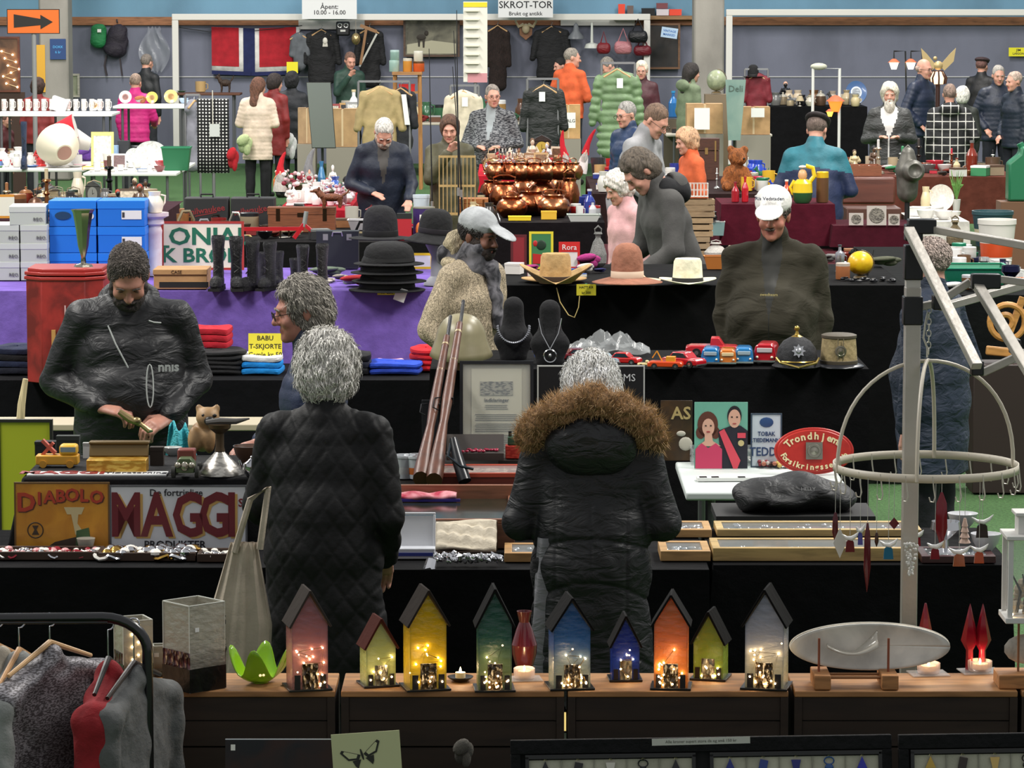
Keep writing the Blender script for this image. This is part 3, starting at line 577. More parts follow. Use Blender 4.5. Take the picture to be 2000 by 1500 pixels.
def K_chest(m,c,c2):m.use(mat(c,.5,t='wood'));m.box((0,0,.35),(1,1,.7));m.box((0,0,.86),(1.02,1.02,.28));m.use(mat(c2,.3,.8));m.box((0,-.52,.7),(.12,.03,.16));m.box((-.35,-.515,.7),(.06,.02,.5));m.box((.35,-.515,.7),(.06,.02,.5))
def K_crate(m, c, c2):
    m.use(mat(c, .8, t='wood'))
    for z in (.14, .5, .86):
        for y in (-.48, .48): m.box((0, y, z), (1, .04, .27))
        for x in (-.48, .48): m.box((x, 0, z), (.04, .92, .27))
    for x in (-.45, .45):
        for y in (-.44, .44): m.box((x, y, .5), (.05, .05, 1))
    m.box((0, 0, .02), (.9, .9, .04))
def K_basket(m,c,c2):m.use(mat(c,.7,t='lines',c2=c2,s=.6));lz(m,[(.36,0),(.4,.05),(.5,.6),(.46,.62),(.36,.1),(0,.08)]);m.tube([(-.47,0,.55),(-.4,0,.9),(0,0,1),(.4,0,.9),(.47,0,.55)],.03,6)
def K_tub(m, c, c2): m.use(mat(c, .5)); m.sheet(1, 1, lambda u, v: Vector(((u - .5) * .8, (v - .5) * .8, .02))); \
    [m.add([(sx*.4*a-sy*.4*b,sx*.4*b+sy*.4*a,0),(-sy*.4*b-sx*.4*a,sy*.4*a-sx*.4*b,0),(-sx*.5*a-sy*.5*b,-sx*.5*b+sy*.5*a,1),(sx*.5*a-sy*.5*b,sx*.5*b+sy*.5*a,1)],[(0,1,2,3)])for(sx,sy,a,b)in((1,1,1,0),(1,1,0,1),(1,-1,1,0),(1,-1,0,1))];m.use(mat(c2,.5));m.box((0,-.5,.97),(1.04,.04,.06));m.box((0,.5,.97),(1.04,.04,.06));m.box((-.5,0,.97),(.04,1,.06));m.box((.5,0,.97),(.04,1,.06))
def K_bucket(m,c,c2):m.use(mat(c,.4));lz(m,[(.36,0),(.38,.02),(.48,.9),(.5,.9),(.5,1),(.46,1),(.36,.06),(0,.05)],24);m.use(mat(c2,.4));lz(m,[(.40,.2),(.405,.22),(.435,.5),(.425,.5)],24)
def K_figurine(m,c,c2):m.use(mat(c,.3,ct='clear'));lz(m,[(.4,0),(.4,.05),(.3,.1),(.34,.3),(.2,.5),(.3,.62),(.2,.72),(.09,.76)],12);m.ell((0,0,.87),(.15,.17,.12));m.tube([(-.24,0,.66),(-.42,-.1,.5),(-.15,-.25,.45)],[.1,.08,.06],8);m.tube([(.24,0,.66),(.42,-.1,.5),(.2,-.25,.5)],[.1,.08,.06],8);m.use(mat(c2,.6));m.ell((0,.03,.91),(.17,.17,.11))
def K_animal(m, c, c2):
    m.use(mat(c,.6,t='hair',s=.3));m.ell((0,0,.5),(.38,.2,.2),n=14);m.tube([(-.28,0,.55),(-.4,0,.75),(-.42,0,.8)],[.15,.12,.1],10);m.ell((-.46,0,.82),(.14,.12,.12));m.ell((-.6,0,.79),(.09,.07,.06));m.ell((-.4,-.09,.93),(.04,.03,.08));m.ell((-.4,.09,.93),(.04,.03,.08));m.tube([(.35,0,.6),(.5,0,.75),(.55,0,.9)],[.06,.04,.02],8)
    for x in (-.25, .25):
        for y in (-.1, .1): m.tube([(x, y, .45), (x + .03, y, .22), (x, y, 0)], [.09, .06, .05], 8)
def K_gnome(m,c,c2):m.use(mat(c2,.9,t='cloth'));lz(m,[(.5,0),(.48,.1),(.35,.3),(.2,.45)],14);m.use(mat('e8e4da',.9,t='fur',s=.4));m.ell((0,-.2,.3),(.26,.2,.22));m.use(mat('d8a088',.7));m.ell((0,-.3,.46),.07);m.use(mat(c,.9,t='cloth'));m.tube([(0,0,.42),(0,0,.55),(.06,0,.75),(.22,0,.92),(.34,0,1)],[.34,.26,.16,.08,.03],12)
def K_doll(m,c,c2):m.use(mat(c,.8,t='cloth'));lz(m,[(.42,0),(.38,.1),(.2,.5),(.22,.62),(.1,.68)],12);m.use(mat('d9a890',.5));m.ell((0,0,.8),(.17,.17,.14));m.tube([(-.2,0,.6),(-.4,-.1,.4)],.06,6);m.tube([(.2,0,.6),(.4,-.1,.4)],.06,6);m.use(mat(c2,.8));m.ell((0,.05,.86),(.2,.18,.14))
def K_heap(m, c, c2):
    for i in range(5):
        rg=random.Random(i);m.use(mat((c,c2)[i%2],.9,t='wrinkle',s=2));m.ell((rg.uniform(-.22,.22),rg.uniform(-.2,.2),.3+.08*i),(.3+.05*i%3,.32,.3-.02*i),euler(rg.uniform(-15,15),rg.uniform(-15,15),0),12)
def K_bag(m,c,c2):m.use(mat(c,.4,t='wrinkle',s=2));lz(m,[(.3,0),(.48,.1),(.5,.3),(.3,.6),(.12,.72),(.2,.85),(.25,.8)],14);m.tube([(-.12,0,.72),(-.2,0,.92),(0,0,1),(.2,0,.92),(.12,0,.72)],.03,5)
def K_folded(m, c, c2):
    for i in range(4):rg=random.Random(i);m.use(mat((c,c2)[i==1],.9,t='cloth',s=2));m.ell((rg.uniform(-.02,.02),0,.14+.235*i),(.5,.5,.17),n=16)
def K_shoe(m,c,c2):m.use(mat(c,.4));m.ell((0,-.25,.2),(.26,.45,.22));m.ell((0,.25,.3),(.24,.28,.3));lz(m,[(.2,.3),(.22,.6),(.18,.62)]);m.use(mat(c2,.7));m.box((0,-.1,.04),(.44,1.0,.09))
def K_boot(m, c, c2):
    m.use(mat(c,.35,t='wrinkle',s=2));m.ell((0,-.42,.13),(.27,.42,.15));m.ell((0,.0,.16),(.25,.35,.17));m.lathe([(.24,.12),(.26,.3),(.24,.5),(.29,.8),(.33,.95),(.3,1),(.24,.9)],14,sx=.9,sy=1.1)
    m.use(mat(c2,.6));m.box((0,-.28,.025),(.5,1.05,.05));m.box((0,.15,.05),(.44,.35,.1));m.use(mat('22211f',.5));m.tube([(-.1,-.33,.34),(.12,-.34,.42),(-.12,-.34,.5),(.12,-.33,.6),(-.1,-.33,.68)],.02,5)
def K_lamp(m,c,c2):m.use(mat(c2,.3,.6));lz(m,[(.25,0),(.22,.05),(.05,.1),(.12,.25),(.05,.45),(.03,.6)]);m.use(mat(c,.7));lz(m,[(.48,.5),(.25,1),(.22,1),(.45,.5)])
def K_clock(m,c,c2):m.use(mat(c,.4,t='wood'));m.box((0,0,.4),(.8,.5,.8));m.box((0,0,.04),(1,.6,.08));m.prism([(-.45,.78),(.45,.78),(.3,.88),(0,1),(-.3,.88)],.5);T0=m.T.copy();m.T=T0@Matrix.Translation((0,-.26,.5))@euler(90);m.use(mat(c2,.4));m.lathe([(0,0),(.26,0),(.28,.03)],20);m.T=T0;m.use(mat('222'));m.bar((0,-.28,.5),(0,-.28,.68),.02);m.bar((0,-.28,.5),(.1,-.28,.55),.02)
def K_ball(m,c,c2):m.use(mat(c,.3,t='mottle',s=.4,c2=c2));m.ell((0,0,.55),(.45,.45,.45),n=24);m.use(mat('6a5a40',.4));lz(m,[(.25,0),(.2,.06),(.05,.1)]);m.tube([(.48*math.cos(a),0,.55+.48*math.sin(a))for a in[-1.5+.3*i for i in range(11)]],.015,6)
def K_urn(m,c,c2):m.use(mat(c,.4));lz(m,[(.32,0),(.4,.1),(.46,.5),(.36,.72),(.28,.78),(.3,.84),(.34,1),(.28,1)]);m.tube([(.42,0,.62),(.6,0,.6),(.5,0,.4)],.05,6)
def K_lantern(m,c,c2):m.use(mat(c,.4,.5));m.box((0,0,.04),(.8,.8,.08));m.prism([(-.45,.74),(.45,.74),(0,.92)],.8);[m.box((x,y,.4),(.06,.06,.7))for x in(-.33,.33)for y in(-.33,.33)];m.tube([(-.1,0,.88),(0,0,1),(.1,0,.88)],.025,5);m.use(glass(c2,.5));m.box((0,0,.4),(.6,.6,.66));m.use(mat('e8dcc0',.6));m.cyl((0,0,.08),(0,0,.4),.12,n=10)
def K_plant(m, c, c2):
    m.use(mat(c2, .6)); lz(m, [(.2, 0), (.28, .3), (.24, .3)]); rg = random.Random(5); m.use(mat(c, .7, t='mottle'))
    for i in range(16):a=i*2.4;l=rg.uniform(.3,.5);m.tube([(0,0,.25),(math.cos(a)*l*.5,math.sin(a)*l*.5,.6),(math.cos(a)*l,math.sin(a)*l,rg.uniform(.6,1))],[.02,.06,.01],4)
def K_bouquet(m, c, c2):
    rg = random.Random(8); m.use(mat('3d4a2c', .7)); lz(m, [(.15, 0), (.25, .3), (.4, .5), (.1, .6)])
    for i in range(26):
        m.use(mat((c,c2,'e9e4de')[i%3],.7));a=i*2.4;q=rg.uniform(.1,.42);m.ell((math.cos(a)*q,math.sin(a)*q,rg.uniform(.45,.92)),rg.uniform(.06,.1),n=6)
def K_bust(m,c,c2):m.use(mat(c,.8));lz(m,[(.4,0),(.38,.05),(.3,.12),(.42,.3),(.46,.45),(.3,.6),(.17,.68),(.15,.95),(.16,1)],18)
def K_clamp(m,c,c2):m.use(mat(c,.3,.8));m.tube([(-.4,0,0),(-.42,0,.5),(-.2,0,.9),(.2,0,.9),(.42,0,.5),(.4,0,.1)],.08,8);m.use(mat(c2,.4,.5));m.cyl((-.5,0,.06),(.5,0,.06),.06,n=8)
def K_tool(m,c,c2):m.use(mat(c,.4,.7));m.bar((-.5,0,.5),(.25,0,.4),.12,.25);m.use(mat(c2,.6));m.tube([(.2,0,.42),(.4,0,.45),(.52,0,.1)],[.12,.14,.1],8)
def K_case(m,c,c2):m.use(mat(c,.5));m.box((0,0,.47),(1,1,.9));m.box((0,0,.94),(1.01,1.01,.06));m.use(mat(c2,.3,.7));m.box((-.28,-.51,.82),(.12,.03,.16));m.box((.28,-.51,.82),(.12,.03,.16));m.tube([(-.12,-.52,.85),(-.1,-.6,.95),(.1,-.6,.95),(.12,-.52,.85)],.02,6)
def K_trophy(m,c,c2):m.use(mat(c2,.4));lz(m,[(.35,0),(.35,.08),(.2,.1)]);m.use(mat(c,.12,1));lz(m,[(.28,.1),(.1,.18),(.1,.28),(.28,.4),(.4,.7),(.46,1),(.42,1),(.3,.6),(0,.35)],20)
def K_tray(m,c,c2):m.use(mat(c,.6,t='wood'));m.box((0,0,.08),(1,1,.16));m.frame(1,1,.03,1,c=(0,0,0))if False else None;[m.box(p,d)for p,d in(((0,-.49,.5),(1,.03,1)),((0,.49,.5),(1,.03,1)),((-.49,0,.5),(.025,1,1)),((.49,0,.5),(.025,1,1)))];rg=random.Random(2);[(m.use(mat((c2,'b0a890','7a2028','c8c8c0')[i%4],.4)),m.ell((rg.uniform(-.42,.42),rg.uniform(-.4,.4),.5),(.05,.08,.4),n=8))for i in range(24)]
def K_caddy(m,c,c2):m.use(mat(c,.4,.3));[m.bar((x,-.5,0),(x,-.5,1),.02)for x in[-.5+i/9 for i in range(10)]];[m.bar((x,.5,0),(x,.5,1),.02)for x in[-.5+i/9 for i in range(10)]];[m.box((0,y,z),(1,.03,.03))for y in(-.5,.5)for z in(.02,.5,1)];[m.box((x,0,z),(.03,1,.03))for x in(-.5,.5)for z in(.02,.5,1)];m.box((0,0,.01),(1,1,.02))
KN=dict(vase='vase',bottle='bottle',jug='jug',bowl='bowl',cup='cup',mug='printed mug',tin='tin',glass='drinking glass',goblet='goblet',candlestick='candlestick',candelabra='candelabra',pot='lidded pot',teapot='teapot',copperpot='kettle',
          samovar='samovar',dish='standing plate',oval='cut glass platter',plate='flat plate',box='lidded box',carton='cardboard box',book='book',stack='stack of boxes',card='picture card',frame='framed picture',chest='wooden chest',crate='wooden crate',basket='basket',
          tub='plastic tub',bucket='bucket',figurine='figurine',animal='animal figure',gnome='gnome doll',doll='doll',heap='heap of cloth',bag='tied bag',folded='pile of folded cloth',shoe='shoe',boot='boot',lamp='table lamp',clock='mantel clock',ball='globe',
          urn='stoneware urn',lantern='lantern',plant='potted plant',bouquet='flower arrangement',bust='display bust',clamp='clamp',tool='hand tool',case='instrument case',trophy='trophy',tray='tray of trinkets',caddy='wire rack')
KCAT=dict(mug='mug',glass='glass',pot='pot',copperpot='kettle',dish='plate',oval='platter',box='box',carton='box',stack='boxes',card='card',frame='picture',chest='chest',crate='crate',tub='tub',animal='figurine',gnome='doll',heap='cloth',folded='clothes',clock='clock',ball='globe',urn='urn',plant='plant',bouquet='flowers',bust='bust',tool='tool',case='case',tray='tray',caddy='rack',lamp='lamp',bag='bag')
CW=[('black',20,20,22),('dark grey',62,62,64),('grey',125,125,125),('pale grey',190,190,188),('white',238,236,232),('red',190,30,35),('dark red',100,20,28),('orange',225,110,40),('brown',110,66,40),('dark brown',60,38,26),('tan',180,145,100),
      ('cream',232,220,185),('yellow',235,205,50),('gold',190,150,70),('green',50,120,60),('dark green',25,60,40),('pale green',160,190,150),('teal',40,120,125),('blue',40,90,190),('navy',25,35,75),('pale blue',150,185,215),('purple',110,70,150),('pink',225,140,160),('magenta',200,40,110),('copper',190,100,60)]
def cword(c):
    v = c.lstrip('#'); v = ''.join(x * 2 for x in v) if len(v) == 3 else v; r, g, b = int(v[:2], 16), int(v[2:4], 16), int(v[4:], 16)
    return min(CW, key=lambda q: (q[1] - r) ** 2 + (q[2] - g) ** 2 + (q[3] - b) ** 2)[0]
PRO={};ITEMS=[];FOOT={};FR=dict(boot=.8,shoe=1.1,copperpot=1.1,box=1.25,book=1.3,frame=1.1,cup=1.1,teapot=1.1,jug=1.1,clamp=1.0,tub=1.2)
def proto(kind, c, c2):
    k = (kind, c, c2)
    if k not in PRO: m = MB(); globals()['K_' + kind](m, c, c2); PRO[k] = m.mesh(KN[kind].replace(' ', '_'))
    return PRO[k]
def item(kind, surf, px, base, w_, h_, c='ddd', c2=None, d=1.0, rz=0, label=None, cat=None, name=None, dz=0, Y=None, note=None, tilt=0):
    c2 = c2 or c; z = SURF[surf][0] + .0015 if surf in SURF else 0
    if Y is not None and surf in SURF: P = at(px, base, Y); P.z = z
    elif Y is None:
        P = on(px, base, z)
        if surf in SURF: s_ = SURF[surf]; P.y = min(max(P.y, s_[2] + .02), s_[2] + s_[5] - .02); P = at(px, base, P.y); P.z = z
    else: P = at(px, base, Y); z = P.z
    P.z += dz; k = 1 / scl(P); o = bpy.data.objects.new(name or KN[kind].replace(' ', '_'), proto(kind, c, c2)); C.objects.link(o)
    FOOT.setdefault(surf, []).append((P.x, P.y, w_ * k * .5 * FR.get(kind, 1.0)))
    o.location = P; o.scale = (w_ * k, w_ * k * d, h_ * k); o.rotation_euler = (0, R(tilt), R(rz))
    if label: tag(o, label, cat or KCAT.get(kind, kind))
    else: ITEMS.append((o, kind, cword(c), surf, px, note))
    return o
ORD=['first','second','third','fourth','fifth','sixth','seventh','eighth','ninth','tenth','eleventh','twelfth','thirteenth','fourteenth','fifteenth','sixteenth','seventeenth','eighteenth','nineteenth','twentieth']+['twenty-'+x for x in('first','second','third','fourth','fifth','sixth','seventh','eighth','ninth')]
def flush_items():
    by = {}
    for it in ITEMS: by.setdefault((it[1], it[2], it[3]), []).append(it)
    for (kind, cw, surf), L in by.items():
        L.sort(key=lambda t: t[4]); ph = SHORT.get(surf, surf)
        for i, it in enumerate(L):
            lab = f"{cw} {KN[kind]} on the {ph}"
            if len(L)>1:lab=f"{cw} {KN[kind]} on the {ph}, {ORD[i] if i < len(ORD) else 'far'} from the left" if i else f"{cw} {KN[kind]} on the {ph}, leftmost of its kind"
            tag(it[0], lab, KCAT.get(kind, kind), f"{KN[kind]} goods on the {ph}" if len(L) > 1 else None)
SHORT=dict(nearl='enamel sign stall',nearc='stall between the two women',nearr='stall under the hook ring',docs='stall with the framed document',midr='pale table by the portrait',cars='black toy car bench',shirts='T-shirt table',purple='purple bench',
             hats='black hat bench',stall='stall by the aluminium frame',tools='tool stall',brass='metalware stall',copper='copper pot stall',crates='crate stall',spice='red velvet stand',medal='red velvet step',flowers='porcelain and flower stall',silver='silver stall',
             teddy='teddy bear stall',glass='cut glass table',toys='table behind the lampshades',cups='white mug table',plates='yellow plate table',wallt='wooden table by the flag',backr='black table by the grey wall',backm='cardboard box table',backc='table behind the coats',tray='wooden tray stall',lace='lace and glass stall')
rgc = random.Random(11)
def clutter(surf, x0, x1, b0, b1, n, kinds, cols, w0, w1, a0=.8, a1=1.6):
    for i in range(n):
        kd=rgc.choice(kinds);w_=rgc.uniform(w0,w1);f={'bowl':.5,'plate':.12,'tray':.2,'box':.6,'book':.3,'heap':.55,'tool':.35,'shoe':.6,'tub':.5,'dish':1,'candlestick':2.2,'bottle':2.4,'figurine':1.8,'tin':1.1,'cup':.9,'oval':1}.get(kd,1.2)
        sf = SURF[surf]
        for tr in range(14):
            px=x0+(x1-x0)*((i+rgc.random())/n if tr<5 else rgc.random());b_=rgc.uniform(b0-tr*.6,b1+(tr>3));P=on(px,b_,sf[0]);P.y=min(max(P.y,sf[2]+.02+w_/scl(P)*.3),sf[2]+sf[5]-.04);P=at(px,b_,P.y);r_=w_/scl(P)*.5*FR.get(kd,1)
            if all((P.x - q[0]) ** 2 + (P.y - q[1]) ** 2 > (r_ + q[2]) ** 2 for q in FOOT.get(surf, ())) and sf[3] + r_ < P.x < sf[4] - r_: break
        else: continue
        item(kd, surf, px, b_, w_, w_ * f * rgc.uniform(.85, 1.15), rgc.choice(cols), rgc.choice(cols), rz=rgc.uniform(-30, 30))
# ---------------- the people ----------------
PP = {}
def diamond(sp, amp, x0=0):
    def f(X, Y, Z):
        a = (X + Z * .72) / sp; b = (X - Z * .72) / sp
        g = np.minimum(np.abs(a - np.round(a)), np.abs(b - np.round(b)))
        return (amp * np.exp(-(g / .12) ** 2)).astype(np.float32)
    return f
# nearest pair of customers, seen from behind
PP['quilt']=person('elderly person with short white wavy hair in black diamond-quilted coat, seen from behind',640,655,12.0,168,7,12,14,arms=(((.06,.0,-.30),(.0,.20,-.46)),((.07,.05,-.28),(-.02,.22,-.40))),
    coat='121212',style='coat',hem=.42,flare=1.18,hv=1.13,hair='c9c6bf',hs='bob',wd=1.12,belly=.05,coatmat=mat('0e0e0f',.62,t='cloth',s=.6,sp=.3),disp=diamond(.078,.0035),trous='101014',specs='777',hcurl=1.2)
PP['fur']=person('person in long black padded parka with brown fur-trimmed hood, seen from behind',1152,700,11.9,178,9,24,6,arms=('hold','hold'),coat='1b1c1d',style='coat',hem=.38,hair='e4e2dc',hs='curly',wd=1.13,belly=.04,collar=False,
    coatmat=mat('17181a', .55, t='wrinkle', s=.9, sp=.4), wrs=.004, trous='8b8b90', hcurl=.7, flare=1.1,
    disp=lambda X,Y,Z:(.006*(np.exp(-((np.sqrt(X*X+(Z-.62)**2)-.30)/.008)**2)+np.exp(-((np.sqrt(X*X+(Z-.62)**2)-.46)/.008)**2)+np.exp(-((np.sqrt(X*X+(Z-.35)**2)-.33)/.008)**2)+.7*np.exp(-(X/.006)**2)+.6*np.exp(-((np.abs(X)-.13)/.006)**2))*(Z<1.32)).astype(np.float32))
PP['nils']=person('bearded stallholder in black rain jacket looking down at a small object in both hands',250,488,14.5,6,9,34,0,arms=(((.11,-.02,-.27),(-.08,.20,-.32)),((.08,-.02,-.26),(-.04,.22,-.36))),coat='1d1d1f',style='coat',hem=.74,hair='4a423c',hs='short',beard=('3b3330','s'),wd=1.18,belly=.05,
    coatmat=mat('1d1d1f', .5, t='wrinkle', s=.8), hood=True, trous='141416', grip=(1, 1), wrs=.006, skin='b98370')
PP['specs']=person('grey-haired man with glasses and ear clip in navy quilted jacket, in profile',583,540,13.6,-84,5,6,4,arms=('belly','pocket'),coat='26314f',ct='puffer',hem=.82,hair='8a847a',hs='thick',specs='3a2a24',q=.006,coatmat=mat('25304a',.5,t='cloth'),trous='23262e',skin='bd8370',wd=.98)
PP['grey_cap']=person('man in pale grey baseball cap and dark scarf with sheepskin coat, turned aside',940,403,17.9,48,3,10,12,arms=('pocket','down'),coat='c9b79a',ct='fur',hem=.55,hair='1f1814',hs='cap',beard=('2a1f1a','s'),hat=('a9acae','cap'),style='coat',skin='7f5545',trous='22201e')
PP['olive']=person('heavy man in white printed cap and olive zip fleece behind the toy cars',1510,360,18.0,-8,2,8,-4,arms=('down','down'),coat='3a3726',ct='cloth',hem=.78,hair='4a4038',hs='cap',beard=('5a4a40','m'),hat=('e6e3dd','cap'),wd=1.2,belly=.10,wrs=.009,zipc='1a1a14',skin='b87a66',coatmat=mat('37342a',.85,t='wrinkle',s=.5,sp=.2))
PP['navy_back']=person('man in dark blue coat half hidden behind the aluminium frame post',1812,458,16.0,-118,3,4,0,arms=('pocket','down'),coat='1d2b40',hem=.62,hair='a5958c',hs='cap',style='coat',wd=1.35,belly=.04,coatmat=mat('1b2739',.7,t='wrinkle'),skin='cf9b8a',trous='14161c')
PP['hoodie']=person('young person in grey coat with black hood bending over a stall',1222,300,22.0,-72,18,30,0,arms=('table','table'),coat='4b4a48',hem=.62,hair='5a5045',hs='thick',style='coat',hood=True,trous='1b1b1f',coatmat=mat('4a4947',.95,t='cloth',s=.8),wd=1.1)
PP['pink']=person('elderly person in pale pink top beside the copper pot stall',1198,335,24.5,-60,6,20,0,coat='d9a7a8',hair='d8cfc6',hs='curly',hem=.7,coatmat=mat('d9a7a8',.9,t='cloth'))
# middle of the hall
PP['navy_old']=person('balding white-haired man in navy jacket over grey sweater looking down',752,236,30.4,8,14,34,0,arms=('belly','table'),coat='1a2233',hair='cfcac2',hs='cap',hem=.8,zipc='45423f',wd=1.08,beard=('b8a89c','s'),trous='1a1c22')
PP['olive_hand']=person('brown-haired person in olive coat holding hand to mouth',878,224,31.6,4,2,16,-6,arms=('face','down'),coat='4d4a33',hair='5a3f30',hs='long',hem=.5,wd=.98,style='coat',trous='2a2620')
PP['fair_isle']=person('man with glasses in dark patterned knit sweater behind the silver table',962,163,38.2,-10,2,4,22,arms=('belly','belly'),coat='26282c',hair='8a8078',hs='short',specs='5a3030',wd=1.15,belly=.09,zipc='8d9496',trous='1c2230',coatmat=mat('2b2d32',.9,t='lines',c2='7c7e80',s=.8))
PP['blue_glasses']=person('grey-haired man with glasses in blue quilted jacket beside the green long coat',1221,196,33.5,-52,3,10,0,arms=('down','down'),coat='23395a',hair='9b9792',hs='short',specs='3a2a24',q=.008,wd=1.05,coatmat=mat('24395c',.5,t='cloth'),trous='1d2028')
PP['grey_fleece']=person('man with glasses in two-tone grey fleece reaching towards the brown cabinet',1296,205,29.0,62,16,20,0,arms=('table','table'),coat='8f8f90',hair='6f5848',hs='short',specs='3a2a24',wd=1.15,belly=.06,trous='4a4a44',coatmat=mat('98989a',.95,t='cloth'))
PP['orange_lady']=person('blonde person in orange jacket next to the man in grey fleece',1337,250,31.5,-70,6,10,0,coat='cf5b30',hair='c49a78',hs='curly',hem=.7,coatmat=mat('cf5f36',.9,t='cloth'))
PP['teal']=person('person in teal and navy jacket and dark flat cap, seen from behind',1598,218,29.3,172,8,14,-14,arms=('belly','belly'),coat='1c2748',hair='6a5a52',hs='cap',hat=('241c1c','flat'),wd=1.2,belly=.05,coatmat=None,trous='20222a')
PP['white_beard']=person('man with long white beard in dark grey jacket over white shirt holding a paper',1738,161,39.5,-6,2,4,0,arms=('hold','hold'),coat='3a3b3a',hair='d6cfbc',hs='curly',beard=('d9d2c4','l'),wd=1.12,hem=.75,zipc='dedcd8',zw=2.0,coatmat=mat('3b3c3b',.5,t='wrinkle'),trous='2a2a2e')
PP['plaid']=person('person in black and white checked coat with hood, seen from behind',1855,162,40.5,178,2,0,0,arms=('pocket','down'),coat='141416',hair='8a7468',hs='short',hem=.55,style='coat',hood=True,wd=1.12,coatmat=mat('151517',.7,t='plaid',c2='c9c6c0',s=1.0),trous='15161a')
PP['bald_navy']=person('bald man with glasses in navy quilted jacket by the lit street lamp',1806,113,46.0,50,3,6,0,arms=('pocket','down'),coat='1d2740',hair='b59a8c',hs='bald',q=.009,coatmat=mat('1f2940',.5,t='cloth'),specs='444',trous='191c26')
PP['white_hair']=person('white-haired person hidden behind the checked coat',1880,168,44.0,176,2,0,0,coat='2b2f2a',hair='e0dbd3',hs='bob',hem=.6)
PP['dark_wall']=person('person in black coat and cap standing at the grey wall',1918,108,51.5,150,2,0,0,coat='131315',hair='6a4a44',hs='cap',hem=.55,style='coat',hat=('3a2a2c','flat'))
PP['tall_navy']=person('tall grey-haired man in navy quilted jacket standing on the turf',1951,126,45.5,4,1,12,0,arms=('pocket','pocket'),coat='1f2738',hair='a39d96',hs='short',q=.009,coatmat=mat('1f2738',.5,t='cloth'),trous='10141e')
PP['tall_dark']=person('bald man in dark quilted jacket standing close to the tall navy one',1980,137,43.8,-62,1,8,0,arms=('pocket','down'),coat='182130',hair='b8a294',hs='cap',q=.009,coatmat=mat('182130',.5,t='cloth'),trous='121520',wd=1.05)
# far left and along the back wall
PP['pink_vest']=person('person in bright pink quilted vest behind the yellow plates',265,142,46.5,172,3,4,-6,coat='c21e74',hair='8f7a6c',hs='short',q=.009,coatmat=mat('c81f78',.6,t='cloth'),hem=.8,arms=('table','down'))
PP['wall_black']=person('grey-haired person in black jacket at the wall by the plastic wrap',287,104,53.0,150,3,4,0,arms=('down','table'),coat='16181b',hair='7a7068',hs='short',hem=.75)
PP['brown_hair']=person('person with dark brown hair in red top behind the white mug table',74,152,46.8,170,3,4,0,coat='8a2a28',hair='3a241c',hs='curly')
PP['left_edge']=person('person with short brown hair in dark red jacket at the left end',12,220,43.0,60,4,6,0,coat='5a1f24',hair='5a4038',hs='short',specs='444',arms=('table','down'))
PP['beige']=person('person in long cream quilted coat with pale shoulder bag, seen from behind',506,150,45.5,168,3,8,-22,arms=('hold','hold'),coat='d9c4ae',hair='6a4636',hs='long',hem=.62,style='coat',q=.009,coatmat=mat('dcc8b4',.6,t='cloth'),trous='18181c',wd=1.05)
PP['red_black']=person('dark-haired person in red and black jacket beside the cream coat',538,143,47.0,150,3,6,-20,coat='7a1c1c',hair='2a201e',hs='bob',hem=.6)
PP['navy_child']=person('person in dark navy coat with fur hood among the coats',570,140,48.0,172,2,0,0,coat='15181f',hair='16151a',hs='curly',hem=.5)
PP['green_man']=person('person in dark green fleece below the hanging wooden stand',685,101,54.0,10,5,16,10,coat='234034',hair='7a5a4c',hs='short',arms=('face','down'))
PP['orange']=person('grey-haired man in orange sweater by the hanging black jackets',1118,92,50.0,150,4,6,-50,arms=('belly','belly'),coat='d0582c',hair='8a8278',hs='short',coatmat=mat('cc5a30',.9,t='cloth'),hem=.85)
PP['black_wall']=person('dark-haired person in black jacket behind the orange sweater',1092,112,54.2,-60,4,10,0,coat='121214',hair='1a1614',hs='short')
PP['blue_shirt']=person('person in light blue shirt leaning behind the green long coat',1178,112,51.0,-70,24,10,0,coat='5f93bd',hair='7a746c',hs='short',coatmat=mat('5f93bd',.9,t='cloth'))
PP['smile']=person('smiling white-haired person in dark maroon top near the wall mirror',1253,118,49.0,-6,2,6,0,coat='451c24',hair='dcd0bc',hs='thick',specs='666',smile=1)
PP['green_hood']=person('dark-haired person in grey green hooded jacket beside the blue tube',1352,122,47.5,120,3,6,0,coat='6f7c62',hair='2a2422',hs='long',hood=True,coatmat=mat('6f7c62',.9,t='cloth'))
# teal yoke and second colour of the two-tone jackets
def two_tone(key, m2, z0):
    r_,k,Mt=PP[key][:3];o=[c for c in r_.children if c.name.startswith(('jacket','coat'))][0];o.data.materials.append(m2);Mi=Mt.inverted();n=len(o.data.materials)-1
    for p in o.data.polygons:
        c_ = Mi @ (p.center / k)
        if z0(c_): p.material_index = n
two_tone('teal', mat('1f6a78', .6, t='cloth'), lambda c_: c_.z > 1.30 - abs(c_.x) * .15)
two_tone('grey_fleece', mat('4a4c50', .95, t='cloth'), lambda c_: c_.z < 1.28 and c_.z > .95 and abs(c_.x) < .2)
def tf(key, M_='t'):
    r_, k, Mt, Mh = PP[key][:4]; return r_, Matrix.Scale(k, 4) @ (Mt if M_ == 't' else Mh)
# fur-trimmed hood lying over the parka shoulders
r_, T = tf('fur'); k = PP['fur'][1]
hd = S(.008); hd.M = PP['fur'][2]
for i in range(12):a=2*PI*i/12;b_=2*PI*(i+1)/12;f_=lambda a:(.225*math.cos(a),.07+.11*math.sin(a),1.50+.075*math.sin(a)-.055*abs(math.cos(a)));hd.c(f_(a),f_(b_),.052,.052,k=.03)
fo = hd.obj('fur_trim', mat('a8793f', .9, t='fur', s=.8), r_, scale=k, wr=.010, wf=55, seed=2)
fo.data.materials.clear(); fo.data.materials.append(mat('94704a', .9, t='fur', s=.8))
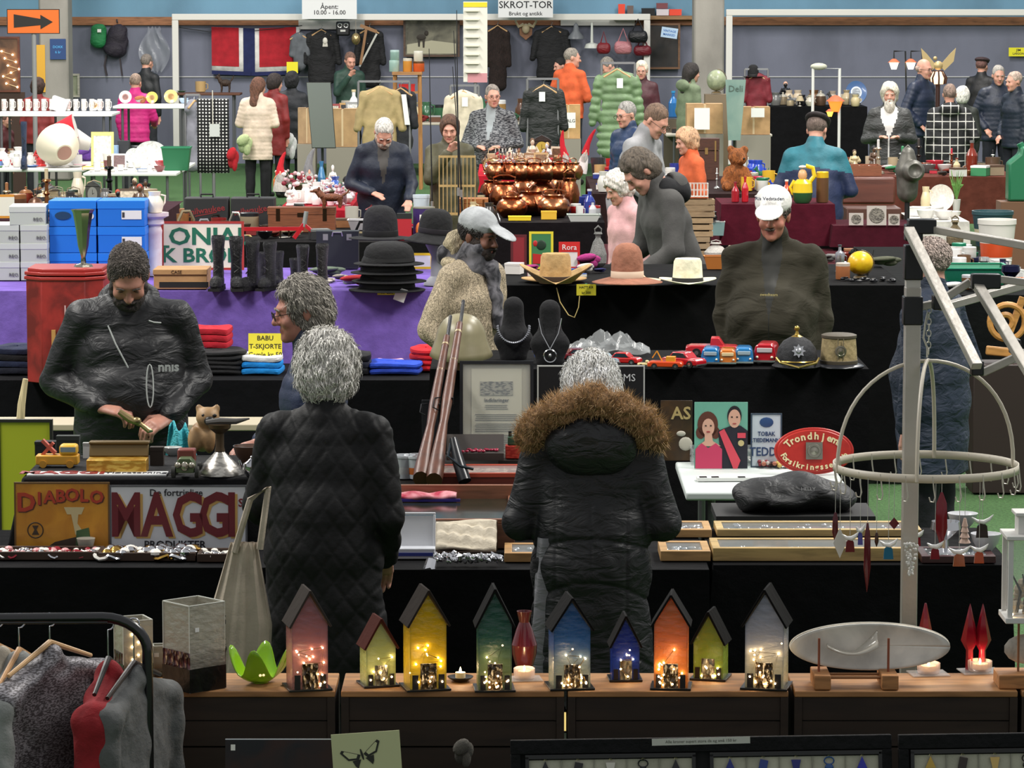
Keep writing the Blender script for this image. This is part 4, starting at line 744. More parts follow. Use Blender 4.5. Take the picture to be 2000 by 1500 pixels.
# short hairs of the trim
rg = random.Random(3); hm = MB(mat('c4a276', .9)); vv = [ (v.co.copy(), v.normal.copy()) for v in fo.data.vertices]
for i in range(5200):
    p, n = rg.choice(vv); 
    d=(n+Vector((rg.uniform(-.6,.6),rg.uniform(-.6,.6),rg.uniform(-.5,.7)))).normalized()*rg.uniform(.018,.034);s_=d.orthogonal().normalized()*.0011
    hm.cur = 0; hm.add([p - s_, p + s_, p + d], [(0, 1, 2)])
hm.obj('fur', fo)
hb=S(.008);hb.M=PP['fur'][2];hb.e((0,.13,1.40),(.17,.085,.12),(-25,0,0),k=.04);hb.obj('hood',mat('1a1b1d',.45,t='wrinkle',s=1.2),r_,scale=k,wr=.005)

# details of the nearest stallholder's jacket
r_, T = tf('nils')
m=MB(mat('c9cbc8',.5));m.T=T;m.tube([(-.085,-.115,1.40),(-.055,-.145,1.33),(-.02,-.150,1.26),(0,-.153,1.22)],.0035,5);m.tube([(.08,-.118,1.42),(.10,-.108,1.41),(.13,-.10,1.405)],.0035,5);m.obj('piping',r_,label='pale reflective collar piping')
m=MB(mat('b9bbb8',.5));m.T=T;m.tube([(.082+.014*math.cos(a),-.212+.1*.2*math.sin(a),1.17+.085*math.sin(a))for a in[i*PI/8 for i in range(16)]],.003,5,closed=True);m.obj('pocket_zip',r_,label='white outlined chest pocket zip')
text('nnıs', .05 * 1.1, mat('c8cac8', .5), r_, T @ Vector((.158, -.165, 1.235)), (96, 0, 8), bold=.03, name='chest_lettering')
r_, T = tf('olive'); text('swedteam', .022, mat('c0b070', .5), r_, T @ Vector((-.005, -.255, 1.245)), (90, 0, 0), name='chest_lettering')
r_,T=tf('olive','h');text('Ris Vedstaden',.026,mat('30384a',.6),r_,T@Vector((0,-.112,1.735)),(60,0,0),name='cap_lettering',bold=.02)
r_,T=tf('grey_cap','h');m=MB(mat('f0f0f0',.5));m.T=T@Matrix.Translation((.052,-.078,1.735))@euler(-22,0,38);m.prism([(-.035,.002),(-.022,-.012),(.0,-.010),(.045,.018),(.0,.0),(-.015,-.002),(-.026,.008)],.003);m.obj('cap_emblem',r_,label='white curved tick emblem')
m=S(.006);m.M=PP['grey_cap'][2];m.c((0,.0,1.47),(0,-.02,1.54),(.10,.10),(.085,.085),k=.03);m.c((.03,-.10,1.46),(.06,-.15,1.15),(.05,.03),(.04,.03),k=.02);m.c((-.02,.09,1.45),(-.05,.15,1.5),.05,.06,k=.03)
m.obj('scarf', mat('26262b', .95, t='mottle', c2='77757a', s=1.5), PP['grey_cap'][0], scale=PP['grey_cap'][1], wr=.006, wf=30)
m=S(.006);m.M=PP['grey_cap'][2];m.e((0,.12,1.56),(.09,.06,.08),k=.02);m.e((.0,.1,1.46),(.13,.07,.05),k=.03);m.obj('fur_collar',mat('cdbd9e',.95,t='fur'),PP['grey_cap'][0],scale=PP['grey_cap'][1],wr=.006,wf=60)
m=S(.007);m.M=PP['hoodie'][2];m.c((-.1,.04,1.46),(.1,.04,1.46),.06,.06,k=.03).e((0,.12,1.42),(.14,.07,.09),k=.03);m.obj('hood',mat('141417',.9,t='cloth'),PP['hoodie'][0],scale=PP['hoodie'][1],wr=.006)
r_, T = tf('specs', 'h'); m = MB(mat('241a16', .4)); m.T = T; m.box((-.088, -.035, 1.595), (.012, .055, .02), euler(25)); m.obj('ear_clip', r_)
r_,T=tf('navy_back');m=S(.01);m.M=PP['navy_back'][2];m.e((-.12,-.19,1.02),(.10,.06,.14),k=.02);m.obj('lining',mat('6d8f1e',.7,t='cloth'),r_,scale=PP['navy_back'][1],wr=.005,label='bright green lining')
# things that people hold
def hold(key,i,fwd=.06):r_,k,Mt,Mh,sh,el,wr=PP[key];u=(wr[i]-el[i]).normalized();p=wr[i]+u*(.09+fwd*0);bpy.context.view_layer.update();return r_.matrix_world@(p*k)
a, b = hold('nils', 0), hold('nils', 1); mid = (a + b) / 2
m=MB(mat('a89468',.3,.8));m.tube([a+Vector((.02,-.03,.02)),mid+Vector((-.03,-.03,.02)),mid+Vector((.02,-.03,-.005))],[.012,.017,.010],8);m.tube([mid+Vector((.0,-.03,.01)),mid+Vector((.05,-.03,-.03)),b+Vector((-.03,-.02,.0))],[.008,.012,.006],8);m.ell(mid+Vector((0,-.035,.012)),(.02,.015,.017));tag(m.obj('brass_fitting'),'small brass fitting held by the bearded stallholder','tool')
P=b+Vector((.06,.0,0));m=MB(mat('4fb9c4',.7,t='wrinkle',s=2,c2='fff'));m.sheet(14,14,lambda u,v:P+Vector(((u-.3)*.16*(.4+v),-.02+.03*math.sin(9*u+3*v),.02-.30*v+.02*math.sin(7*u))));tag(m.obj('turquoise_bag',solid=.004),'turquoise towel hanging from the stallholder second hand','towel')
# tote bag of the quilted-coat woman
A = at(508, 1042, 11.72); kk = 1 / scl(A); m = MB(mat('b3a594', .85, t='cloth', s=.8))
def tote(u,v):top=.52;a=2*PI*u;wd_=(.045+.062*min(1,v*1.6));return Vector((A.x-.055-.03*v+wd_*math.cos(a)+.008*math.sin(12*a)*v,A.y+.045*math.sin(a)*(.3+v)+.006*math.sin(9*a),A.z-.03-.45*v))
t=thing('tote_bag','beige cotton tote bag with dark lettering hanging beside the quilted coat','bag',(0,0,0));m.sheet(48,16,tote);m.obj('bag_body',t)
m=MB(mat('b3a594',.85,t='cloth'));m.tube([A+Vector((-.085,-.02,-.06)),A+Vector((-.03,-.03,.12)),A+Vector((.03,-.02,.16)),A+Vector((.0,-.02,-.05))],[.012,.011,.011,.012],6);m.obj('handle',t)
text('G\nR\nØ', .05, mat('2a2522', .8), t, A + Vector((-.125, -.075, -.33)), (90, 0, -28), bold=.01)

A=at(1066,1050,11.66);m=MB(mat('77777c',.8,t='wrinkle',s=.8));m.sheet(30,14,lambda u,v:Vector((A.x-.01*v+(.025+.03*v)*math.cos(2*PI*u)*(1+.2*math.sin(6*PI*u+3*v)),A.y+(.02+.02*v)*math.sin(2*PI*u),A.z-.48*v)));tag(m.obj('grey_bag'),'slim crumpled grey bag hanging at the side of the padded parka','bag')
# ---------------- purple bench: shoeboxes, signs, boots ----------------
def sbox(lab, px, base, w_, h_, dpt, Y, c, lid, rz=0, logo=None, loc_z=None):
    P = at(px, base, Y); k = 1 / scl(P)
    if loc_z is not None: P.z = loc_z
    t = thing('shoebox', lab, 'box', P, rz); W, Hh = w_ * k, h_ * k
    MB(mat(c, .55)).box((0, 0, Hh * .38), (W * .98, dpt * .98, Hh * .76)).obj('box_base', t, bev=.002)
    MB(mat(lid, .5)).box((0, 0, Hh * .84), (W, dpt, Hh * .32)).obj('lid', t, bev=.002)
    if logo=='w':MB(mat('e4e6e2',.6)).box((W*.22,-dpt/2-.001,Hh*.45),(W*.42,.002,Hh*.34)).obj('size_label',t);MB(mat('333',.6)).box((W*.05,-dpt/2-.003,Hh*.45),(W*.05,.002,Hh*.2)).obj('print',t)
    if logo=='e':m=MB(mat('123a5c',.5));T=euler(90);m.T=Matrix.Translation((-W*.2,-dpt/2-.001,Hh*.42))@T;m.lathe([(W*.17,0),(W*.17,.002)],24,sx=1,sy=.5);m.obj('oval_logo',t);m=MB(mat('ddd',.5));m.T=Matrix.Translation((W*.38,-dpt/2-.001,Hh*.4))@T;m.lathe([(W*.07,0),(W*.07,.002)],16);m.obj('sticker',t)
    if logo == 't': text('REO.', Hh * .26, mat('555', .6), t, (W * .3, -dpt / 2 - .002, Hh * .3))
    return t
zp = 1.1325; kb = 1 / scl(at(200, 525, 20.3)); hb_ = 52 * kb
BL, BLL = '0f6fd0', '1579dc'
for r_ in range(3):
    z = zp + r_ * hb_ * .98
    for i, px in enumerate((150, 244)):
        sbox(f"bright blue shoebox, {('bottom', 'middle', 'top')[r_]} of the {('stack behind the silver trophy', 'stack beside the white pedestal')[i]}",px,575,92,50,.3,20.3,BL,BLL,logo=(None,None,'e')[r_]if i==0 else(None,'w','w')[r_],loc_z=z)
for i, (px, n) in enumerate(((20, 3), (74, 3))):
    for r_ in range(n):
        sbox(f"pale green-grey shoebox, {('bottom', 'second', 'third')[r_]} in the {('stack at the very left', 'stack next to the blue shoeboxes')[i]}",px,575,52,36,.3,20.2,'b9beb4','c6cbc2',logo='t',loc_z=zp+r_*36*kb*.99)
sbox('single pale green shoebox lying across the top of the pale stacks',58,492,70,36,.3,20.2,'bcc2b7','c8cdc4',rz=4,logo='t',loc_z=zp+3*36*kb*.99)
item('bag','purple',76,456,52,40,'c9c6c2','d8d5d0',Y=20.2,label='crumpled white strappy shoes in tissue above the pale shoeboxes',cat='shoes',name='wrapped_shoes')
ITEMS and None
bpy.context.view_layer.update()
item('book','purple',8,568,44,46,'d9902e','b87a20',d=.1,Y=20.6,dz=.32,label='orange enamel plate edge behind the pale shoeboxes',cat='sign',name='enamel_plate')
# enamel sign with green letters
P = on(396, 530, 1.13); P = at(396, 522, 20.6); k = 1 / scl(P); P.z = zp + .02
t = thing('enamel_sign', 'cream enamel sign with green letters and red rim behind the boots', 'sign', P, 0, tilt=-4)
W, Hh = 158 * k, 92 * k
MB(mat('e9e2c8',.3)).box((0,0,Hh/2),(W,.012,Hh)).obj('panel',t);f_=MB(mat('a8352c',.4)).frame(W+.01,Hh+.01,.014,.02,c=(0,0,-.005)).obj('rim',t)
G = mat('1c6a4c', .4)
text('_ONIAL', 46 * k, G, t, (0, -.008, Hh * .68), bold=.025, sx=1.15); text('K BRØD', 38 * k, G, t, (.0, -.008, Hh * .28), bold=.025, sx=1.15)
P = on(352, 566, 1.13); k = 1 / scl(P)
t = thing('carton_box', 'flat open tan cardboard box below the cream enamel sign', 'box', (P.x, P.y + .14, zp))
MB(mat('b0875a',.8,t='cloth',s=.4)).box((0,0,.04),(104*k,.26,.08)).box((0,-.005,.095),(106*k,.27,.03)).obj('box_body',t,bev=.003);text('CASE',9*k,mat('4a3020',.7),t,(-.02,-.142,.095));MB(mat('1a1815',.8)).box((.02,-.131,.025),(96*k,.004,.03)).obj('dark_edge',t)
# pedestal and porcelain
P = at(301, 520, 20.4); k = 1 / scl(P); P.z = zp
m=MB(mat('e9e1e2',.35,t='mottle',c2='d8c4c6',s=.8));m.lathe([(.06,0),(.062,.02),(.046,.05),(.048,.24),(.05,.26),(.04,.29),(.062,.3),(.058,.33),(.088,.345),(.088,.365),(.0,.36)],28);tag(m.obj('pedestal'),'white porcelain column pedestal beside the cream enamel sign','pedestal',loc=P)
o=item('jug','purple',302,406,42,42,'efe6d2','c98a50',Y=20.4,label='white porcelain jug with orange flower on the column pedestal',cat='jug');o.location.z=zp+.362
# red cabinet and trophy
P = at(133, 745, 18.35); k = 1 / scl(P); W, Hh = 150 * k, 222 * k; P.z = .7515; P.y = 18.35; P.x = at(133, 740, 18.35).x
t = thing('metal_cabinet', 'tall worn red metal box standing behind the stallholder', 'cabinet', P)
ch = W * .22; poly = [(-W / 2, -.08), (-W / 2 + ch, -.16), (W / 2 - ch, -.16), (W / 2, -.08), (W / 2, .22), (-W / 2, .22)]
def vprism(m, poly, z0, z1, g=0): 
    n=len(poly);s_=1+g;V=[(x*s_,y*s_,z0)for x,y in poly]+[(x*s_,y*s_,z1)for x,y in poly];m.add(V,[tuple(range(n))[::-1],tuple(range(n,2*n))]+[(i,(i+1)%n,(i+1)%n+n,i+n)for i in range(n)]);return m
vprism(MB(mat('9e2a26', .45, t='mottle', c2='6e1c1a', s=.7)), poly, 0, Hh * .92).obj('box_body', t, bev=.004)
m=MB(mat('a32e2a',.35));vprism(m,poly,Hh*.90,Hh*.93,.05);vprism(m,poly,Hh*.94,Hh*.97,.04);vprism(m,poly,Hh*.97,Hh,-.04);m.obj('lid',t,bev=.004)
text('H', .1, mat('c8a0a0', .5), t, (.03, -.165, Hh * .62), name='painted_letter', sx=.8)
m = MB(mat('b8884a', .6)); m.bar((-.05, -.17, 0.01), (-.05, -.17, .28), .02, .02); m.obj('handle', t, label='worn pale wooden handle')
P2 = P.copy(); P2.z += Hh; P2.x = at(163, 520, 18.35).x; kk = 1 / scl(P2)
m=MB(mat('b9b3a6',.12,1));hh_=112*kk;m.lathe([(.05,0),(.045,.012),(.014,.02),(.012,.05),(.028,.11),(.045,hh_*.9),(.062,hh_),(.055,hh_),(.03,.15),(0,.1)],8,sx=1);tag(m.obj('trophy'),'tall fluted silver trophy vase standing on the red metal box','trophy',loc=P2)
# boots
bx = [(427, 566, 30, 106), (462, 566, 32, 104), (494, 566, 26, 96), (528, 570, 28, 94), (592, 574, 30, 88), (630, 576, 28, 90)]
for i, (px, b_, w_, h_) in enumerate(bx):
    item('boot','purple',px,b_,w_*1.5,h_,'17171a' if i!=5 else '211f1e','0c0c0c',d=1.25,rz=(-8,6,-35,-25,12,-14)[i],label='tall black leather boot, '+('first of the pair before the enamel sign','second of the pair before the enamel sign','slumped one next to the enamel sign corner','leaning one behind the bespectacled man','laced one above the bespectacled man','last one, beside the black hats')[i],cat='boot')
o=item('case','purple',660,524,82,76,'22262a','b8b8b0',d=.45,label='black instrument case with chrome clasps behind the black hats',cat='case')
item('heap', 'purple', 640, 566, 60, 22, '6b7a68', '54604f', Y=20.4, label='grey green cloth rolled behind the boots', cat='cloth')
item('heap', 'purple', 700, 558, 60, 26, 'c02028', 'e8e2dc', label='red and white cloth beside the stack of black hats', cat='cloth')
# hats
def hat(lab, px, base, w_, h_, c, band, surf=None, brim=1, Y=None, tilt=0, droop=0, dz=0, crownw=.52, z=None, dent=False, bandname='hat_band'):
    P = on(px, base, SURF[surf][0] + .0015) if Y is None else at(px, base, Y)
    if z is not None: P.z = z
    k = 1 / scl(P); W = w_ * k / 2; Hh = h_ * k; P.z += dz; cw = W * crownw
    t = thing('hat', lab, 'hat', P, 0); t.rotation_euler = (0, R(tilt), 0); cm = mat(c, .9, t='cloth', s=2.5)
    m = MB(cm); n = 36; V = []; prof = [(1.0, .0), (.8, .0), (cw / W * 1.02, .0), (cw / W * 1.02, .0)]
    def bz(r, a): return Hh * .10 + Hh * droop * ((r - .5) / .5) * (abs(math.cos(a)) if droop > 0 else 1) if r > .5 else Hh * .08
    def br(u,v):a=2*PI*u;r=cw/W*.96+(1-cw/W*.96)*v;return Vector((W*r*math.cos(a),W*r*.95*math.sin(a),bz(r,a)))
    m.sheet(n, 6, br); m.obj('brim', t, solid=.005)
    m=MB(cm);top=Hh;m.lathe([(cw,Hh*.06),(cw,Hh*.3),(cw*.97,Hh*.55),(cw*.88,Hh*.76),(cw*.7,Hh*.9),(cw*.4,Hh*.98),(0,Hh)]if not dent else[(cw,Hh*.06),(cw*.95,Hh*.5),(cw*.9,Hh*.88),(cw*.8,Hh*.99),(cw*.5,Hh*.95),(0,Hh*.88)],28);m.obj('crown',t)
    m=MB(mat(band,.7));m.lathe([(cw*1.01,Hh*.1),(cw*1.025,Hh*.12),(cw*1.01,Hh*.27),(cw*.99,Hh*.28)],28);m.obj(bandname,t)
    return t
for i in range(4):hat(f"black felt hat, {('lowest', 'second', 'third', 'fourth')[i]} in the crushed stack with the yellow price note",756+(i%2)*4,566,150-4*i,44,'101012','08080a','purple',z=zp+i*.048,crownw=.72,droop=-.1)
hat('black round-crowned felt hat on top of the black hat stack',743,530,124,68,'141417','0a0a0b','purple',z=zp+.185,crownw=.56,droop=-.05)
P = at(853, 556, 19.75); k = 1 / scl(P); P.z = zp
m=MB(mat('9a9aa0',.6));m.lathe([(.075,0),(.07,.015),(.035,.05),(.03,.16),(.05,.2),(.075,.25),(.078,.32),(.05,.36),(0,.38)],24);tag(m.obj('mannequin_head'),'grey faceless mannequin head carrying a black hat','mannequin',loc=P)
hat('black wide-brimmed hat on the grey mannequin head', 848, 0, 118, 54, '131315', '1d1820', Y=19.75, z=zp + .275, tilt=6, droop=-.35, crownw=.56)
hat('natural straw cowboy hat with dark brim edge', 1085, 556, 140, 62, 'b49362', '32241a', 'hats', crownw=.46, droop=.55, dent=True)
hat('straw hat lying under the cowboy hat', 1082, 560, 128, 22, 'b08d5c', '6a4a2a', 'hats', Y=20.0, z=1.1315, crownw=.5, droop=.2, dent=True)
hat('wide brown felt hat with thin cream cord', 1225, 560, 138, 76, '9a6650', 'd8c0a8', 'hats', crownw=.46, droop=-.12, dz=.03)
hat('pale straw brim poking out under the brown felt hat', 1232, 566, 118, 14, 'd8c8a4', 'c0a884', 'hats', Y=20.05, z=1.1315, crownw=.5)
hat('cream panama hat with black band', 1343, 556, 112, 52, 'ece6c8', '15151a', 'hats', crownw=.54, dent=True, droop=.15)
# price notes
def note(lab, px, py, w_, h_, Y, lines, c='f0e03c', rx=0, rz=0, ink='333022', name='price_note', sz=.3, back=.002, clip=.06):
    P = at(px, py + h_ / 2, Y); k = 1 / scl(P); t = thing(name, lab, 'sign', P, 0); t.rotation_euler = (R(rx), R(rz), 0)
    MB(mat(c, .7)).box((0, 0, h_ * k / 2), (w_ * k, .002, h_ * k)).obj('paper', t)
    MB(mat('2a8a4a', .5)).box((0, clip / 2 + .001, h_ * k - .004), (.012, clip, .006)).obj('clip', t)
    for i,l in enumerate(lines):text(l,h_*k*sz,mat(ink,.8),t,(0,-back,h_*k*(1-(i+.6)/(len(lines)+.1))),name='handwriting' if c!='e8e8e4' else 'print',ext=.0004,bold=.01)
    return t
note('yellow handwritten price note pinned below the black hats', 756, 562, 38, 28, 19.33, ['Bowler', 'HATT', 'Kr 200'])
note('white receipt hanging beside the yellow hat note', 778, 575, 22, 26, 19.31, [], 'dfe0dc', rz=20)
note('yellow handwritten note below the brown felt hat', 1145, 566, 38, 22, 19.7, ['HATT KR', 'kr 300'])
note('large yellow handwritten T-shirt price sign', 518, 676, 66, 50, 18.65, ['BABU', 'T-SKJORTE', 'Gamle kr 50'], rx=-8, sz=.26)
m=MB(mat('c8b070',.5));m.tube([at(1087,562,19.68),at(1094,590,19.67),at(1110,615,19.67),at(1122,620,19.67),at(1130,600,19.67),at(1132,578,19.68)],.003,6);tag(m.obj('gold_chain'),'thin gold chain hanging down the black cloth from the straw hat','chain')
# ---------------- folded T-shirts ----------------
def shirts(px, base, w_, n, cols, lab, h_=14, rz=0):
    P = on(px, base, .7515); P.y = max(P.y, 18.62 + .1); k = 1 / scl(P)
    for i in range(n):
        c = cols[min(i, len(cols) - 1)]; s = MB(mat(c, .9, t='cloth', s=1.5)); ww = w_ * k * (1 - .03 * (i % 2)); th = h_ * k
        def f(u,v,ww=ww,th=th,i=i):a=2*PI*u;r=(1+.04*math.sin(5*a+i*2));z=(0,th*.1,th*.45,th*.85,th,th)[int(round(v*5))];q=(.0,.96,1,.98,.9,0)[int(round(v*5))];e=.55;cx_,sx_=math.cos(a),math.sin(a);return Vector((ww/2*q*r*math.copysign(abs(cx_)**e,cx_),.13*q*math.copysign(abs(sx_)**e,sx_),z+.004*math.sin(3*a+i)))
        s.sheet(28,5,f);o=s.obj('folded_shirt');tag(o,f"{lab}, {('bottom', 'second', 'third', 'fourth', 'fifth', 'sixth', 'seventh')[i]} of the pile" if n>1 else lab,'shirt',loc=(P.x,P.y,P.z+th*1.02*i),rz=rz+(i*7)%5-2)
shirts(22, 738, 96, 4, ['1a1e2c', '222c48', '141418', '1c2440'], 'dark folded T-shirt in the pile at the left table end', 13)
shirts(50, 718, 40, 1, ['2a4fc0'], 'small bright blue folded shirt beside the red metal box', 60 - 46)
shirts(425, 738, 96, 5, ['141416', '1a1a1d', '141416', '17171a', '1c1c1e'], 'black folded T-shirt below the red shirts', 9)
for i in range(3):shirts(415+3*i,690-0,78,1,['b5182a'],('red folded T-shirt, lowest of the red pile on the black shirts','red folded T-shirt, middle of the red pile on the black shirts','red folded T-shirt, top of the red pile on the black shirts')[i],13)
shirts(500, 746, 84, 3, ['1389d8', '118ae0', 'e8e8e8'], 'bright blue folded T-shirt under the yellow price sign', 12)
shirts(690, 742, 60, 3, ['16161c', '1d2030', '141418'], 'dark folded T-shirt beside the blue shirts', 13)
shirts(768, 740, 108, 2, ['1c3ea8', '2248c0'], 'royal blue folded T-shirt near the sheepskin coat', 11)
shirts(760, 716, 56, 1, ['e0a8b4'], 'pale pink folded T-shirt behind the royal blue ones', 12)
shirts(832, 722, 64, 4, ['c01420', 'c41622', 'b8121e', 'c61824'], 'red folded T-shirt beside the sheepskin coat', 11)
for o in [o for o in bpy.data.objects if o.name.startswith('folded_shirt') and 'red pile on the black' in o.get('label', '')]:
    i=('lowest','middle','top').index(o['label'].split(', ')[1].split()[0]);o.location=(at(412,700,18.85).x,18.85,.7515+5*.0248+i*.036)
# ---------------- bench with toy cars, busts, helmets ----------------
zc_ = 1.0015
def car(lab, px, base, w_, c, kind='sedan', rz=0, c2=None):
    P=on(px,base,zc_);k=1/scl(P);t=thing('toy_car',lab,'toy car',P,rz);L=w_*k*(1.5 if kind in('sedan','crane')else 1.25 if kind=='pickup' else 1.12);m=MB(mat(c,.2,ct='clear'))
    if kind == 'van':
        h_=L*.95;m.prism([(-.5*L,.12*L),(.5*L,.12*L),(.5*L,.5*L),(.44*L,.85*L),(.3*L,.95*L),(-.3*L,.95*L),(-.44*L,.85*L),(-.5*L,.5*L)],L*1.9,c=(0,L*.95,0));m.obj('body_shell',t,bev=.006)
        MB(mat(c2 or '9fb4bf',.1)).box((0,-.002,L*.68),(L*.7,.006,L*.22)).obj('windscreen',t,bev=.004);m=MB(mat('e8e0c8',.3));[m.ell((s_*L*.34,-.003,L*.36),(.07*L,.01,.07*L),n=10)for s_ in(-1,1)];m.obj('headlights',t)
        MB(mat('c8c8c8', .2, .9)).box((0, -.004, L * .18), (L * 1.0, .008, L * .09)).obj('bumper', t)
        wx_ = [(-L * .42, .25 * L), (L * .42, .25 * L), (-L * .42, 1.5 * L), (L * .42, 1.5 * L)]
        for x, y in wx_: mw = MB(mat('151515', .7)); mw.cyl((x - .07 * L, y, .14 * L), (x + .07 * L, y, .14 * L), .14 * L, n=14); mw.obj('wheel', t)
    else:
        h_=.24*L;m.prism([(-.5*L,.06*L),(.5*L,.06*L),(.5*L,.17*L),(.42*L,.21*L),(.2*L,.22*L),(-.4*L,.22*L),(-.5*L,.19*L)],L*.42);m.obj('body_shell',t,bev=.005)
        if kind=='pickup':m=MB(mat(c,.2));m.prism([(-.05*L,.21*L),(.22*L,.21*L),(.12*L,.36*L),(-.03*L,.36*L)],L*.38);m.obj('cab',t,bev=.004)
        elif kind=='crane':m=MB(mat('e09a30',.3));m.box((.15*L,0,.28*L),(.25*L,.3*L,.14*L));m.bar((-.1*L,0,.22*L),(-.25*L,0,.5*L),.03*L);m.bar((-.25*L,0,.5*L),(-.38*L,0,.3*L),.03*L);m.obj('crane_arm',t)
        else:
            m=MB(mat(c,.2,ct='clear'));m.prism([(-.33*L,.21*L),(.26*L,.21*L),(.12*L,.35*L),(-.2*L,.35*L)],L*.38);m.obj('cab',t,bev=.005)
            MB(mat('25303a',.1)).prism([(-.27*L,.225*L),(.2*L,.225*L),(.1*L,.33*L),(-.17*L,.33*L)],L*.39).obj('windows',t)
        for x in (-.3, .3):
            for y in(-1,1):mw=MB(mat('151515',.6));mw.cyl((x*L,y*.16*L,.085*L),(x*L,y*.225*L,.085*L),.085*L,n=16);mw.use(mat('ccc',.2,.9));mw.cyl((x*L,y*.226*L,.085*L),(x*L,y*.23*L,.085*L),.04*L,n=10);mw.obj('wheel',t)
        MB(mat('cfcfcf',.15,.9)).box((.5*L,0,.08*L),(.02*L,.4*L,.03*L)).box((-.5*L,0,.08*L),(.02*L,.4*L,.03*L)).obj('bumper',t)
    return t
car('dark red metallic toy car at the end by the necklace bust', 1128, 704, 46, '7c1020', rz=12)
car('pale blue toy car behind the white-haired head', 1178, 712, 44, '8fb3c4', rz=-30)
car('bright red toy convertible near the white-haired head', 1218, 712, 46, 'c01818', rz=-20)
car('small cream toy tractor in the toy car row', 1262, 716, 28, 'd8c890', 'pickup')
car('orange toy tow truck with yellow crane arm', 1300, 720, 46, 'd84a20', 'crane', rz=-10)
car('big red toy sedan with black windows in the row middle', 1336, 716, 56, 'b81222', rz=-38)
car('long pinkish red toy pickup behind the toy vans', 1392, 696, 84, 'c83038', 'pickup', rz=-4)
car('blue toy van with pale roof, first of the two blue ones', 1387, 715, 32, '1f78b8', 'van', rz=-6)
car('orange and cream toy van between two blue vans', 1421, 715, 30, 'd87828', 'van', rz=-4, c2='e8d0a0')
car('blue toy van standing right of the orange one', 1453, 714, 32, '2a80c0', 'van', rz=-4)
car('red toy beetle-shaped car with rounded bonnet beside the police helmet', 1493, 713, 38, 'b81425', 'van', rz=-10, c2='c8c0c0')
# busts with necklaces
for px,base,w_,h_,lab in((1003,700,74,108,'black velvet necklace bust with a chunky silver necklace'),(1074,710,74,112,'black velvet necklace bust with a silver pendant chain')):
    P = on(px, base, zc_); k = 1 / scl(P); W, Hh = w_ * k / 2, h_ * k; t = thing('necklace_bust', lab, 'bust', P)
    s_=S(.006);s_.c((0,0,.02),(0,.0,Hh*.35),(W*.75,.06),(W*.95,.06),k=.02);s_.c((0,0,Hh*.35),(0,.02,Hh*.62),(W*.95,.055),(W*.55,.045),k=.03);s_.c((0,.02,Hh*.6),(0,.02,Hh*.93),.05,.05,k=.02)
    s_.obj('bust', mat('0d0d10', .95, t='cloth', s=2), t)
    if px < 1040:
        m = MB(mat('c8c8cc', .15, 1))
        for i in range(26):a=PI*(1+i/25);m.ell((.075*math.cos(a),-.062-.02*math.sin(-a),Hh*.60+.06*math.sin(a)*1.3),.0085,n=6)
        m.obj('necklace', t)
    else:
        m=MB(mat('d0d0d0',.15,1));m.tube([(-.055,-.03,Hh*.8),(-.04,-.062,Hh*.55),(0,-.075,Hh*.28)],.003,5);m.tube([(.055,-.03,Hh*.8),(.04,-.062,Hh*.55),(0,-.075,Hh*.28)],.003,5)
        m.tube([(.03*math.cos(a),-.078,Hh*.16+.03*math.sin(a))for a in[i*PI/8 for i in range(16)]],.004,5,closed=True);m.ell((0,-.078,Hh*.16),(.008,.006,.013));m.obj('pendant_necklace',t)
# helmet on block
P = on(905, 706, zc_); P.y = 16.6; k = 1 / scl(P); P.x = at(901, 700, 16.6).x; P.z = zc_
m=MB(mat('6a4a30',.7,t='woodz'));m.lathe([(.085,0),(.08,.03),(.07,.08),(.075,.1)],20);tag(m.obj('wooden_hat_block'),'turned brown wooden block below the steel helmet','block',loc=P)
t=thing('steel_helmet','khaki steel military helmet on a brown wooden block','helmet',(P.x,P.y,P.z+.075));m=MB(mat('8d8567',.35,t='mottle',c2='7c7458',s=.5));n=36
def hf(u,v):a=2*PI*u;b_=v*PI*.5;r=(math.sin(b_)**.8)*(.118+.0*v);fl=.022*max(0,(v-.8)/.2);zz=.165*math.cos(b_*.98)+.02-(.035*(v>.7)*(v-.7)/.3*(1+.6*abs(math.sin(a))));return Vector(((r+fl)*math.cos(a)*1.06,(r+fl)*math.sin(a)*1.12,zz))
m.sheet(n,14,hf);m.obj('shell',t,solid=.004);m=MB(mat('4a3424',.6));m.tube([(-.1,0,.02),(-.09,-.02,-.05),(0,-.03,-.08),(.09,-.02,-.05),(.1,0,.02)],.006,6);m.obj('chin_strap',t)
# rifles leaning
for i,(a_,b_,lab)in enumerate((((822,935,15.0),(880,618,15.9),'old bolt rifle with pale band leaning in front of the other'),((848,938,14.9),(905,588,16.0),'long dark rifle leaning behind the steel helmet stand'))):
    A,B=on(a_[0],a_[1],.795),at(*b_);t=thing('rifle',lab,'rifle',A);d=B-A;dn=d.normalized();sd=dn.cross(Vector((0,1,0))).normalized()
    m=MB(mat('55301f',.4,t='woodz',s=.4));m.tube([dn*0+sd*.0,dn*.08,d*.30,d*.42,d*.86],[.034,.036,.018,.024,.015],10);m.obj('stock',t)
    m = MB(mat('2a2a2c', .3, .8)); m.tube([d * .45 - sd * .014, d], .008, 8); m.box(d * .42 - sd * .012, (.03, .03, .03)); m.obj('barrel', t)
    m=MB(mat('b8a480',.4,.6));m.cyl(d*.63,d*.64,.019);m.cyl(d*.8,d*.81,.017);m.obj('band',t,label='pale metal bands');m=MB(mat('2a2a2c',.3,.8));m.tube([d*.36+sd*.03,d*.37+sd*.055,d*.42+sd*.055,d*.43+sd*.03],.003,5);m.obj('trigger_guard',t)
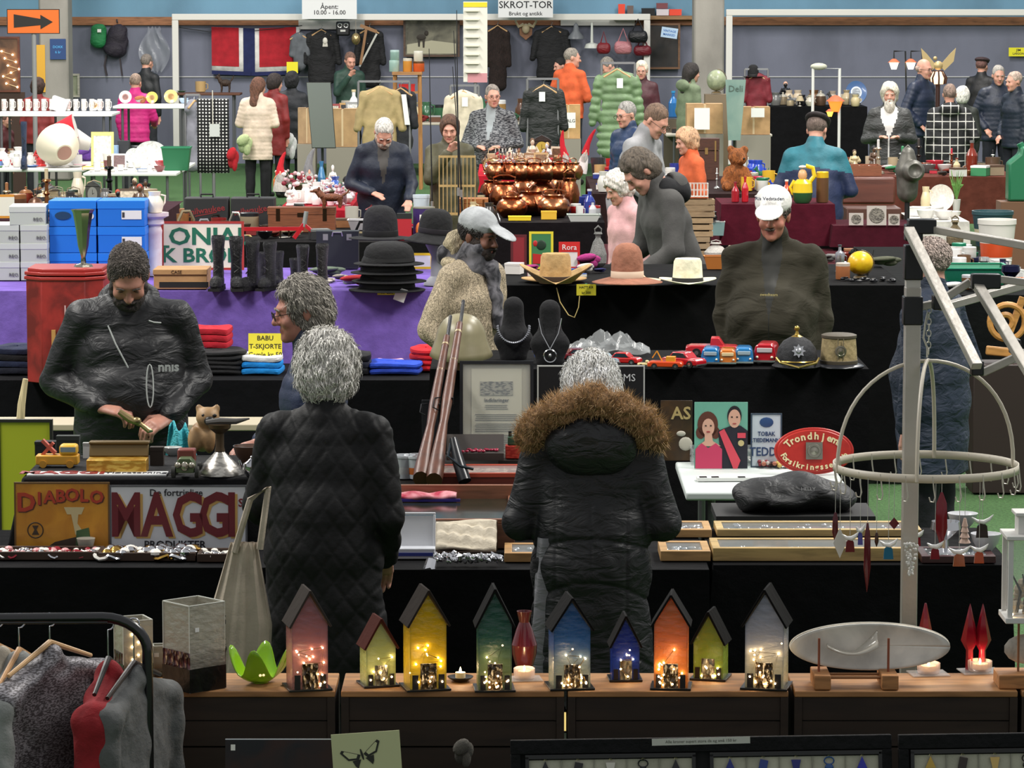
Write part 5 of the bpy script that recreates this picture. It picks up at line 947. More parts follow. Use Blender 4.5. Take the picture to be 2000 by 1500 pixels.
# constable helmet
P = on(1556, 717, zc_); k = 1 / scl(P); t = thing('police_helmet', 'black domed police helmet with silver star badge and chain', 'helmet', P)
m=MB(mat('1a1b1f',.75,t='cloth',s=3));m.lathe([(.1,.012),(.098,.05),(.09,.09),(.065,.125),(.03,.145),(0,.15)],32,sx=1,sy=1.1);m.lathe([(.115,.004),(.118,.008),(.1,.02),(.096,.02)],32,sy=1.15);m.obj('dome',t)
m=MB(mat('c0a050',.25,.9));m.lathe([(.035,.142),(.012,.155),(.006,.17),(.006,.175)],12);m.ell((0,0,.185),.013);m.lathe([(.1,.03),(.1015,.033),(.099,.037)],32,sy=1.1);m.obj('brass_finial',t)
m=MB(mat('b8b9bc',.25,.9));m.T=Matrix.Translation((0,-.108,.088))@euler(-18);st=[(.034*(1 if i%2==0 else .62)*math.cos(i*PI/8),.034*(1 if i%2==0 else .62)*math.sin(i*PI/8))for i in range(16)];m.prism(st,.004);m.ell((0,-.004,0),(.014,.004,.014));m.obj('star_badge',t)
m=MB(mat('cdb468',.3,.9));m.tube([(-.1,-.05,.05),(-.085,-.1,.032),(0,-.135,.012),(.085,-.1,.03),(.1,-.05,.048)],.0055,6);m.obj('chin_chain',t)
P = on(1638, 715, zc_); t = thing('shako', 'tan cylindrical military shako cap with round badge', 'helmet', P)
m=MB(mat('9c8a62',.8,t='cloth',s=3));m.lathe([(.088,.03),(.084,.09),(.08,.135),(.078,.137)],32,sy=1.1);m.obj('crown',t);m=MB(mat('4a4234',.6));m.lathe([(.079,.135),(.084,.138),(.084,.15),(.07,.155),(0,.155)],32,sy=1.1);m.lathe([(.09,.012),(.091,.03),(.089,.032)],32,sy=1.1);m.obj('top_rim',t)
m=MB(mat('23252a',.3));m.sheet(16,3,lambda u,v:Vector(((.09+.03*v)*math.cos(PI+PI*u),(.1+.045*v)*math.sin(PI+PI*u),.014-.012*v)));m.obj('peak',t,solid=.003)
m=MB(mat('8d8778',.3,.8));m.T=Matrix.Translation((0,-.096,.08))@euler(90);m.lathe([(.028,0),(.027,.004),(.02,.005),(.018,.003),(0,.006)],20);m.obj('round_badge',t);m=MB(mat('6e6450',.5));m.box((-.013,-.098,.09),(.004,.004,.1)).box((.013,-.098,.09),(.004,.004,.1));m.obj('cord',t)
m = MB(mat('b8bcbc', .15, a=.35)); rg = random.Random(4); P = on(1185, 690, zc_)
m.sheet(26,12,lambda u,v:Vector(((u-.5)*.42,(v-.5)*.22,.02+.07*math.sin(PI*u)*math.sin(PI*v)*(1+.5*math.sin(23*u+9*v))+.012*math.sin(40*v+13*u))));tag(m.obj('plastic_wrap'),'crumpled clear plastic wrap behind the first toy cars','plastic',loc=(P.x,P.y-.05,zc_))
item('heap', 'cars', 1060, 708, 34, 44, '2850b0', '3a62c8', label='blue cloth tucked between the necklace busts', cat='cloth')
# ---------------- nearest tables ----------------
# raised black block with the enamel signs in front
P = on(278, 1072, .75); Y0 = P.y + .03; zb_ = at(278, 932, Y0).z; x0, x1 = at(28, 1000, Y0).x, at(512, 1000, Y0).x; dp = .62
t = thing('display_step', 'black covered display step behind the enamel signs', 'stand', ((x0 + x1) / 2, Y0 + dp / 2, .7515)); hh_ = zb_ - .7515
MB(mat(BK,.95,t='cloth')).prism([(-(x1-x0)/2-.03,0),((x1-x0)/2,0),((x1-x0)/2,hh_),(-(x1-x0)/2+.03,hh_)],dp).obj('step_body',t,bev=.01)
SURF['step'] = (zb_, 'black step', Y0, x0, x1, dp); SHORT['step'] = 'black step above the enamel signs'; ZS = zb_ + .0015
def sign(lab, px0, px1, py0, py1, Y, c, name='enamel_sign', th=.006, tilt=-2, rim=None, t_='', c2=None):
    P = at((px0 + px1) / 2, py1, Y); k = 1 / scl(P); t = thing(name, lab, 'sign', P, 0, tilt=tilt); W, Hh = (px1 - px0) * k, (py1 - py0) * k
    MB(mat(c, .35, t=t_, c2=c2)).box((0, 0, Hh / 2), (W, th, Hh)).obj('panel', t, bev=.001)
    if rim: MB(mat(rim, .4)).frame(W + .004, Hh + .004, .006, th + .004, c=(0, 0, -.002)).obj('rim', t)
    return t, W, Hh, k, -th / 2 - .0012
t,W,Hh,k,yf=sign('yellow enamel sign with red lettering and a cream separator machine',30,214,942,1074,Y0-.05,'d2922a',t_='mottle',c2='c07f22',rim='6a4a20')
Rr, Rs = mat('b03a22', .4), mat('5a2a18', .4)
for i, ch in enumerate('DIABOLO'):
    x = (52, 78, 98, 119, 142, 165, 190)[i]; sz = (50, 34, 34, 34, 34, 34, 34)[i]; y = (982, 974, 971, 969, 967, 968, 971)[i]
    text(ch,sz*k,Rs,t,((x-122+2)*k,yf,(1074-y-2)*k),(90,0,0),bold=.03);text(ch,sz*k,Rr,t,((x-122)*k,yf-.0012,(1074-y)*k),(90,0,0),bold=.03)
m = MB(mat('c9b98a', .4)); q = lambda x, y: ((x - 122) * k, (1074 - y) * k)
m.prism([q(126,990),q(166,990),q(160,1004),q(132,1004)],.002,c=(0,yf,0));m.prism([q(140,1004),q(154,1004),q(152,1022),q(164,1040),q(148,1044)],.002,c=(0,yf,0));m.use(mat('3d5a34',.5));m.prism([q(150,1036),q(174,1030),q(180,1074),q(148,1074)],.003,c=(0,yf,0));m.use(mat('3a2a1a',.5));m.prism([q(84,1074),q(108,1058),q(150,1048),q(150,1074)],.0025,c=(0,yf,0));m.obj('machine_picture',t)
m=MB(mat('3a2a18',.5));c_=q(70,1035);m.tube([(c_[0]+15*k*math.cos(a),yf,c_[1]+15*k*math.sin(a))for a in[i*PI/12 for i in range(24)]],.0022,5,closed=True);m.prism([q(64,1026),q(76,1026),q(72,1034),q(77,1044),q(63,1044),q(68,1034)],.003,c=(0,yf,0));m.obj('round_emblem',t)
t, W, Hh, k, yf = sign('long white enamel sign with big dark red lettering', 216, 482, 948, 1076, Y0 - .05, 'd9dade', rim='55565a')
q = lambda x, y: ((x - 349) * k, (1076 - y) * k)
for i, (ch, x, sz) in enumerate((('M', 247, 118), ('A', 307, 118), ('G', 368, 118), ('G', 420, 118), ('I', 453, 118))):
    for dx,mm in((5,'c8a05a'),(0,'6a1420')):text(ch,sz*k,mat(mm,.4),t,((x-349+dx)*k,yf-(.0 if dx else .0014),(1076-1009-dx*.7)*k),(90,0,0),bold=.028,sx=.72 if ch!='M' else .68)
text('De fortrinlige',19*k,mat('1c1a22',.4),t,(q(345,962)[0],yf,q(345,962)[1]),bold=.01);text('PRODUKTER',21*k,mat('1c1a22',.4),t,(q(342,1064)[0],yf,q(342,1064)[1]),bold=.015);text('S',22*k,mat('7a1420',.4),t,(q(471,982)[0],yf,q(471,982)[1]),bold=.02)
# second long sign lying on the step, seen edge-on
P=on(190,936,zb_);P=at(190,936,Y0+.04);k=1/scl(P);t=thing('enamel_sign','white enamel sign with red letters lying flat on the black step','sign',(P.x,Y0+.06,ZS));MB(mat('e2e2e2',.35)).box((0,0,.003),(272*k,.09,.006)).obj('panel',t);text('MAGGI',.10,mat('8a2020',.4),t,(-.13,0,.0075),(0,0,0),bold=.03);text('Tiøreterninger',.045,mat('22222a',.4),t,(.16,-.005,.0075),(0,0,0))
# shallow trays of jewellery before the signs
def jtray(lab, px0, px1, pb, dpt, c, goods, seed=1, n=90, zt=.7515, rim='3a2618', hgt=.03, gr=(.008, .016)):
    P=on((px0+px1)/2,pb,zt);k=1/scl(P);W=(px1-px0)*k;t=thing('jewellery_tray',lab,'tray',(P.x,P.y+dpt/2,zt));m=MB(mat(rim,.6,t='wood'))
    for y in (-1, 1): m.box((0, y * (dpt / 2 - .006), hgt / 2), (W, .012, hgt))
    for x in (-1, 1): m.box((x * (W / 2 - .006), 0, hgt / 2), (.012, dpt - .024, hgt))
    m.obj('tray_rim',t,bev=.002);MB(mat(c,.9,t='cloth',s=3)).box((0,0,.006),(W-.024,dpt-.024,.01)).obj('lining',t);rg=random.Random(seed)
    for gi, g in enumerate(goods):
        m = MB(g)
        for i in range(n // len(goods)):
            r = rg.uniform(*gr); x, y = rg.uniform(-.46, .46) * W, rg.uniform(-.42, .42) * dpt
            if rg.random() < .5: m.ell((x, y, .012 + r * .7), (r, r, r * .7), n=8)
            else:m.tube([(x+r*1.2*math.cos(a),y+r*1.2*math.sin(a),.014+.006*math.sin(2*a+gi))for a in[j*PI/5 for j in range(10)]],r*.3,5,closed=True)
        o = m.obj('jewellery', t); o['kind'] = 'stuff'
    return t
SIL = mat('d9d9dc', .12, 1, t='gloss'); GLD = mat('c9a050', .2, 1); PRL = mat('efeae0', .25); RED = mat('8a1828', .2); PNK = mat('d8a0a0', .3)
jtray('low red-lined tray of bead necklaces below the yellow enamel sign', -20, 196, 1094, .14, '7a1420', [PRL, SIL, RED, PNK], 3, 120)
jtray('open tray heaped with silver cups and chains below the white enamel sign',192,382,1096,.13,'30302e',[SIL,SIL,PRL,GLD],5,110,gr=(.012,.026))
jtray('small tray with bright blue dish and pearls at the white sign end', 385, 478, 1098, .14, '1583b8', [PRL, SIL], 7, 60)
for i,(px,w_)in enumerate(((168,46),(215,30),(252,26),(290,34),(318,30),(350,36))):item('bowl','nearl',px,1076,w_*.8,w_*.55,('c0b8a8','e0e0e2','d2d2d6','e0e0e2','d0c8b8','e4e4e6')[i],label=f"small silvery bowl {('leaning at the yellow sign corner', 'first below the big red letters', 'second below the big red letters', 'third below the big red letters', 'fourth below the big red letters', 'last below the big red letters')[i]}",dz=.03 if i else .0,cat='bowl')if i==0 else None
# goods on the step
def sthing(name, lab, cat, px, py, Y=None, z=None):
    P = on(px, py, zb_) if Y is None else at(px, py, Y); P.z = ZS if z is None else z; return thing(name, lab, cat, P), 1 / scl(P)
def oobj(lab,px0,px1,py0,py1,kind,c,c2=None,d=.6,rz=0,name=None,cat=None):return item(kind,'step',(px0+px1)/2,py1,px1-px0,py1-py0,c,c2,d=d,rz=rz,label=lab,name=name,cat=cat)
t, k = sthing('toy_truck', 'yellow wooden toy truck with a red crane piece on top', 'toy truck', 113, 912); L = 82 * k
m=MB(mat('d9a02c',.4));m.box((0,0,.028+.0),(L,.07,.022*1.6));m.obj('truck_bed',t,bev=.004);m=MB(mat('e2b23a',.35));m.box((L*.27,0,.065),(L*.42,.066,.04));m.obj('cab',t,bev=.01);MB(mat('8a9aa0',.1)).box((L*.27,0,.068),(L*.36,.068,.018)).obj('windows',t);m=MB(mat('c05a48',.5));m.bar((-L*.38,0,.04),(-L*.1,0,.09),.02,.012);m.bar((-L*.36,0,.1),(-L*.05,0,.05),.03,.012);m.obj('crane_piece',t)
for x in (-.32, .32):
    for y in (-1, 1): mw = MB(mat('c8902a', .5)); mw.cyl((x * L, y * .03, .014), (x * L, y * .042, .014), .014); mw.obj('wheel', t)
t,k=sthing('ornate_box','long embossed brass box with open lid on the black step','box',230,922);m=MB(mat('b8862c',.35,.5,t='lines',c2='d8b050',s=.6));m.box((0,0,.025),(116*k,.1,.05));m.obj('box_base',t,bev=.003);m=MB(mat('6a5632',.4,.4));m.box((0,.055,.075),(116*k,.012,.055),euler(-25));m.box((0,.075,.10),(118*k,.05,.01));m.obj('lid',t,bev=.003)
oobj('small white oil can with red tip on the black step', 163, 190, 838, 868, 'box', 'd6d6d2', 'a8a8a4', d=.5, name='oil_can', cat='can')
t = bpy.data.objects['oil_can']; t.location.y = Y0 + dp - .1; t.location.x = at(176, 860, t.location.y).x; 
P = t.location + Vector((0, 0, .055)); 
oobj('dark green tin case behind the toy truck',112,156,850,892,'box','1f2420','2a302c',d=.5,cat='tin');oobj('shallow copper red tin with dark lid on the black step',198,278,851,876,'box','6a3226','1c1a1a',d=.5,cat='tin');oobj('flat black box behind the brass box',70,110,858,886,'box','17171a',d=.7,cat='box')
oobj('dark wooden box beside the ornate brass box',294,320,872,908,'box','2a2018',d=.8,cat='box');oobj('round glass dish beside the dark wooden box',318,356,868,884,'bowl','c8ccc8',d=1,cat='dish')
for px in (228, 290): pass
# vintage toy car, old telephone bell base, pug
t, k = sthing('vintage_toy_car', 'green and brown vintage toy car facing the front of the step', 'toy car', 361, 936)
m=MB(mat('5c6a4a',.35,.2));m.prism([(-.035,.02),(.035,.02),(.032,.06),(.02,.075),(-.02,.075),(-.032,.06)],.09,c=(0,.05,0));m.obj('car_body',t,bev=.004);m=MB(mat('7a3a30',.4));m.box((0,.09,.075),(.065,.06,.05));m.obj('cab',t,bev=.006);m=MB(mat('b8b0a0',.2,.8));m.ell((-.025,0,.05),.012);m.ell((.025,0,.05),.012);m.ell((0,0,.045),(.014,.006,.018));m.obj('lamps_and_grille',t)
for x in (-1, 1):
    for y in (0.02, .13): mw = MB(mat('24241f', .6)); mw.cyl((x * .036, y, .022), (x * .05, y, .022), .022); mw.obj('wheel', t)
t, k = sthing('candle_holder', 'engraved pewter cone lamp foot with dark horn arm on the step edge', 'lamp', 430, 936, Y=Y0 + .08)
m=MB(mat('8d8a84',.3,.8,t='lines',c2='b8b4ac',s=1));m.lathe([(.088,0),(.086,.01),(.06,.04),(.025,.075),(.016,.085)],28);m.obj('cone_foot',t);m=MB(mat('4a3a26',.4,.5));m.lathe([(.02,.085),(.016,.1),(.016,.15),(.04,.17),(.042,.185),(.0,.185)],18);m.obj('stem',t);m=MB(mat('55524e',.4));m.tube([(-.05,0,.19),(0,0,.195),(.06,0,.195),(.11,0,.205)],[.01,.014,.011,.003],8);m.obj('horn_arm',t)
t, k = sthing('dog_figure', 'tan pug dog figure with black muzzle sitting on the black step', 'figurine', 395, 884); s = S(.005)
s.e((0,.02,.06),(.05,.06,.06)).e((-.03,-.03,.05),(.022,.022,.05)).e((.03,-.03,.05),(.022,.022,.05)).e((.025,-.03,.14),(.045,.042,.04)).e((-.01,-.02,.175),(.012,.01,.014)).e((.06,-.02,.175),(.012,.01,.014))
s.obj('figure_body',mat('b89468',.5,t='mottle',c2='8a6a44',s=1.5),t,wr=.001);m=MB(mat('1c1815',.4));m.ell((.035,-.068,.13),(.022,.014,.018));m.ell((.012,-.065,.15),(.008,.005,.007));m.ell((.055,-.065,.15),(.008,.005,.007));m.obj('muzzle_and_eyes',t)
oobj('round brown wooden bowl with chrome edge behind the silver jug',455,520,870,906,'bowl','5a4030','8a7a60',d=1,cat='bowl');oobj('shiny squat silver jug at the step end',468,516,896,936,'teapot','c8c8cc',d=1,cat='jug',name='silver_jug')
bpy.data.objects['silver_jug'].data.materials.clear(); bpy.data.objects['silver_jug'].data.materials.append(mat('c4c4c8', .1, 1))
item('plate','nearl',488,1010,50,60,'d8cc96',d=.3,label='pale yellow enamel plate edge standing behind the tote bag',dz=.0,cat='plate').rotation_euler=(R(80),0,0)
t,k=sthing('framed_sign','bright yellow-green framed board standing beyond the display step','sign',54,1000,Y=15.3,z=None);P=at(52,1010,15.3);P.z=.35;t.location=P;MB(mat('a8b020',.6)).box((0,0,.28),(.22,.02,.56)).obj('panel',t);MB(mat('1a1a14',.5)).frame(.24,.58,.012,.03,c=(0,0,-.01)).obj('frame',t)
MB(mat('222', .6)).box((0, .0, -.18), (.2, .2, .34)).obj('stand', t)
m=MB(mat('d8c49a',.6,t='woodz'));m.tube([at(38,850,15.9),at(42,790,15.9),at(50,740,15.9)],[.02,.018,.012],8);m.tube([at(38,850,15.9),Vector((at(38,850,15.9).x,15.9,.0))],.015,8);tag(m.obj('wooden_pole'),'pale wooden pole standing beside the red metal box','pole')
# silver-white rail behind the stallholder: folding bench
P=at(445,838,16.4);k=1/scl(P);t=thing('folding_bench','cream folding bench edge behind the horned lamp foot','bench',(at(250,838,16.4).x,16.6,0));zz=P.z;m=MB(mat('b0a58c',.5));m.box((0,0,zz),(2.35,.3,.03));m.obj('bench_top',t,bev=.004)
for x in (-1.1, 0, 1.1): MB(mat('8a8a8a', .4, .5)).cyl((x, 0, 0), (x, 0, zz - .015), .015).obj('leg', t)
# ---------------- centre table ----------------
P=on(885,1072,.7515);Yc=P.y;k=1/scl(P);t=thing('display_case','large wooden display case with dark slate panel between the two women','case',(at(880,1072,Yc).x,Yc+.30,.7515));W=.47;Hc=50*k
m=MB(mat('6a4632',.5,t='wood'));m.box((0,0,Hc/2),(W,.6,Hc));m.obj('case_body',t,bev=.004);m=MB(mat('8a5a42',.45,t='wood'));[m.box(p,d)for p,d in(((0,-.29,Hc+.008),(W+.01,.02,.016)),((0,.29,Hc+.03),(W+.01,.02,.06)),((-W/2,0,Hc+.008),(.03,.6,.016)),((W/2-.01,0,Hc+.01),(.03,.6,.02)))];m.obj('case_rim',t,bev=.002);MB(mat('23281f',.12)).box((0,0,Hc+.004),(W-.05,.56,.006)).obj('dark_panel',t)
P2=Vector((at(825,960,Yc+.55).x,Yc+.52,.7515+Hc+.009));t=thing('cloth_bundle','crimson and purple printed scarf folded on the slate panel','scarf',P2);s=MB(mat('a01838',.8,t='mottle',c2='d89aa0',s=.8));s.sheet(20,8,lambda u,v:Vector(((u-.5)*.26,-.04+.09*v+.006*math.sin(9*u),.014+.012*math.sin(PI*v)+.004*math.sin(14*u+4*v))));s.obj('scarf_cloth',t,solid=.012);s=MB(mat('2a2078',.7));s.box((.02,-.035,.006),(.25,.012,.01));s.obj('scarf_hem',t)
P=on(808,1092,.7515);t=thing('slide_case','open white plastic case with curved inner lid','case',(at(808,1092,P.y).x,P.y+.03,.7515));W=84/scl(P);MB(mat('c9ccd2',.4)).box((0,0,.02),(W,.07,.04)).obj('case_base',t,bev=.004);m=MB(mat('dcdee2',.4));m.box((0,.035,.085),(W,.008,.125),euler(-8));m.frame(W,.13,.008,.018,c=(0,.028,.03),rot=euler(-8));m.obj('lid',t,bev=.002);MB(mat('2a3a8a',.4)).box((0,-.036,.018),(W*.9,.003,.012)).obj('blue_strip',t)
P=on(910,1086,.7515);t=thing('padded_tray','cream satin padded tray next to the open white case','tray',(at(910,1086,P.y).x,P.y+.05,.7515));W=118/scl(P);s=MB(mat('cfc4ae',.6,t='cloth'));s.sheet(24,12,lambda u,v:Vector(((u-.5)*W,-.04+.1*v,.02+.09*v+.012*abs(math.sin(5*PI*u))*math.sin(PI*v)+.006*math.sin(17*v+5*u))));s.obj('padding',t,solid=.01);MB(mat('5a4a38',.6)).box((0,.07,.055),(W+.01,.01,.11)).obj('backboard',t);MB(mat('3a2a20',.6)).box((0,0,.008),(W,.1,.016)).obj('tray_base',t)
rg = random.Random(9); m = MB(mat('e2e2e6', .12, .9, t='gloss')); P = on(915, 1108, .7515)
for i in range(90):x=rg.uniform(-.125,.12);y=rg.uniform(0.0,.05);m.ell((x,y,.018+rg.uniform(0,.02)),(rg.uniform(.006,.018),rg.uniform(.006,.012),rg.uniform(.004,.012)),euler(rg.uniform(0,90),rg.uniform(0,90),0),6)
m.tube([(-.13,.01,.02),(-.14,-.01,-.01),(-.12,-.012,-.03)],[.02,.025,.012],8);o=m.obj('silver_jewellery');tag(o,'glittering heap of silver jewellery in cellophane at the table edge','jewellery',loc=(P.x,P.y+.015,.7525));o['kind']='stuff'
# flat wooden display boxes with glass
def fbox(lab, px0, px1, pb, hpx, dpt, z0=.7515, cfr='b08858', inner='5a4438', goods=SIL, seed=1, n=24, mat2=None):
    P=on((px0+px1)/2,pb,z0);k=1/scl(P);W=(px1-px0)*k;h_=hpx*k;t=thing('glass_display_box',lab,'display box',(P.x,P.y+dpt/2,z0));m=MB(mat(cfr,.5,t='wood'));b=.028
    for y in (-1, 1): m.box((0, y * (dpt / 2 - b / 2), h_ / 2), (W, b, h_))
    for x in (-1, 1): m.box((x * (W / 2 - b / 2), 0, h_ / 2), (b, dpt - 2 * b, h_))
    m.obj('frame', t, bev=.002); MB(mat(inner, .8, t='mottle', c2='2a201c', s=.6)).box((0, 0, .006), (W - 2 * b, dpt - 2 * b, .01)).obj('lining', t)
    rg = random.Random(seed); m = MB(goods)
    for i in range(n):m.ell((rg.uniform(-.44,.44)*W,rg.uniform(-.36,.36)*dpt,.018),(rg.uniform(.006,.02),rg.uniform(.005,.012),.006),euler(0,0,rg.uniform(0,180)),8)
    o=m.obj('medals_and_coins',t);o['kind']='stuff';MB(glass('dfe6e6',.16,.03)).box((0,0,h_-.004),(W-2*b,dpt-2*b,.003)).obj('glass_pane',t);return t
zc2 = .7515
fbox('light wooden display box half hidden by the parka, front row', 985, 1085, 1098, 18, .24, cfr='a8804e', seed=2)
fbox('light wooden display box half hidden by the parka, back row', 985, 1090, 1052, 18, .22, cfr='a87a48', inner='7a4a3a', seed=3)
fbox('light wooden display box right of the parka, front row', 1290, 1388, 1096, 20, .24, cfr='b08a58', seed=4)
fbox('light wooden display box right of the parka, back row', 1300, 1390, 1050, 16, .22, cfr='b48e5c', inner='7a4038', seed=5)
fbox('wide wooden display box with coins before the black jacket, front row', 1392, 1790, 1096, 26, .24, cfr='b89a62', inner='4a4440', seed=6, n=60)
fbox('wide wooden display box with red lining, back row', 1400, 1800, 1048, 14, .22, cfr='bba06a', inner='6a3a34', seed=7, n=30)
fbox('dark red jewellery box under the hanging glass birds', 1800, 1945, 1100, 14, .22, cfr='3a1a1c', inner='5a2028', seed=8, n=40)
# silver centrepieces at right
for i, (px, b_, w_, h_, kd) in enumerate(((1846, 1088, 66, 60, 'goblet'), (1880, 1040, 60, 28, 'bowl'), (1925, 1086, 60, 34, 'bowl'))): 
    o=item(kd,'nearr',px,b_,w_,h_,'cfcfd2',label=('silver footed bowl behind the hanging glass birds','wide silver dish beyond the footed bowl','red and silver dish at the table end')[i],cat='bowl',Y=None,dz=.02)
# black jacket heap
s=S(.009);P=on(1545,1012,.7515);s.c((-.2,0,.08),(.2,.02,.08),(.14,.09),(.12,.1),k=.05,side=(0,1,0)).e((.0,.02,.16),(.19,.12,.07),k=.05).e((-.12,0,.12),(.12,.1,.07)).e((.14,-.02,.11),(.1,.1,.09)).c((.12,-.08,.12),(-.1,-.12,.06),.03,.03,k=.03)
o = s.obj('folded_jacket', mat('111214', .55, t='wrinkle', s=1)); 
for v in o.data.vertices:v.co.x+=.012*math.sin(31*v.co.z+9*v.co.y);v.co.z+=.012*math.sin(24*v.co.x+13*v.co.y);v.co.z=max(v.co.z*.62,0);v.co.x*=.82
tag(o,'crumpled black jacket heaped behind the wooden display boxes','jacket',loc=(at(1548,1012,13.75).x,13.75,.7515));text('HELLY',.02,mat('7a7a7a',.5),o,(.05,-.125,.10),(60,0,0))
t=thing('side_table','low dark table under the crumpled black jacket','table',(at(1548,1012,13.75).x,13.77,0));MB(mat('1a1a1a',.7)).box((0,0,.735),(.62,.36,.03)).obj('table_top',t);[MB(mat('222',.5)).cyl((x,y,0),(x,y,.72),.015).obj('leg',t)for x in(-.27,.27)for y in(-.14,.14)]
# ---------------- framed document table ----------------
P=on(970,892,.7515);P.y=15.25;P.x=at(970,890,15.25).x;k=1/scl(P);W,Hh=144*k,192*k;t=thing('framed_document','black framed printed document with a small engraving','picture',(P.x,P.y,.7515),0,tilt=-4)
MB(mat('17181c',.3)).frame(W,Hh,.014,.02).obj('frame',t);MB(mat('b8ae96',.5)).box((0,.004,Hh/2),(W-.02,.008,Hh-.02)).obj('mount',t);MB(mat('cfc7ae',.6)).box((0,-.001,Hh*.5),(W*.68,.002,Hh*.84)).obj('paper',t)
MB(mat('a09a88',.7,t='lines',c2='4a4640',s=1.4)).box((0,-.003,Hh*.72),(W*.44,.002,Hh*.14)).obj('engraving',t);text('Indklaringer',W*.07,mat('2a2622',.8),t,(0,-.003,Hh*.6));m=MB(mat('5a564c',.8));[m.box((random.uniform(-.004,.004),-.003,Hh*(.55-i*.019)),(W*(.56 if i>3 else .3),.0015,.0016))for i in range(24)if i not in(3,4,9,15)];m.obj('printed_lines',t);MB(glass('e0e8ea',.12,.03)).box((0,-.006,Hh/2),(W-.03,.002,Hh-.03)).obj('glass_pane',t)
t,W,Hh,k,yf=sign('small dark picture frame standing behind the rifles',824,856,776,892,15.25,'14171a',name='framed_picture');t.location.z=.7515
P=on(945,950,.7515);k=1/scl(P);t=thing('red_rimmed_case','wide red rimmed glass topped box below the framed document','display box',(at(945,950,P.y).x,P.y+.14,.7515));W=208*k;h_=22*k
m=MB(mat('6a2a1c',.5,t='wood'));m.box((0,0,h_*.4),(W,.28,h_*.8));m.obj('box_base',t,bev=.003);m=MB(mat('a84430',.4));[m.box((0,y,h_),(W,.025,.016))for y in(-.13,.13)];[m.box((x*(W/2-.012),0,h_),(.025,.26,.016))for x in(-1,1)];m.obj('rim',t);MB(mat('8a8070',.5,t='lines',c2='3a3028')).box((-.02,0,h_*.85),(W*.9,.22,.006)).obj('coin_rows',t);MB(glass('f0e0dc',.2,.03)).box((0,0,h_+.004),(W*.92,.24,.003)).obj('glass_pane',t)
P=at(928,868,14.75);k=1/scl(P);t=thing('open_display_box','open dark box of red brooches before the framed document','box',P);P.z=.7515+.045;t.location=(P.x,14.75,.7515+22*k+.01);MB(mat('2a2420',.6)).box((0,.04,.02),(112*k,.09,.03)).obj('box_base',t);m=MB(mat('3a3430',.6));m.box((0,.09,.065),(112*k,.01,.08),euler(-30));m.obj('lid',t);m=MB(mat('8a2038',.2));rg=random.Random(2);[m.ell((rg.uniform(-.1,.1),rg.uniform(0,.07),.042),(.009,.009,.006),n=8)for i in range(22)];o=m.obj('brooches',t);o['kind']='stuff'
t=thing('scabbard','curved black leather scabbard leaning against the red rimmed box','scabbard',at(908,945,14.35));d=at(885,862,14.45)-at(908,945,14.35);m=MB(mat('14161a',.3));m.tube([d*0,d*.5+Vector((-.004,0,0)),d],[.028,.026,.018],10);m.obj('sheath',t);t.location.z=max(t.location.z,.78);m=MB(mat('3a4248',.2,.7));m.tube([d*.3+Vector((.05,-.02,0)),d*.38+Vector((0,-.03,0)),d*.6+Vector((-.04,-.02,0)),d*.95+Vector((-.01,0,0))],.006,6);m.obj('guard',t)
for i, (px, b_, c) in enumerate(((1010, 898, 'a82018'), (1012, 876, '1f3a24'))): pass
t=thing('toy_engine','small red and green toy machine with two black knobs','toy',at(1010,898,14.9));t.location.z=.7515+.052;MB(mat('a02018',.4,t='lines',c2='c04030')).box((0,0,.028),(.1,.06,.056)).obj('red_base',t,bev=.003);m=MB(mat('22402a',.4));m.box((0,0,.075),(.08,.05,.035));m.obj('green_top',t,bev=.003);[MB(mat('111',.4)).cyl((x,0,.09),(x,0,.115),.007).obj('knob',t)for x in(-.03,.03)]
MB(mat('2a211c', .7)).box((0, .05, -.028), (.16, .2, .048)).obj('stand', t)
# plastic containers beyond the quilted coat
for i,(px,w_,c)in enumerate(((790,44,'c8c8c8'),(818,58,'d8743a'))):item('bucket','docs',px,934,w_,46,('b8bcc0','d0d4d8')[i],c,label=('clear plastic tub beside the quilted coat','clear plastic tub with an orange label by the rifle butts')[i],cat='tub',name='plastic_tub')
# ---------------- pale table: portrait and red oval sign ----------------
zt = .7515; Yp = 14.95
t,W,Hh,k,yf=sign('colour portrait of a couple, woman in pink and man in dark uniform',1356,1460,766,896,Yp,'6fb09a',name='portrait_print');t.location.z=zt+.0
q = lambda x, y: ((x - 1408) * k, (896 - y) * k)
def disc(m,x,y,rx,ry,d=.0,n=20):m.prism([(q(x,y)[0]+rx*k*math.cos(2*PI*i/n),q(x,y)[1]+ry*k*math.sin(2*PI*i/n))for i in range(n)],.0015,c=(0,yf-d,0))
m=MB(mat('5a3020',.7));disc(m,1382,810,20,26,0);disc(m,1368,826,9,12,0);disc(m,1397,826,9,12,0);m.use(mat('1a1820',.7));disc(m,1434,793,14,20,0);m.use(mat('1a1a28',.6));m.prism([q(1402,822),q(1428,812),q(1446,812),q(1460,822),q(1460,896),q(1410,896)],.0015,c=(0,yf-.0005,0));m.obj('hair_and_uniform',t)
m=MB(mat('d8a890',.6));disc(m,1383,815,12,17,.0022);disc(m,1434,798,12,18,.0022);m.prism([q(1376,828),q(1390,828),q(1392,842),q(1408,852),q(1362,852),q(1376,842)],.0015,c=(0,yf-.002,0));m.obj('faces',t);m=MB(mat('c83a60',.6));m.prism([q(1358,858),q(1370,846),q(1383,856),q(1398,846),q(1410,858),q(1410,896),q(1358,896)],.0015,c=(0,yf-.0035,0));m.obj('pink_dress',t)
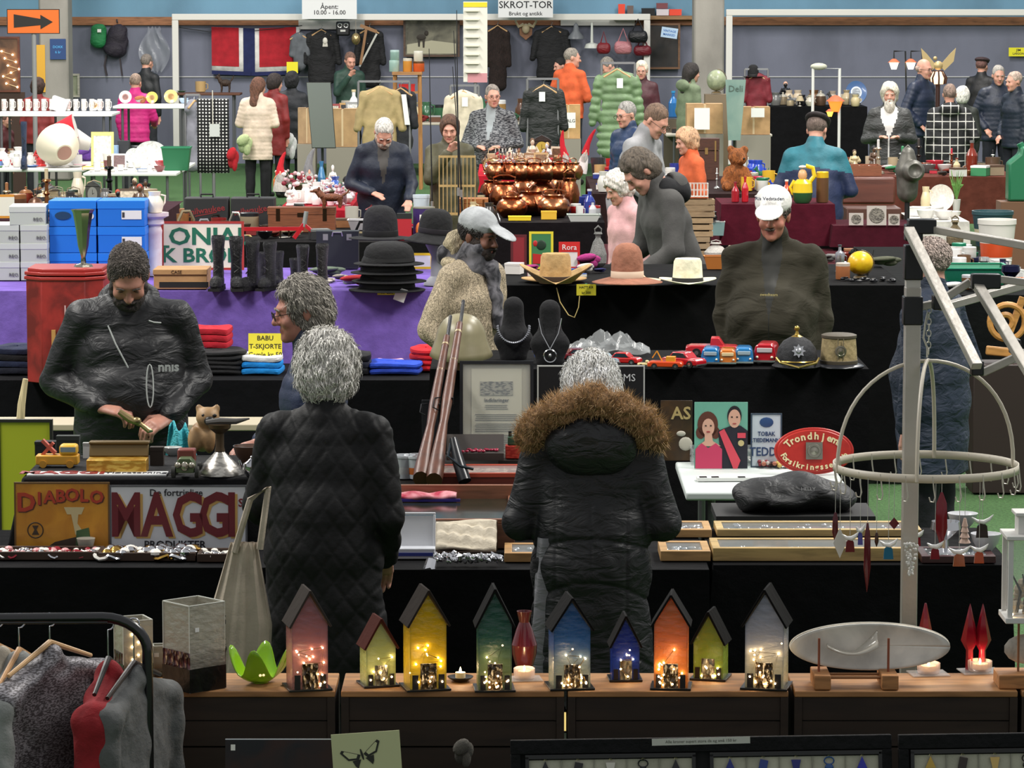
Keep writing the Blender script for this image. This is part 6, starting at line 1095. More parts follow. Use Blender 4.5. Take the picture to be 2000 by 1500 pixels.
m=MB(mat('d84858',.6));m.prism([q(1404,824),q(1414,818),q(1446,880),q(1440,896),q(1432,896)],.0015,c=(0,yf-.0045,0));m.prism([q(1440,826),q(1456,826),q(1456,836),q(1440,836)],.0015,c=(0,yf-.0045,0));m.use(mat('d8c890',.4,.5));disc(m,1447,846,6,6,.0045);m.obj('sash_and_medals',t);m=MB(mat('1a1210',.6));[disc(m,x,y,2,1.4,.0035)for x,y in((1378,812),(1388,812),(1429,795),(1439,795))];m.use(mat('a04040',.6));disc(m,1383,824,4,1.6,.0035);disc(m,1434,808,4,1.2,.0035);m.obj('eyes_and_mouths',t)
t,W,Hh,k,yf=sign('brown picture with pale capital letters behind the parka',1290,1352,775,893,15.2,'4a3218',t_='mottle',c2='2e2012',name='vintage_poster');t.location.z=zt;text('AS',34*k,mat('b8a068',.6),t,(.02,yf,Hh*.78),bold=.02)
m = MB(mat('c8c0b0', .5)); m.ell((.04, -.004, Hh * .28), (.03, .003, .03)); m.ell((.02, -.004, Hh * .45), (.02, .003, .012)); m.obj('motif', t)
t,W,Hh,k,yf=sign('large black poster with white border behind the white-haired head',1050,1258,722,893,15.45,'0d0d10',rim='b8b8b4',name='framed_poster');t.location.z=zt;text('RMS',20*k,mat('c8c8c8',.5),t,(W*.33,yf,Hh*.86));m=MB(mat('3a3228',.5));m.box((0,yf,Hh*.25),(W*.9,.003,Hh*.4));m.obj('lower_picture',t)
t,W,Hh,k,yf=sign('white enamel sign with blue lettering beside the portrait',1467,1526,796,900,15.0,'c9d3dc',rim='3a4a5a');t.location.z=zt;[text(s_,sz*k,mat('23406a',.4),t,(0,yf,Hh*z_),bold=.015,sx=.85)for s_,sz,z_ in(('J.TIEDEMANNS',11,.5),('TEDDY',24,.28),('TOBAK',12,.62))];m=MB(mat('2a4a78',.4));m.ell((0,yf,Hh*.84),(.03,.002,.022));m.obj('printed_figure',t)
# red oval cast sign
P=at(1590,902,14.75);k=1/scl(P);P.z=zt+.002;W,Hh=156*k,92*k;t=thing('oval_sign','red oval cast metal sign with cream raised lettering','sign',P,0,tilt=-8);c_=Vector((0,0,Hh/2))
m=MB(mat('a8231c',.35,t='mottle',c2='b92c22',s=.8));m.T=Matrix.Translation(c_)@euler(90);m.lathe([(0,.0),(.9,.0),(1,-.008),(.98,-.016),(.0,-.016)],48,sx=W/2,sy=Hh/2)if False else None
m.T=Matrix.Translation(c_);e_=[(W/2*math.cos(a),Hh/2*math.sin(a))for a in[i*PI/24 for i in range(48)]];m.prism(e_,.012);m.prism([(x*.93,z*.9)for x,z in e_],.020,c=(0,-.002,0));m.obj('plate',t,bev=.004)
def arc(s_, a0, a1, fx, fz, size, up):
    for i, ch in enumerate(s_):
        u=i/(len(s_)-1);a=R(a0+(a1-a0)*u);x,z=W/2*fx*math.cos(a),Hh/2*fz*math.sin(a);ang=math.degrees(math.atan2(Hh*math.cos(a),W*math.sin(a)if up else-W*math.sin(a)))if False else 0
        tx, tz = -W * fx * math.sin(a), Hh * fz * math.cos(a); 
        if not up: tx, tz = tx, tz
        an = math.degrees(math.atan2(tz, tx)); an = an - 180 if up else an
        text(ch, size, mat('e3d3a4', .5), t, c_ + Vector((x, -.0135, z)), (90, -an, 0), bold=.03)
arc('Trondhjems', 152, 32, .74, .62, .042, True); arc('Forsikringsselskab', 196, 345, .80, .70, .034, False)
m=MB(mat('8f8c80',.3,.7));m.box(c_+Vector((0,-.016,0)),(.07,.008,.072));m.T=Matrix.Translation(c_+Vector((0,-.022,0)))@euler(90);m.lathe([(.03,0),(.028,.004),(.02,.004),(.018,.001),(0,.006)],20);m.obj('emblem',t)
# clear tray of pewter, magazines, bead dish
P=on(1430,908,zt);k=1/scl(P);W=158*k;t=thing('plastic_tray','clear plastic tray of dull pewter pieces below the portrait','tray',(P.x,P.y+.06,zt));m=MB(glass('d8dcdc',.25,.1));[m.box(p,d)for p,d in(((0,-.07,.035),(W,.003,.07)),((0,.07,.035),(W,.003,.07)),((-W/2,0,.035),(.003,.14,.07)),((W/2,0,.035),(.003,.14,.07)),((0,0,.002),(W,.14,.003)))];m.obj('tray_body',t)
m=MB(mat('77746e',.35,.6));rg=random.Random(6);[m.ell((rg.uniform(-.4,.4)*W,rg.uniform(-.045,.045),.02+.012*(i%3)),(.045,.016,.012),euler(0,rg.uniform(-20,20),rg.uniform(-40,40)),8)for i in range(20)];o=m.obj('pewter_pieces',t);o['kind']='stuff'
P=on(1425,940,zt);t=thing('piano_toy','printed white leaflets with black strips lying along the pale table','leaflets',(P.x,P.y+.03,zt));m=MB(mat('dededa',.6));m.box((0,0,.008),(.27,.07,.014),euler(0,0,3));m.obj('leaflets',t);m=MB(mat('15151a',.5));[m.box((x,-.02,.017),(.03,.02,.004),euler(0,0,5))for x in(-.11,-.06,.05)];m.obj('black_strips',t)
rg=random.Random(14);P=on(1560,916,zt);m=MB(mat('8a3038',.3));ms_=[mat(c,.25)for c in('8a3038','c8b060','3a2420','b8b0a8','6a4a7a','a06048')]
for i in range(110):m.use(ms_[i%6]);m.ell((rg.uniform(-.17,.17),rg.uniform(-.03,.045),.010+rg.uniform(0,.012)),rg.uniform(.007,.013),n=8)
o=m.obj('bead_heap');tag(o,'spread of mixed beads and brooches before the red oval sign','beads',loc=(P.x+.0,P.y+.04,zt+.001));o['kind']='stuff'
# ---------------- front shelf of wooden crates ----------------
ZT = .80; CR = mat('a87848', .6, t='wood', s=.8); CR_SHADE = mat('2f2318', .75, t='wood', s=.7)  # second copy of the crate wood has the fronts' shade put into its colour
def crate(lab, px0, px1, pf=1350, dpt=.27):
    P=on((px0+px1)/2,pf,ZT);W=(px1-px0)/scl(P)-.006;t=thing('shelf_crate',lab,'crate',(at((px0+px1)/2,pf,P.y).x,P.y+dpt/2,0))
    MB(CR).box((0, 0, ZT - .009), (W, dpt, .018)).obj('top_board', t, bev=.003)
    for x in (-1, 1): MB(CR_SHADE).box((x * (W / 2 - .011), 0, (ZT - .018) / 2), (.022, dpt, ZT - .018)).obj('end_board', t)
    for i,(z0,z1)in enumerate(((ZT-.085,ZT-.019),(ZT-.16,ZT-.089),(ZT-.30,ZT-.166),(ZT-.46,ZT-.31))):MB(CR_SHADE).box((0,-dpt/2+.012,(z0+z1)/2),(W-.046,.014,z1-z0)).obj('front_slat',t)
    MB(CR_SHADE).box((0, dpt / 2 - .01, ZT - .16), (W - .046, .012, .26)).obj('back_board', t); return t
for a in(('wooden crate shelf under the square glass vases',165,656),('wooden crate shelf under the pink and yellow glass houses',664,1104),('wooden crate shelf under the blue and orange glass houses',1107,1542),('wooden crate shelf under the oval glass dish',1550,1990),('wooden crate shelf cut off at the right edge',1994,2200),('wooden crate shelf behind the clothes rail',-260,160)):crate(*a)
BULB = mat('ffd9a0', .4, b=38); 
def bulbs(t, pts, r=.0026, nm='fairy_lights'):
    m = MB(BULB); [m.ell(p, r, n=6) for p in pts]; m.use(mat('8a6a30', .4, .6)); len(pts) > 2 and m.tube(pts, .0005, 3); m.obj(nm, t)
def house(lab, px, pb, w_, h_, gab, rz, top, bot, roof='0d0b0a', nb=16, seed=1, door='glit', rr=.35, em=None, a=.55):
    P=on(px,pb-4,ZT);k=1/scl(P);W=w_*k*.86;Hh=h_*k;g=gab*k;D=W*.9;P.y+=D*.35;P.z=ZT+.001;P.x=at(px,pb,P.y).x
    t = thing('glass_house', lab, 'lantern', P, rz); rg = random.Random(seed); th = .0035
    MB(mat('15120f', .3)).box((0, 0, .003), (W * 1.22, D * 1.3, .006)).obj('base_plate', t, bev=.001)
    m = MB(mat(bot, .22, t='gradz', s=Hh, c2=top, a=a, sp=.6)); zb = .006; ze = Hh - g
    for s_ in (-1, 1): m.prism([(-W / 2, zb), (W / 2, zb), (W / 2, ze), (0, Hh - .006), (-W / 2, ze)], th, c=(0, s_ * D / 2, 0))
    for s_ in (-1, 1): m.box((s_ * (W / 2 - th / 2), 0, (zb + ze) / 2), (th, D - th, ze - zb))
    m.obj('glass_walls', t)
    m = MB(mat(roof, .8, t='gloss', sp=.15)); L = math.hypot(W / 2, g) * 1.16; an = math.degrees(math.atan2(g, W / 2))
    for s_ in (-1, 1): m.box((s_ * W * .29, 0, Hh - g * .5 + .002 ), (L, D * 1.3, .006), euler(0, s_ * an, 0))
    m.obj('roof', t, bev=.001)
    dz = Hh * .26 if Hh > .2 else Hh * .3
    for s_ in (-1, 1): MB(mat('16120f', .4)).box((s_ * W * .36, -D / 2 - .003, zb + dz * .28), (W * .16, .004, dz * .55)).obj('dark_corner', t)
    m=MB(mat('5a4426' if door=='glit' else 'a09c84',.25,t='crackle',s=3));m.box((0,-D/2-.0035,zb+dz/2),(W*.44,.004,dz));m.obj('doorway',t)
    pts = []
    for i in range(nb):z=zb+Hh*(.03+.42*rg.random()**1.5);pts.append((rg.uniform(-.40,.40)*W,rg.choice((-D/2-.007,-D*.4,0,D*.2))if i%2 else-D/2-.008,z))
    bulbs(t,pts);m=MB(mat('8a6a30',.4,.6));m.tube([(p[0]*.9,-D*.3+.5*p[1],p[2])for p in sorted(pts,key=lambda q:q[2])],.0008,4);m.obj('wire',t)
    l=bpy.data.lights.new('fairy_glow','POINT');l.energy=.26*(Hh/.25)*(nb/16);l.color=(1,.72,.4);l.shadow_soft_size=.02;o=bpy.data.objects.new('fairy_glow',l);C.objects.link(o);o.parent=t;o.location=(0,0,Hh*.3)
    return t
house('tall dusty pink glass house with brown roof and fairy lights', 600, 1352, 82, 192, 62, 14, 'a06a70', 'b07a70', seed=1, nb=18, roof='3a332e')
house('small pale yellow glass house with glossy red-brown roof',738,1345,68,130,52,16,'b8c07c','d4d68c',seed=2,nb=10,roof='4a1f16',door='pale')
house('tall bright yellow glass house with dark brown roof', 830, 1352, 84, 193, 62, 13, 'c4a81c', 'e8cc30', seed=3, nb=18, roof='2a231e')
house('tall dark green glass house with black roof', 965, 1354, 76, 197, 66, 4, '2f5a50', '9aa468', seed=4, nb=18)
house('tall blue to clear glass house with black gable roof', 1112, 1350, 84, 176, 56, 8, '2f5c94', 'b8bc9c', seed=5, nb=22)
house('small cobalt blue glass house with black roof', 1220, 1334, 62, 124, 54, 3, '1c3494', '24409a', seed=6, nb=8, door='pale')
house('tall orange glass house with black roof and bright lights', 1311, 1350, 76, 182, 54, -5, 'd07848', 'f0a040', seed=7, nb=20)
house('small lime green glass house with black roof', 1388, 1332, 68, 130, 56, -14, '8aa03a', '9cb44a', seed=8, nb=9, door='pale')
house('tall pale smoky glass house with black roof beside the oval dish', 1497, 1350, 88, 192, 64, -12, '9aa0b0', 'd8d0a8', seed=9, nb=20)
# square vases
def svase(lab, px, pb, w_, h_, rz, top=True, lit=0):
    P=on(px,pb,ZT);k=1/scl(P);W=w_*k*.7;Hh=h_*k;t=thing('square_glass_vase',lab,'vase',(P.x,P.y+W*.5,ZT+.001),rz);th=.004
    m = MB(mat('2a1210', .18, t='gradz', s=Hh * .95, c2='b8b4a4', a=.62, sp=.7)); 
    for s_ in (-1, 1): m.box((0, s_ * W / 2, Hh / 2), (W, th, Hh)); m.box((s_ * (W / 2 - th / 2), 0, Hh / 2), (th, W - th, Hh))
    m.obj('glass_walls',t);m=MB(mat('5a1a22',.25,t='crackle',s=2.5,a=.88));m.box((0,0,Hh*.36),(W*1.03,W*1.03,Hh*.20));m.use(mat('0c0908',.25,t='gloss',sp=.4));m.box((0,0,Hh*.14),(W*1.045,W*1.045,Hh*.27));m.obj('dark_glass_grit',t)
    m=MB(mat('d8d8cc',.2));[m.box((x*W/2,y*W/2,Hh/2),(.003,.003,Hh))for x in(-1,1)for y in(-1,1)];m.frame(W,.003,.0015,.001)if False else None;[m.box((0,y*W/2,Hh),(W,.004,.003))for y in(-1,1)];[m.box((x*W/2,0,Hh),(.004,W,.003))for x in(-1,1)];m.obj('edges',t,label='pale polished glass edges')
    if not lit: MB(mat('e8e8e4', .6)).box((-W * .3, -W / 2 - .003, Hh * .72), (.014, .001, .012)).obj('sticker', t)
    if lit: bulbs(t, [(.02 * math.sin(i * 2.1), -W / 2 - .005 + .0 * i, Hh * (.22 + .07 * i % .6)) for i in range(9)])
    return t
svase('large square glass vase, clear above and dark red below', 376, 1352, 122, 172, 42)
svase('lit square glass vase behind the black clothes rail', 258, 1330, 84, 118, 24, lit=1)
svase('short reddish glass beaker between the two square vases', 312, 1322, 40, 60, 10)
# green leaf bowl
P=on(506,1340,ZT);k=1/scl(P);t=thing('glass_bowl','lime green folded glass bowl with tealight beside the pink house','bowl',(P.x,P.y+.05,ZT+.001));m=MB(mat('8fc41c',.12,a=.82,t='gloss',sp=.8));n=48
m.sheet(n,8,lambda u,v:Vector(((.022+.055*v**.8*(1+.22*math.cos(4*2*PI*u)))*math.cos(2*PI*u),(.022+.05*v**.8*(1+.2*math.cos(8*PI*u)))*math.sin(2*PI*u),.004+(.062+.042*math.cos(8*PI*u+.6))*v**1.3)));m.obj('bowl_body',t,solid=.003);m=MB(mat('6f9a14',.2));m.lathe([(.024,0),(.024,.006),(0,.006)],16);m.obj('foot',t);bulbs(t,[(0,0,.02),(.01,-.005,.022)],.004,'tealight_flame')
def tealight(lab, px, pb, w_, holder='glass', hang=False):
    P = on(px, pb, ZT); k = 1 / scl(P); r = w_ * k / 2; t = thing('tealight_holder', lab, 'candle', (P.x, P.y + r, ZT + .001))
    if holder=='glass':m=MB(glass('f0dcd4',.42,.03));m.lathe([(r*.6,0),(r*.95,.006),(r,.02),(r,.034),(r*.86,.036),(r*.82,.012),(0,.01)],28);m.obj('glass_cup',t);MB(glass('e8e4e0',.35,.05)).box((0,.005,.002),(r*3.2,r*2.6,.003),euler(0,0,8)).obj('glass_slab',t)
    else: m = MB(mat('2a2a2a', .2, .3)); m.lathe([(r * .8, 0), (r * 1.5, .01), (r * 1.6, .014), (r, .008), (0, .008)], 24); m.obj('dark_saucer', t)
    MB(mat('f0e0c0',.5)).lathe([(r*.62,.010),(r*.62,.026),(r*.5,.024),(0,.024)],20).obj('candle',t);m=MB(mat('ffcf80',.4,b=30));m.lathe([(.001,.025),(.0035,.03),(.0025,.036),(0,.042)],8);m.obj('flame',t)
    l=bpy.data.lights.new('flame_light','POINT');l.energy=.12;l.color=(1,.7,.4);l.shadow_soft_size=.01;o=bpy.data.objects.new('flame_light',l);C.objects.link(o);o.parent=t;o.location=(0,0,.045)
tealight('lit tealight in clear glass cup below the oval dish end', 1117, 1324 - 4, 0) if False else None
tealight('lit tealight on a dark saucer between yellow and green houses',899,1334,32,'sau');tealight('lit tealight in a glass cup in front of the red glass bottle',1024,1332,42);tealight('lit tealight in thick glass cup below the oval dish tip',1816,1322,46);tealight('lit tealight in thick glass cup beside the red glass tree',1917,1318,48)
item('vase','x',1024,1330,50,120,'5a0c18',Y=10.2,label='dark red glass bottle behind a lit tealight',cat='bottle',name='red_glass_bottle').location.z=ZT+.001
for i,(px,b_,lab)in enumerate(((1806,1316,'dark red glass tree behind the aluminium pole'),(1893,1312,'dark red glass cone nearest the second tealight'),(1918,1312,'dark red glass cone next to its twin at the white lantern'))):
    P=at(px,b_,10.22);k=1/scl(P);P.z=ZT+.001;m=MB(mat('7a0c20',.15,a=.9));m.lathe([(.012,0),(.010,.06),(.026,.09),(.003,.19 if i else .2),(0,.2)],6);tag(m.obj('glass_tree'),lab,'ornament',loc=P)
# oval dish on wooden stand
P=on(1660,1348,ZT);k=1/scl(P);t=thing('wooden_stand','small wooden stand with two blocks and dowels below the oval glass dish','stand',(P.x,P.y+.05,ZT+.001));WD=mat('b07a48',.6,t='wood',s=2)
for px in(1606,1738):x=(px-1660)*k;m=MB(WD);m.box((x,.01,.022),(.048,.14,.042));m.obj('block',t,bev=.003);MB(mat('8a4a30',.5)).cyl((x+(.0 if px>1650 else-.006),.0,.04),(x+(.0 if px>1650 else-.006),.0,.14),.0035).obj('dowel',t)
for y in (-.02, .03): MB(mat('9a6a40', .5)).cyl((-.08, y, .03), (.115, y, .03), .0045).obj('rail', t)
yd=t.location.y+.055;c_=at(1699,1262,yd);a_=156/scl(c_);b_=46/scl(c_);t2=thing('oval_glass_dish','long oval frosted white glass dish on the small wooden stand','dish',c_);m=MB(mat('f0ece0',.5,t='mottle',c2='c2c0b8',s=.5));m.sheet(56,10,lambda u,v:Vector((a_*v*math.cos(2*PI*u),-.012-.02*v*v+.02,b_*v*math.sin(2*PI*u))));m.obj('dish_body',t2,solid=.004);m=MB(mat('e8e4d8',.2));m.tube([(a_*math.cos(i*PI/28),.01,b_*math.sin(i*PI/28))for i in range(56)],.0022,5,closed=True);m.obj('rim',t2)  # dish colour whitened to carry its backlit glow
c_=at(1665,1265,yd-.04);t3=thing('glass_hammock','small rippled clear glass piece slung between the two dowels','ornament',c_);m=MB(mat('c8c2b4',.15,a=.6,t='gloss',sp=.8));m.sheet(24,8,lambda u,v:Vector(((u-.5)*.145,-.02+.045*v,.022*(2*u-1)**2-.018+.045*max(0,u-.55)*v*2+.004*math.sin(9*v))));m.obj('glass_sheet',t3,solid=.003)
# second stand with white lantern at the right edge
P=on(2000,1344,ZT);t=thing('lantern_stand','wooden block and dowel holding the white lantern','stand',(P.x,P.y+.04,ZT+.001));m=MB(WD);m.box((-.02,.0,.02),(.11,.12,.04));m.obj('block',t,bev=.003);zl=at(1980,1215,P.y).z;MB(mat('8a5a38',.5)).cyl((-.012,.0,.04),(-.012,.0,zl-ZT-.001),.0035).obj('dowel',t);MB(mat('c8c4b8',.3,t='mottle',s=2)).ell((.02,.03,.10),(.07,.01,.045)).obj('round_dish',t)
t=thing('white_lantern','white wooden lantern with pebbles and branches inside at the right edge','lantern',(P.x+.015,P.y+.045,zl));WH=mat('d6d4ce',.5);W=.15;Hh=(1215-1050)/scl(P)*1.0
MB(WH).box((0,0,.008),(W,W,.016)).obj('base_plate',t,bev=.002);[MB(WH).box((x*(W/2-.014),y*(W/2-.014),Hh/2+.008),(.014,.014,Hh-.016)).obj('post',t)for x in(-1,1)for y in(-1,1)]
m=MB(WH);m.box((0,0,Hh+.004),(W*1.0,W,.012));m.box((0,0,Hh+.035),(W*.5,W*.5,.06));m.box((0,0,Hh+.068),(W*.62,W*.62,.01));m.obj('roof',t,bev=.002);MB(glass('e8ecec',.18,.04)).box((0,0,Hh/2+.01),(W*.78,W*.78,Hh-.03)).obj('glass_panes',t)
rg=random.Random(5);m=MB(mat('c8b89c',.6,t='mottle',s=2));[m.ell((rg.uniform(-.04,.04),rg.uniform(-.05,.03),.022+rg.uniform(0,.09)),(rg.uniform(.008,.016),)*3,n=7)for i in range(38)];m.obj('pebbles',t);m=MB(mat('1c1816',.5));[m.tube([(-.04+.02*i,-.05,.03),(-.03+.015*i,-.055,.09),(-.055+.03*i,-.05,.14)],[.005,.004,.002],5)for i in range(4)];m.obj('branches',t);bulbs(t,[(-.055,-.06,.025),(.03,-.06,.03),(.0,-.06,.06)],.004)
# small hanging lit house between the crates, loose fairy bulbs and wires
t=thing('hanging_lantern','tiny lit glass lantern hanging in the gap between two crates','lantern',at(1098,1426,9.95));m=MB(mat('1a1a1e',.2));m.lathe([(.014,.055),(.004,.075),(.002,.1)],8);m.obj('cap',t);MB(mat('c9b06a',.3,b=1.2)).box((0,0,.025),(.022,.02,.05)).obj('glass',t);MB(mat('16161a',.3)).box((0,0,-.003),(.026,.024,.005)).obj('base',t)
for i,(px,py,lab)in enumerate(((850,1398,'single glowing fairy bulb hanging before the crate'),(962,1362,'glowing fairy bulb lying at the green house foot'),(618,1436-30,'tiny bulb end at the crate corner'))):
    if i == 2: continue
    t=thing('fairy_bulb',lab,'light',at(px,py,9.93));bulbs(t,[(0,0,0)],.0042 if i==0 else .003,'bulb');m=MB(mat('1c1712',.6));m.tube([(0,0,.003),(.01,.02,.04),(.03,.03,.078 if i==0 else .05)],.0008,4);m.obj('wire',t)
m=MB(mat('15110e',.6));[m.tube([at(px,1352,9.93),at(px+6,1385,9.93),at(px+dx,1440,9.93)],.0012,4)for px,dx in((622,14),(982,-4),(1318,20))];tag(m.obj('light_cable'),'thin dark light cables hanging down the crate fronts','cable')
item('heap','x',182,1332,50,22,'8a7460','6e5a48',Y=10.1,label='rounded piece of driftwood behind the grey sparkly sweater',cat='driftwood',name='driftwood').location.z=ZT+.001
# ---------------- jewellery frames, butterfly card, brown glass tray ----------------
def jframe(lab, px0, px1, py0, py1r, panes, Y=9.3, cols=None, rz=0):
    A=at(px0,1540,Y);k=1/scl(A);W=(px1-px0)*k;Hh=(1540-py0)*k;t=thing('jewellery_showcase',lab,'frame',(A.x+W/2,Y,A.z),rz,tilt=-8);t.rotation_euler[1]=R(-.9)
    b=.038;m=MB(mat('0d0d0f',.7,t='cloth',s=3,sp=.2));m.box((0,0,Hh-b/2),(W,.03,b));m.box((-W/2+b*.35,0,(Hh-b)/2),(b*.7,.03,Hh-b));m.box((W/2-b*.35,0,(Hh-b)/2),(b*.7,.03,Hh-b));m.obj('outer_frame',t,bev=.002)
    MB(mat('0e0e10', .8)).box((0, .01, (Hh - b) / 2), (W - b, .008, Hh - b)).obj('backboard', t)
    for (a0, a1, n, cs) in panes:
        x0, x1 = (a0 - (px0 + px1) / 2) * k, (a1 - (px0 + px1) / 2) * k; xc = (x0 + x1) / 2; w_ = x1 - x0; hz = Hh - b - .006
        p=MB(mat('b5b1a0',.8,t='cloth')).box((xc,.0,hz/2-.006),(w_,.012,hz-.01)).obj('display_panel',t);m=MB(mat('1b1a1a',.4));m.box((xc,-.009,hz-.002),(w_+.02,.012,.012));m.box((x0-.005,-.009,hz/2),(.01,.012,hz));m.box((x1+.005,-.009,hz/2),(.01,.012,hz));m.obj('inner_frame',t,bev=.001)
        m=MB(mat('8f8c80',.7));[m.box((x0+w_*i/n,-.008,hz/2-.006),(.002,.008,hz-.012))for i in range(1,n)];m.obj('dividers',t)
        for i in range(n):
            c = cs[i % len(cs)]; x = x0 + w_ * (i + .5) / n; z = hz - .031; m = MB(mat(c, .15, .2)); sh = (i * 3 + int(a0)) % 4
            if sh == 0: m.prism([(-.013, .012), (.013, .012), (.006, -.022), (-.006, -.022)], .005, c=(x, -.012, z))
            elif sh == 1: m.box((x, -.012, z - .004), (.022, .005, .034), euler(0, 12, 0))
            elif sh == 2: m.prism([(0, .018), (.014, -.014), (-.014, -.014)], .005, c=(x, -.012, z))
            else:m.tube([(x+.013*math.cos(a),-.012,z+.008+.010*math.sin(a))for a in[j*PI/6 for j in range(12)]],.002,5,closed=True);m.ell((x,-.012,z-.010),(.012,.004,.010),n=10)
            m.use(mat('d8c890',.3,.8));m.tube([(x-.004,-.012,z+.018),(x,-.013,z+.026),(x+.004,-.012,z+.018)],.001,4);m.obj('pendant',t)
    return t
DK = ('1a1c1e', '1c1a1c', 'c8c4b8', '14181a', '1a1a1c')
j1=jframe('wide black frame displaying dark and blue pendants below the glass houses',998,1742,1440,1425,((1034,1352,5,DK),(1394,1716,5,('1c2a7a','223a80','1a2470','28508a','2028a0'))))
jframe('black frame with gold and brown pendants at the right corner',1756,2140,1432,1430,((1786,2100,5,('b8963c','2a2016','c8a860','1a1612','b09040')),),Y=9.28)
P=at(1370,1448,9.24);k=1/scl(P);t=thing('paper_strip','narrow printed white paper strip lying on the wide black frame','label',(P.x,9.262,P.z-.004));t.rotation_euler=(R(-8),R(-1.5),0);MB(mat('b9b9b0',.7)).box((0,0,0),(.262,.002,.018)).obj('paper',t);text('Alle kroner supert store de og små 150 kr',.011,mat('6a6a60',.8),t,(0,-.0016,0),name='print',ext=.0003)
P=at(722,1560,9.3);k=1/scl(P);t=thing('butterfly_card','cream card with a drawn swallowtail butterfly','card',P,0,tilt=-6);t.rotation_euler[1]=R(-4);W=134*k;Hh=130*k;MB(mat('bdbf92',.7)).box((0,0,Hh/2),(W,.004,Hh)).obj('card_board',t)
m = MB(mat('23241c', .7)); cz = Hh - .058; cx_ = -.012
for s_ in (-1, 1):
    for pts in([(.004,.0),(.05,.026),(.056,.020),(.04,-.006),(.012,-.012)],):m.T=Matrix.Translation((cx_,-.0032,cz))@euler(0,-14,0);m.prism([(s_*x,z)for x,z in pts],.001);m.use(mat('bdbf92',.7));m.prism([(s_*(x*.7+.009),z*.7+.003)for x,z in pts],.0016);m.use(mat('23241c',.7));m.prism([(s_*.006,-.012),(s_*.03,-.010),(s_*.026,-.026),(s_*.02,-.034),(s_*.014,-.024)],.001)
m.ell((0, 0, 0), (.003, .002, .016)); m.obj('butterfly_drawing', t)
P=at(548,1560,9.34);k=1/scl(P);t=thing('amber_glass_panel','dark amber fused glass panel standing beside the butterfly card','glass panel',P,0,tilt=-8);W=216*k;Hh=116*k;MB(mat('2a1408',.3,t='mottle',c2='0b0f12',s=.8,sp=.3)).box((0,0,Hh/2),(W,.006,Hh)).obj('glass_sheet',t);m=MB(mat('c8ccd0',.15));m.box((0,0,Hh),(W,.007,.0025));m.obj('bright_edge',t);MB(mat('e8e4dc',.6)).box((-W*.43,-.004,Hh-.022),(.012,.001,.016)).obj('sticker',t)
item('heap','x',905,1500,34,70,'7a756c','5a564e',Y=9.5,label='grey twig bundle standing below the tealight crate',cat='twigs',name='twig_bundle')
t=thing('display_bench','low dark bench carrying the frames in front of the crates','bench',(.52,9.38,0));MB(mat('15120f',.7)).box((0,0,at(1000,1560,9.3).z/2-.01),(2.5,.3,at(1000,1560,9.3).z-.03)).obj('bench_body',t)
# ---------------- clothes rail ----------------
YR=9.5;t=thing('clothes_rail','black tubular clothes rail at the lower left corner','clothes rail',(0,0,0));m=MB(mat('0e0e10',.22,sp=.7));pts=[at(-150,1210,YR),at(0,1208,YR),at(200,1206,YR)]+[at(200+88*math.sin(a),1206+66*(1-math.cos(a)),YR)for a in[i*PI/16 for i in range(1,9)]]+[at(289,1400,YR),Vector((at(290,1500,YR).x,YR,.02))]
m.tube(pts,.0148,14);m.obj('tube_frame',t);m=MB(mat('0e0e10',.3));m.box((at(290,1500,YR).x,YR,.02),(.04,.5,.03));m.obj('foot',t);m=MB(mat('17171a',.3));m.tube([at(0,1217,YR-.02),at(210,1216,YR-.02)],.003,6);m.obj('wire',t)
def garment(lab, px, py0, dirx, w_, mt, hg, hook=1206, lean=0, name='sweater', wl=.10, long=.62, neck=0):
    # a garment on a hanger seen nearly end-on: hook, hanger bar, draped cloth
    P = at(px, py0, YR); k = 1 / scl(P); t = thing(name, lab, 'clothing', P, lean); a = R(dirx); dx, dy = math.cos(a), math.sin(a); L = .22
    hk = (py0 - hook) * k
    s_ = S(.008)
    for q in(-1,1):s_.c((0,0,-.0),(q*L*dx,q*L*dy,-.085),(.034,.024),(.045,.030),k=.02,side=(-dy,dx,0));s_.c((q*L*.92*dx,q*L*.92*dy,-.08),(q*L*1.12*dx,q*L*1.12*dy,-long*.85),(.05,.042),(.05,.045),k=.03,side=(-dy,dx,0))
    s_.c((0, 0, -.06), (0, 0, -long), (L * .9, .04), (L * .95, .06), k=.03, side=(dx, dy, 0))
    s_.c((0, 0, -.01), (0, 0, .012), (.045, .035), (.04, .03), k=.015, side=(dx, dy, 0))
    s_.obj(name + '_cloth', mt, t, wr=.006, wf=26, seed=int(px))
    m=MB(mat(hg,.4));m.tube([(-L*.8*dx,-L*.8*dy,-.02),(0,0,.045),(L*.8*dx,L*.8*dy,-.02)],[.006,.009,.006],8);m.obj('hanger',t);m=MB(mat('b8b8bc',.2,.9));m.tube([(0,0,.045),(0,0,hk*.6)]+[(.017*math.sin(b_),0,hk*.78+.02-.018*math.cos(b_))for b_ in[i*PI/6 for i in range(0,8)]],.0022,6);m.obj('hook',t)
    return t
garment('cream knitted garment at the outer end of the clothes rail', -4, 1292, 74, 60, mat('b0a898', .9, t='cloth', s=2), 'c89a6a', long=.5)
garment('pale grey top with dark drawstrings on the clothes rail',38,1300,80,60,mat('8d8f8c',.9,t='cloth',s=1.5),'c89a6a',long=.6,name='drawstring_top')
garment('dark grey sparkly knitted sweater on a wooden hanger',98,1286,58,90,mat('4a4648',.5,.35,t='lines',c2='8f8c90',s=2.6),'d0a878',long=.6)
garment('dark red wool sweater on the clothes rail', 212, 1318, 84, 60, mat('8a141c', .9, t='cloth', s=2), '1a1614', long=.6)
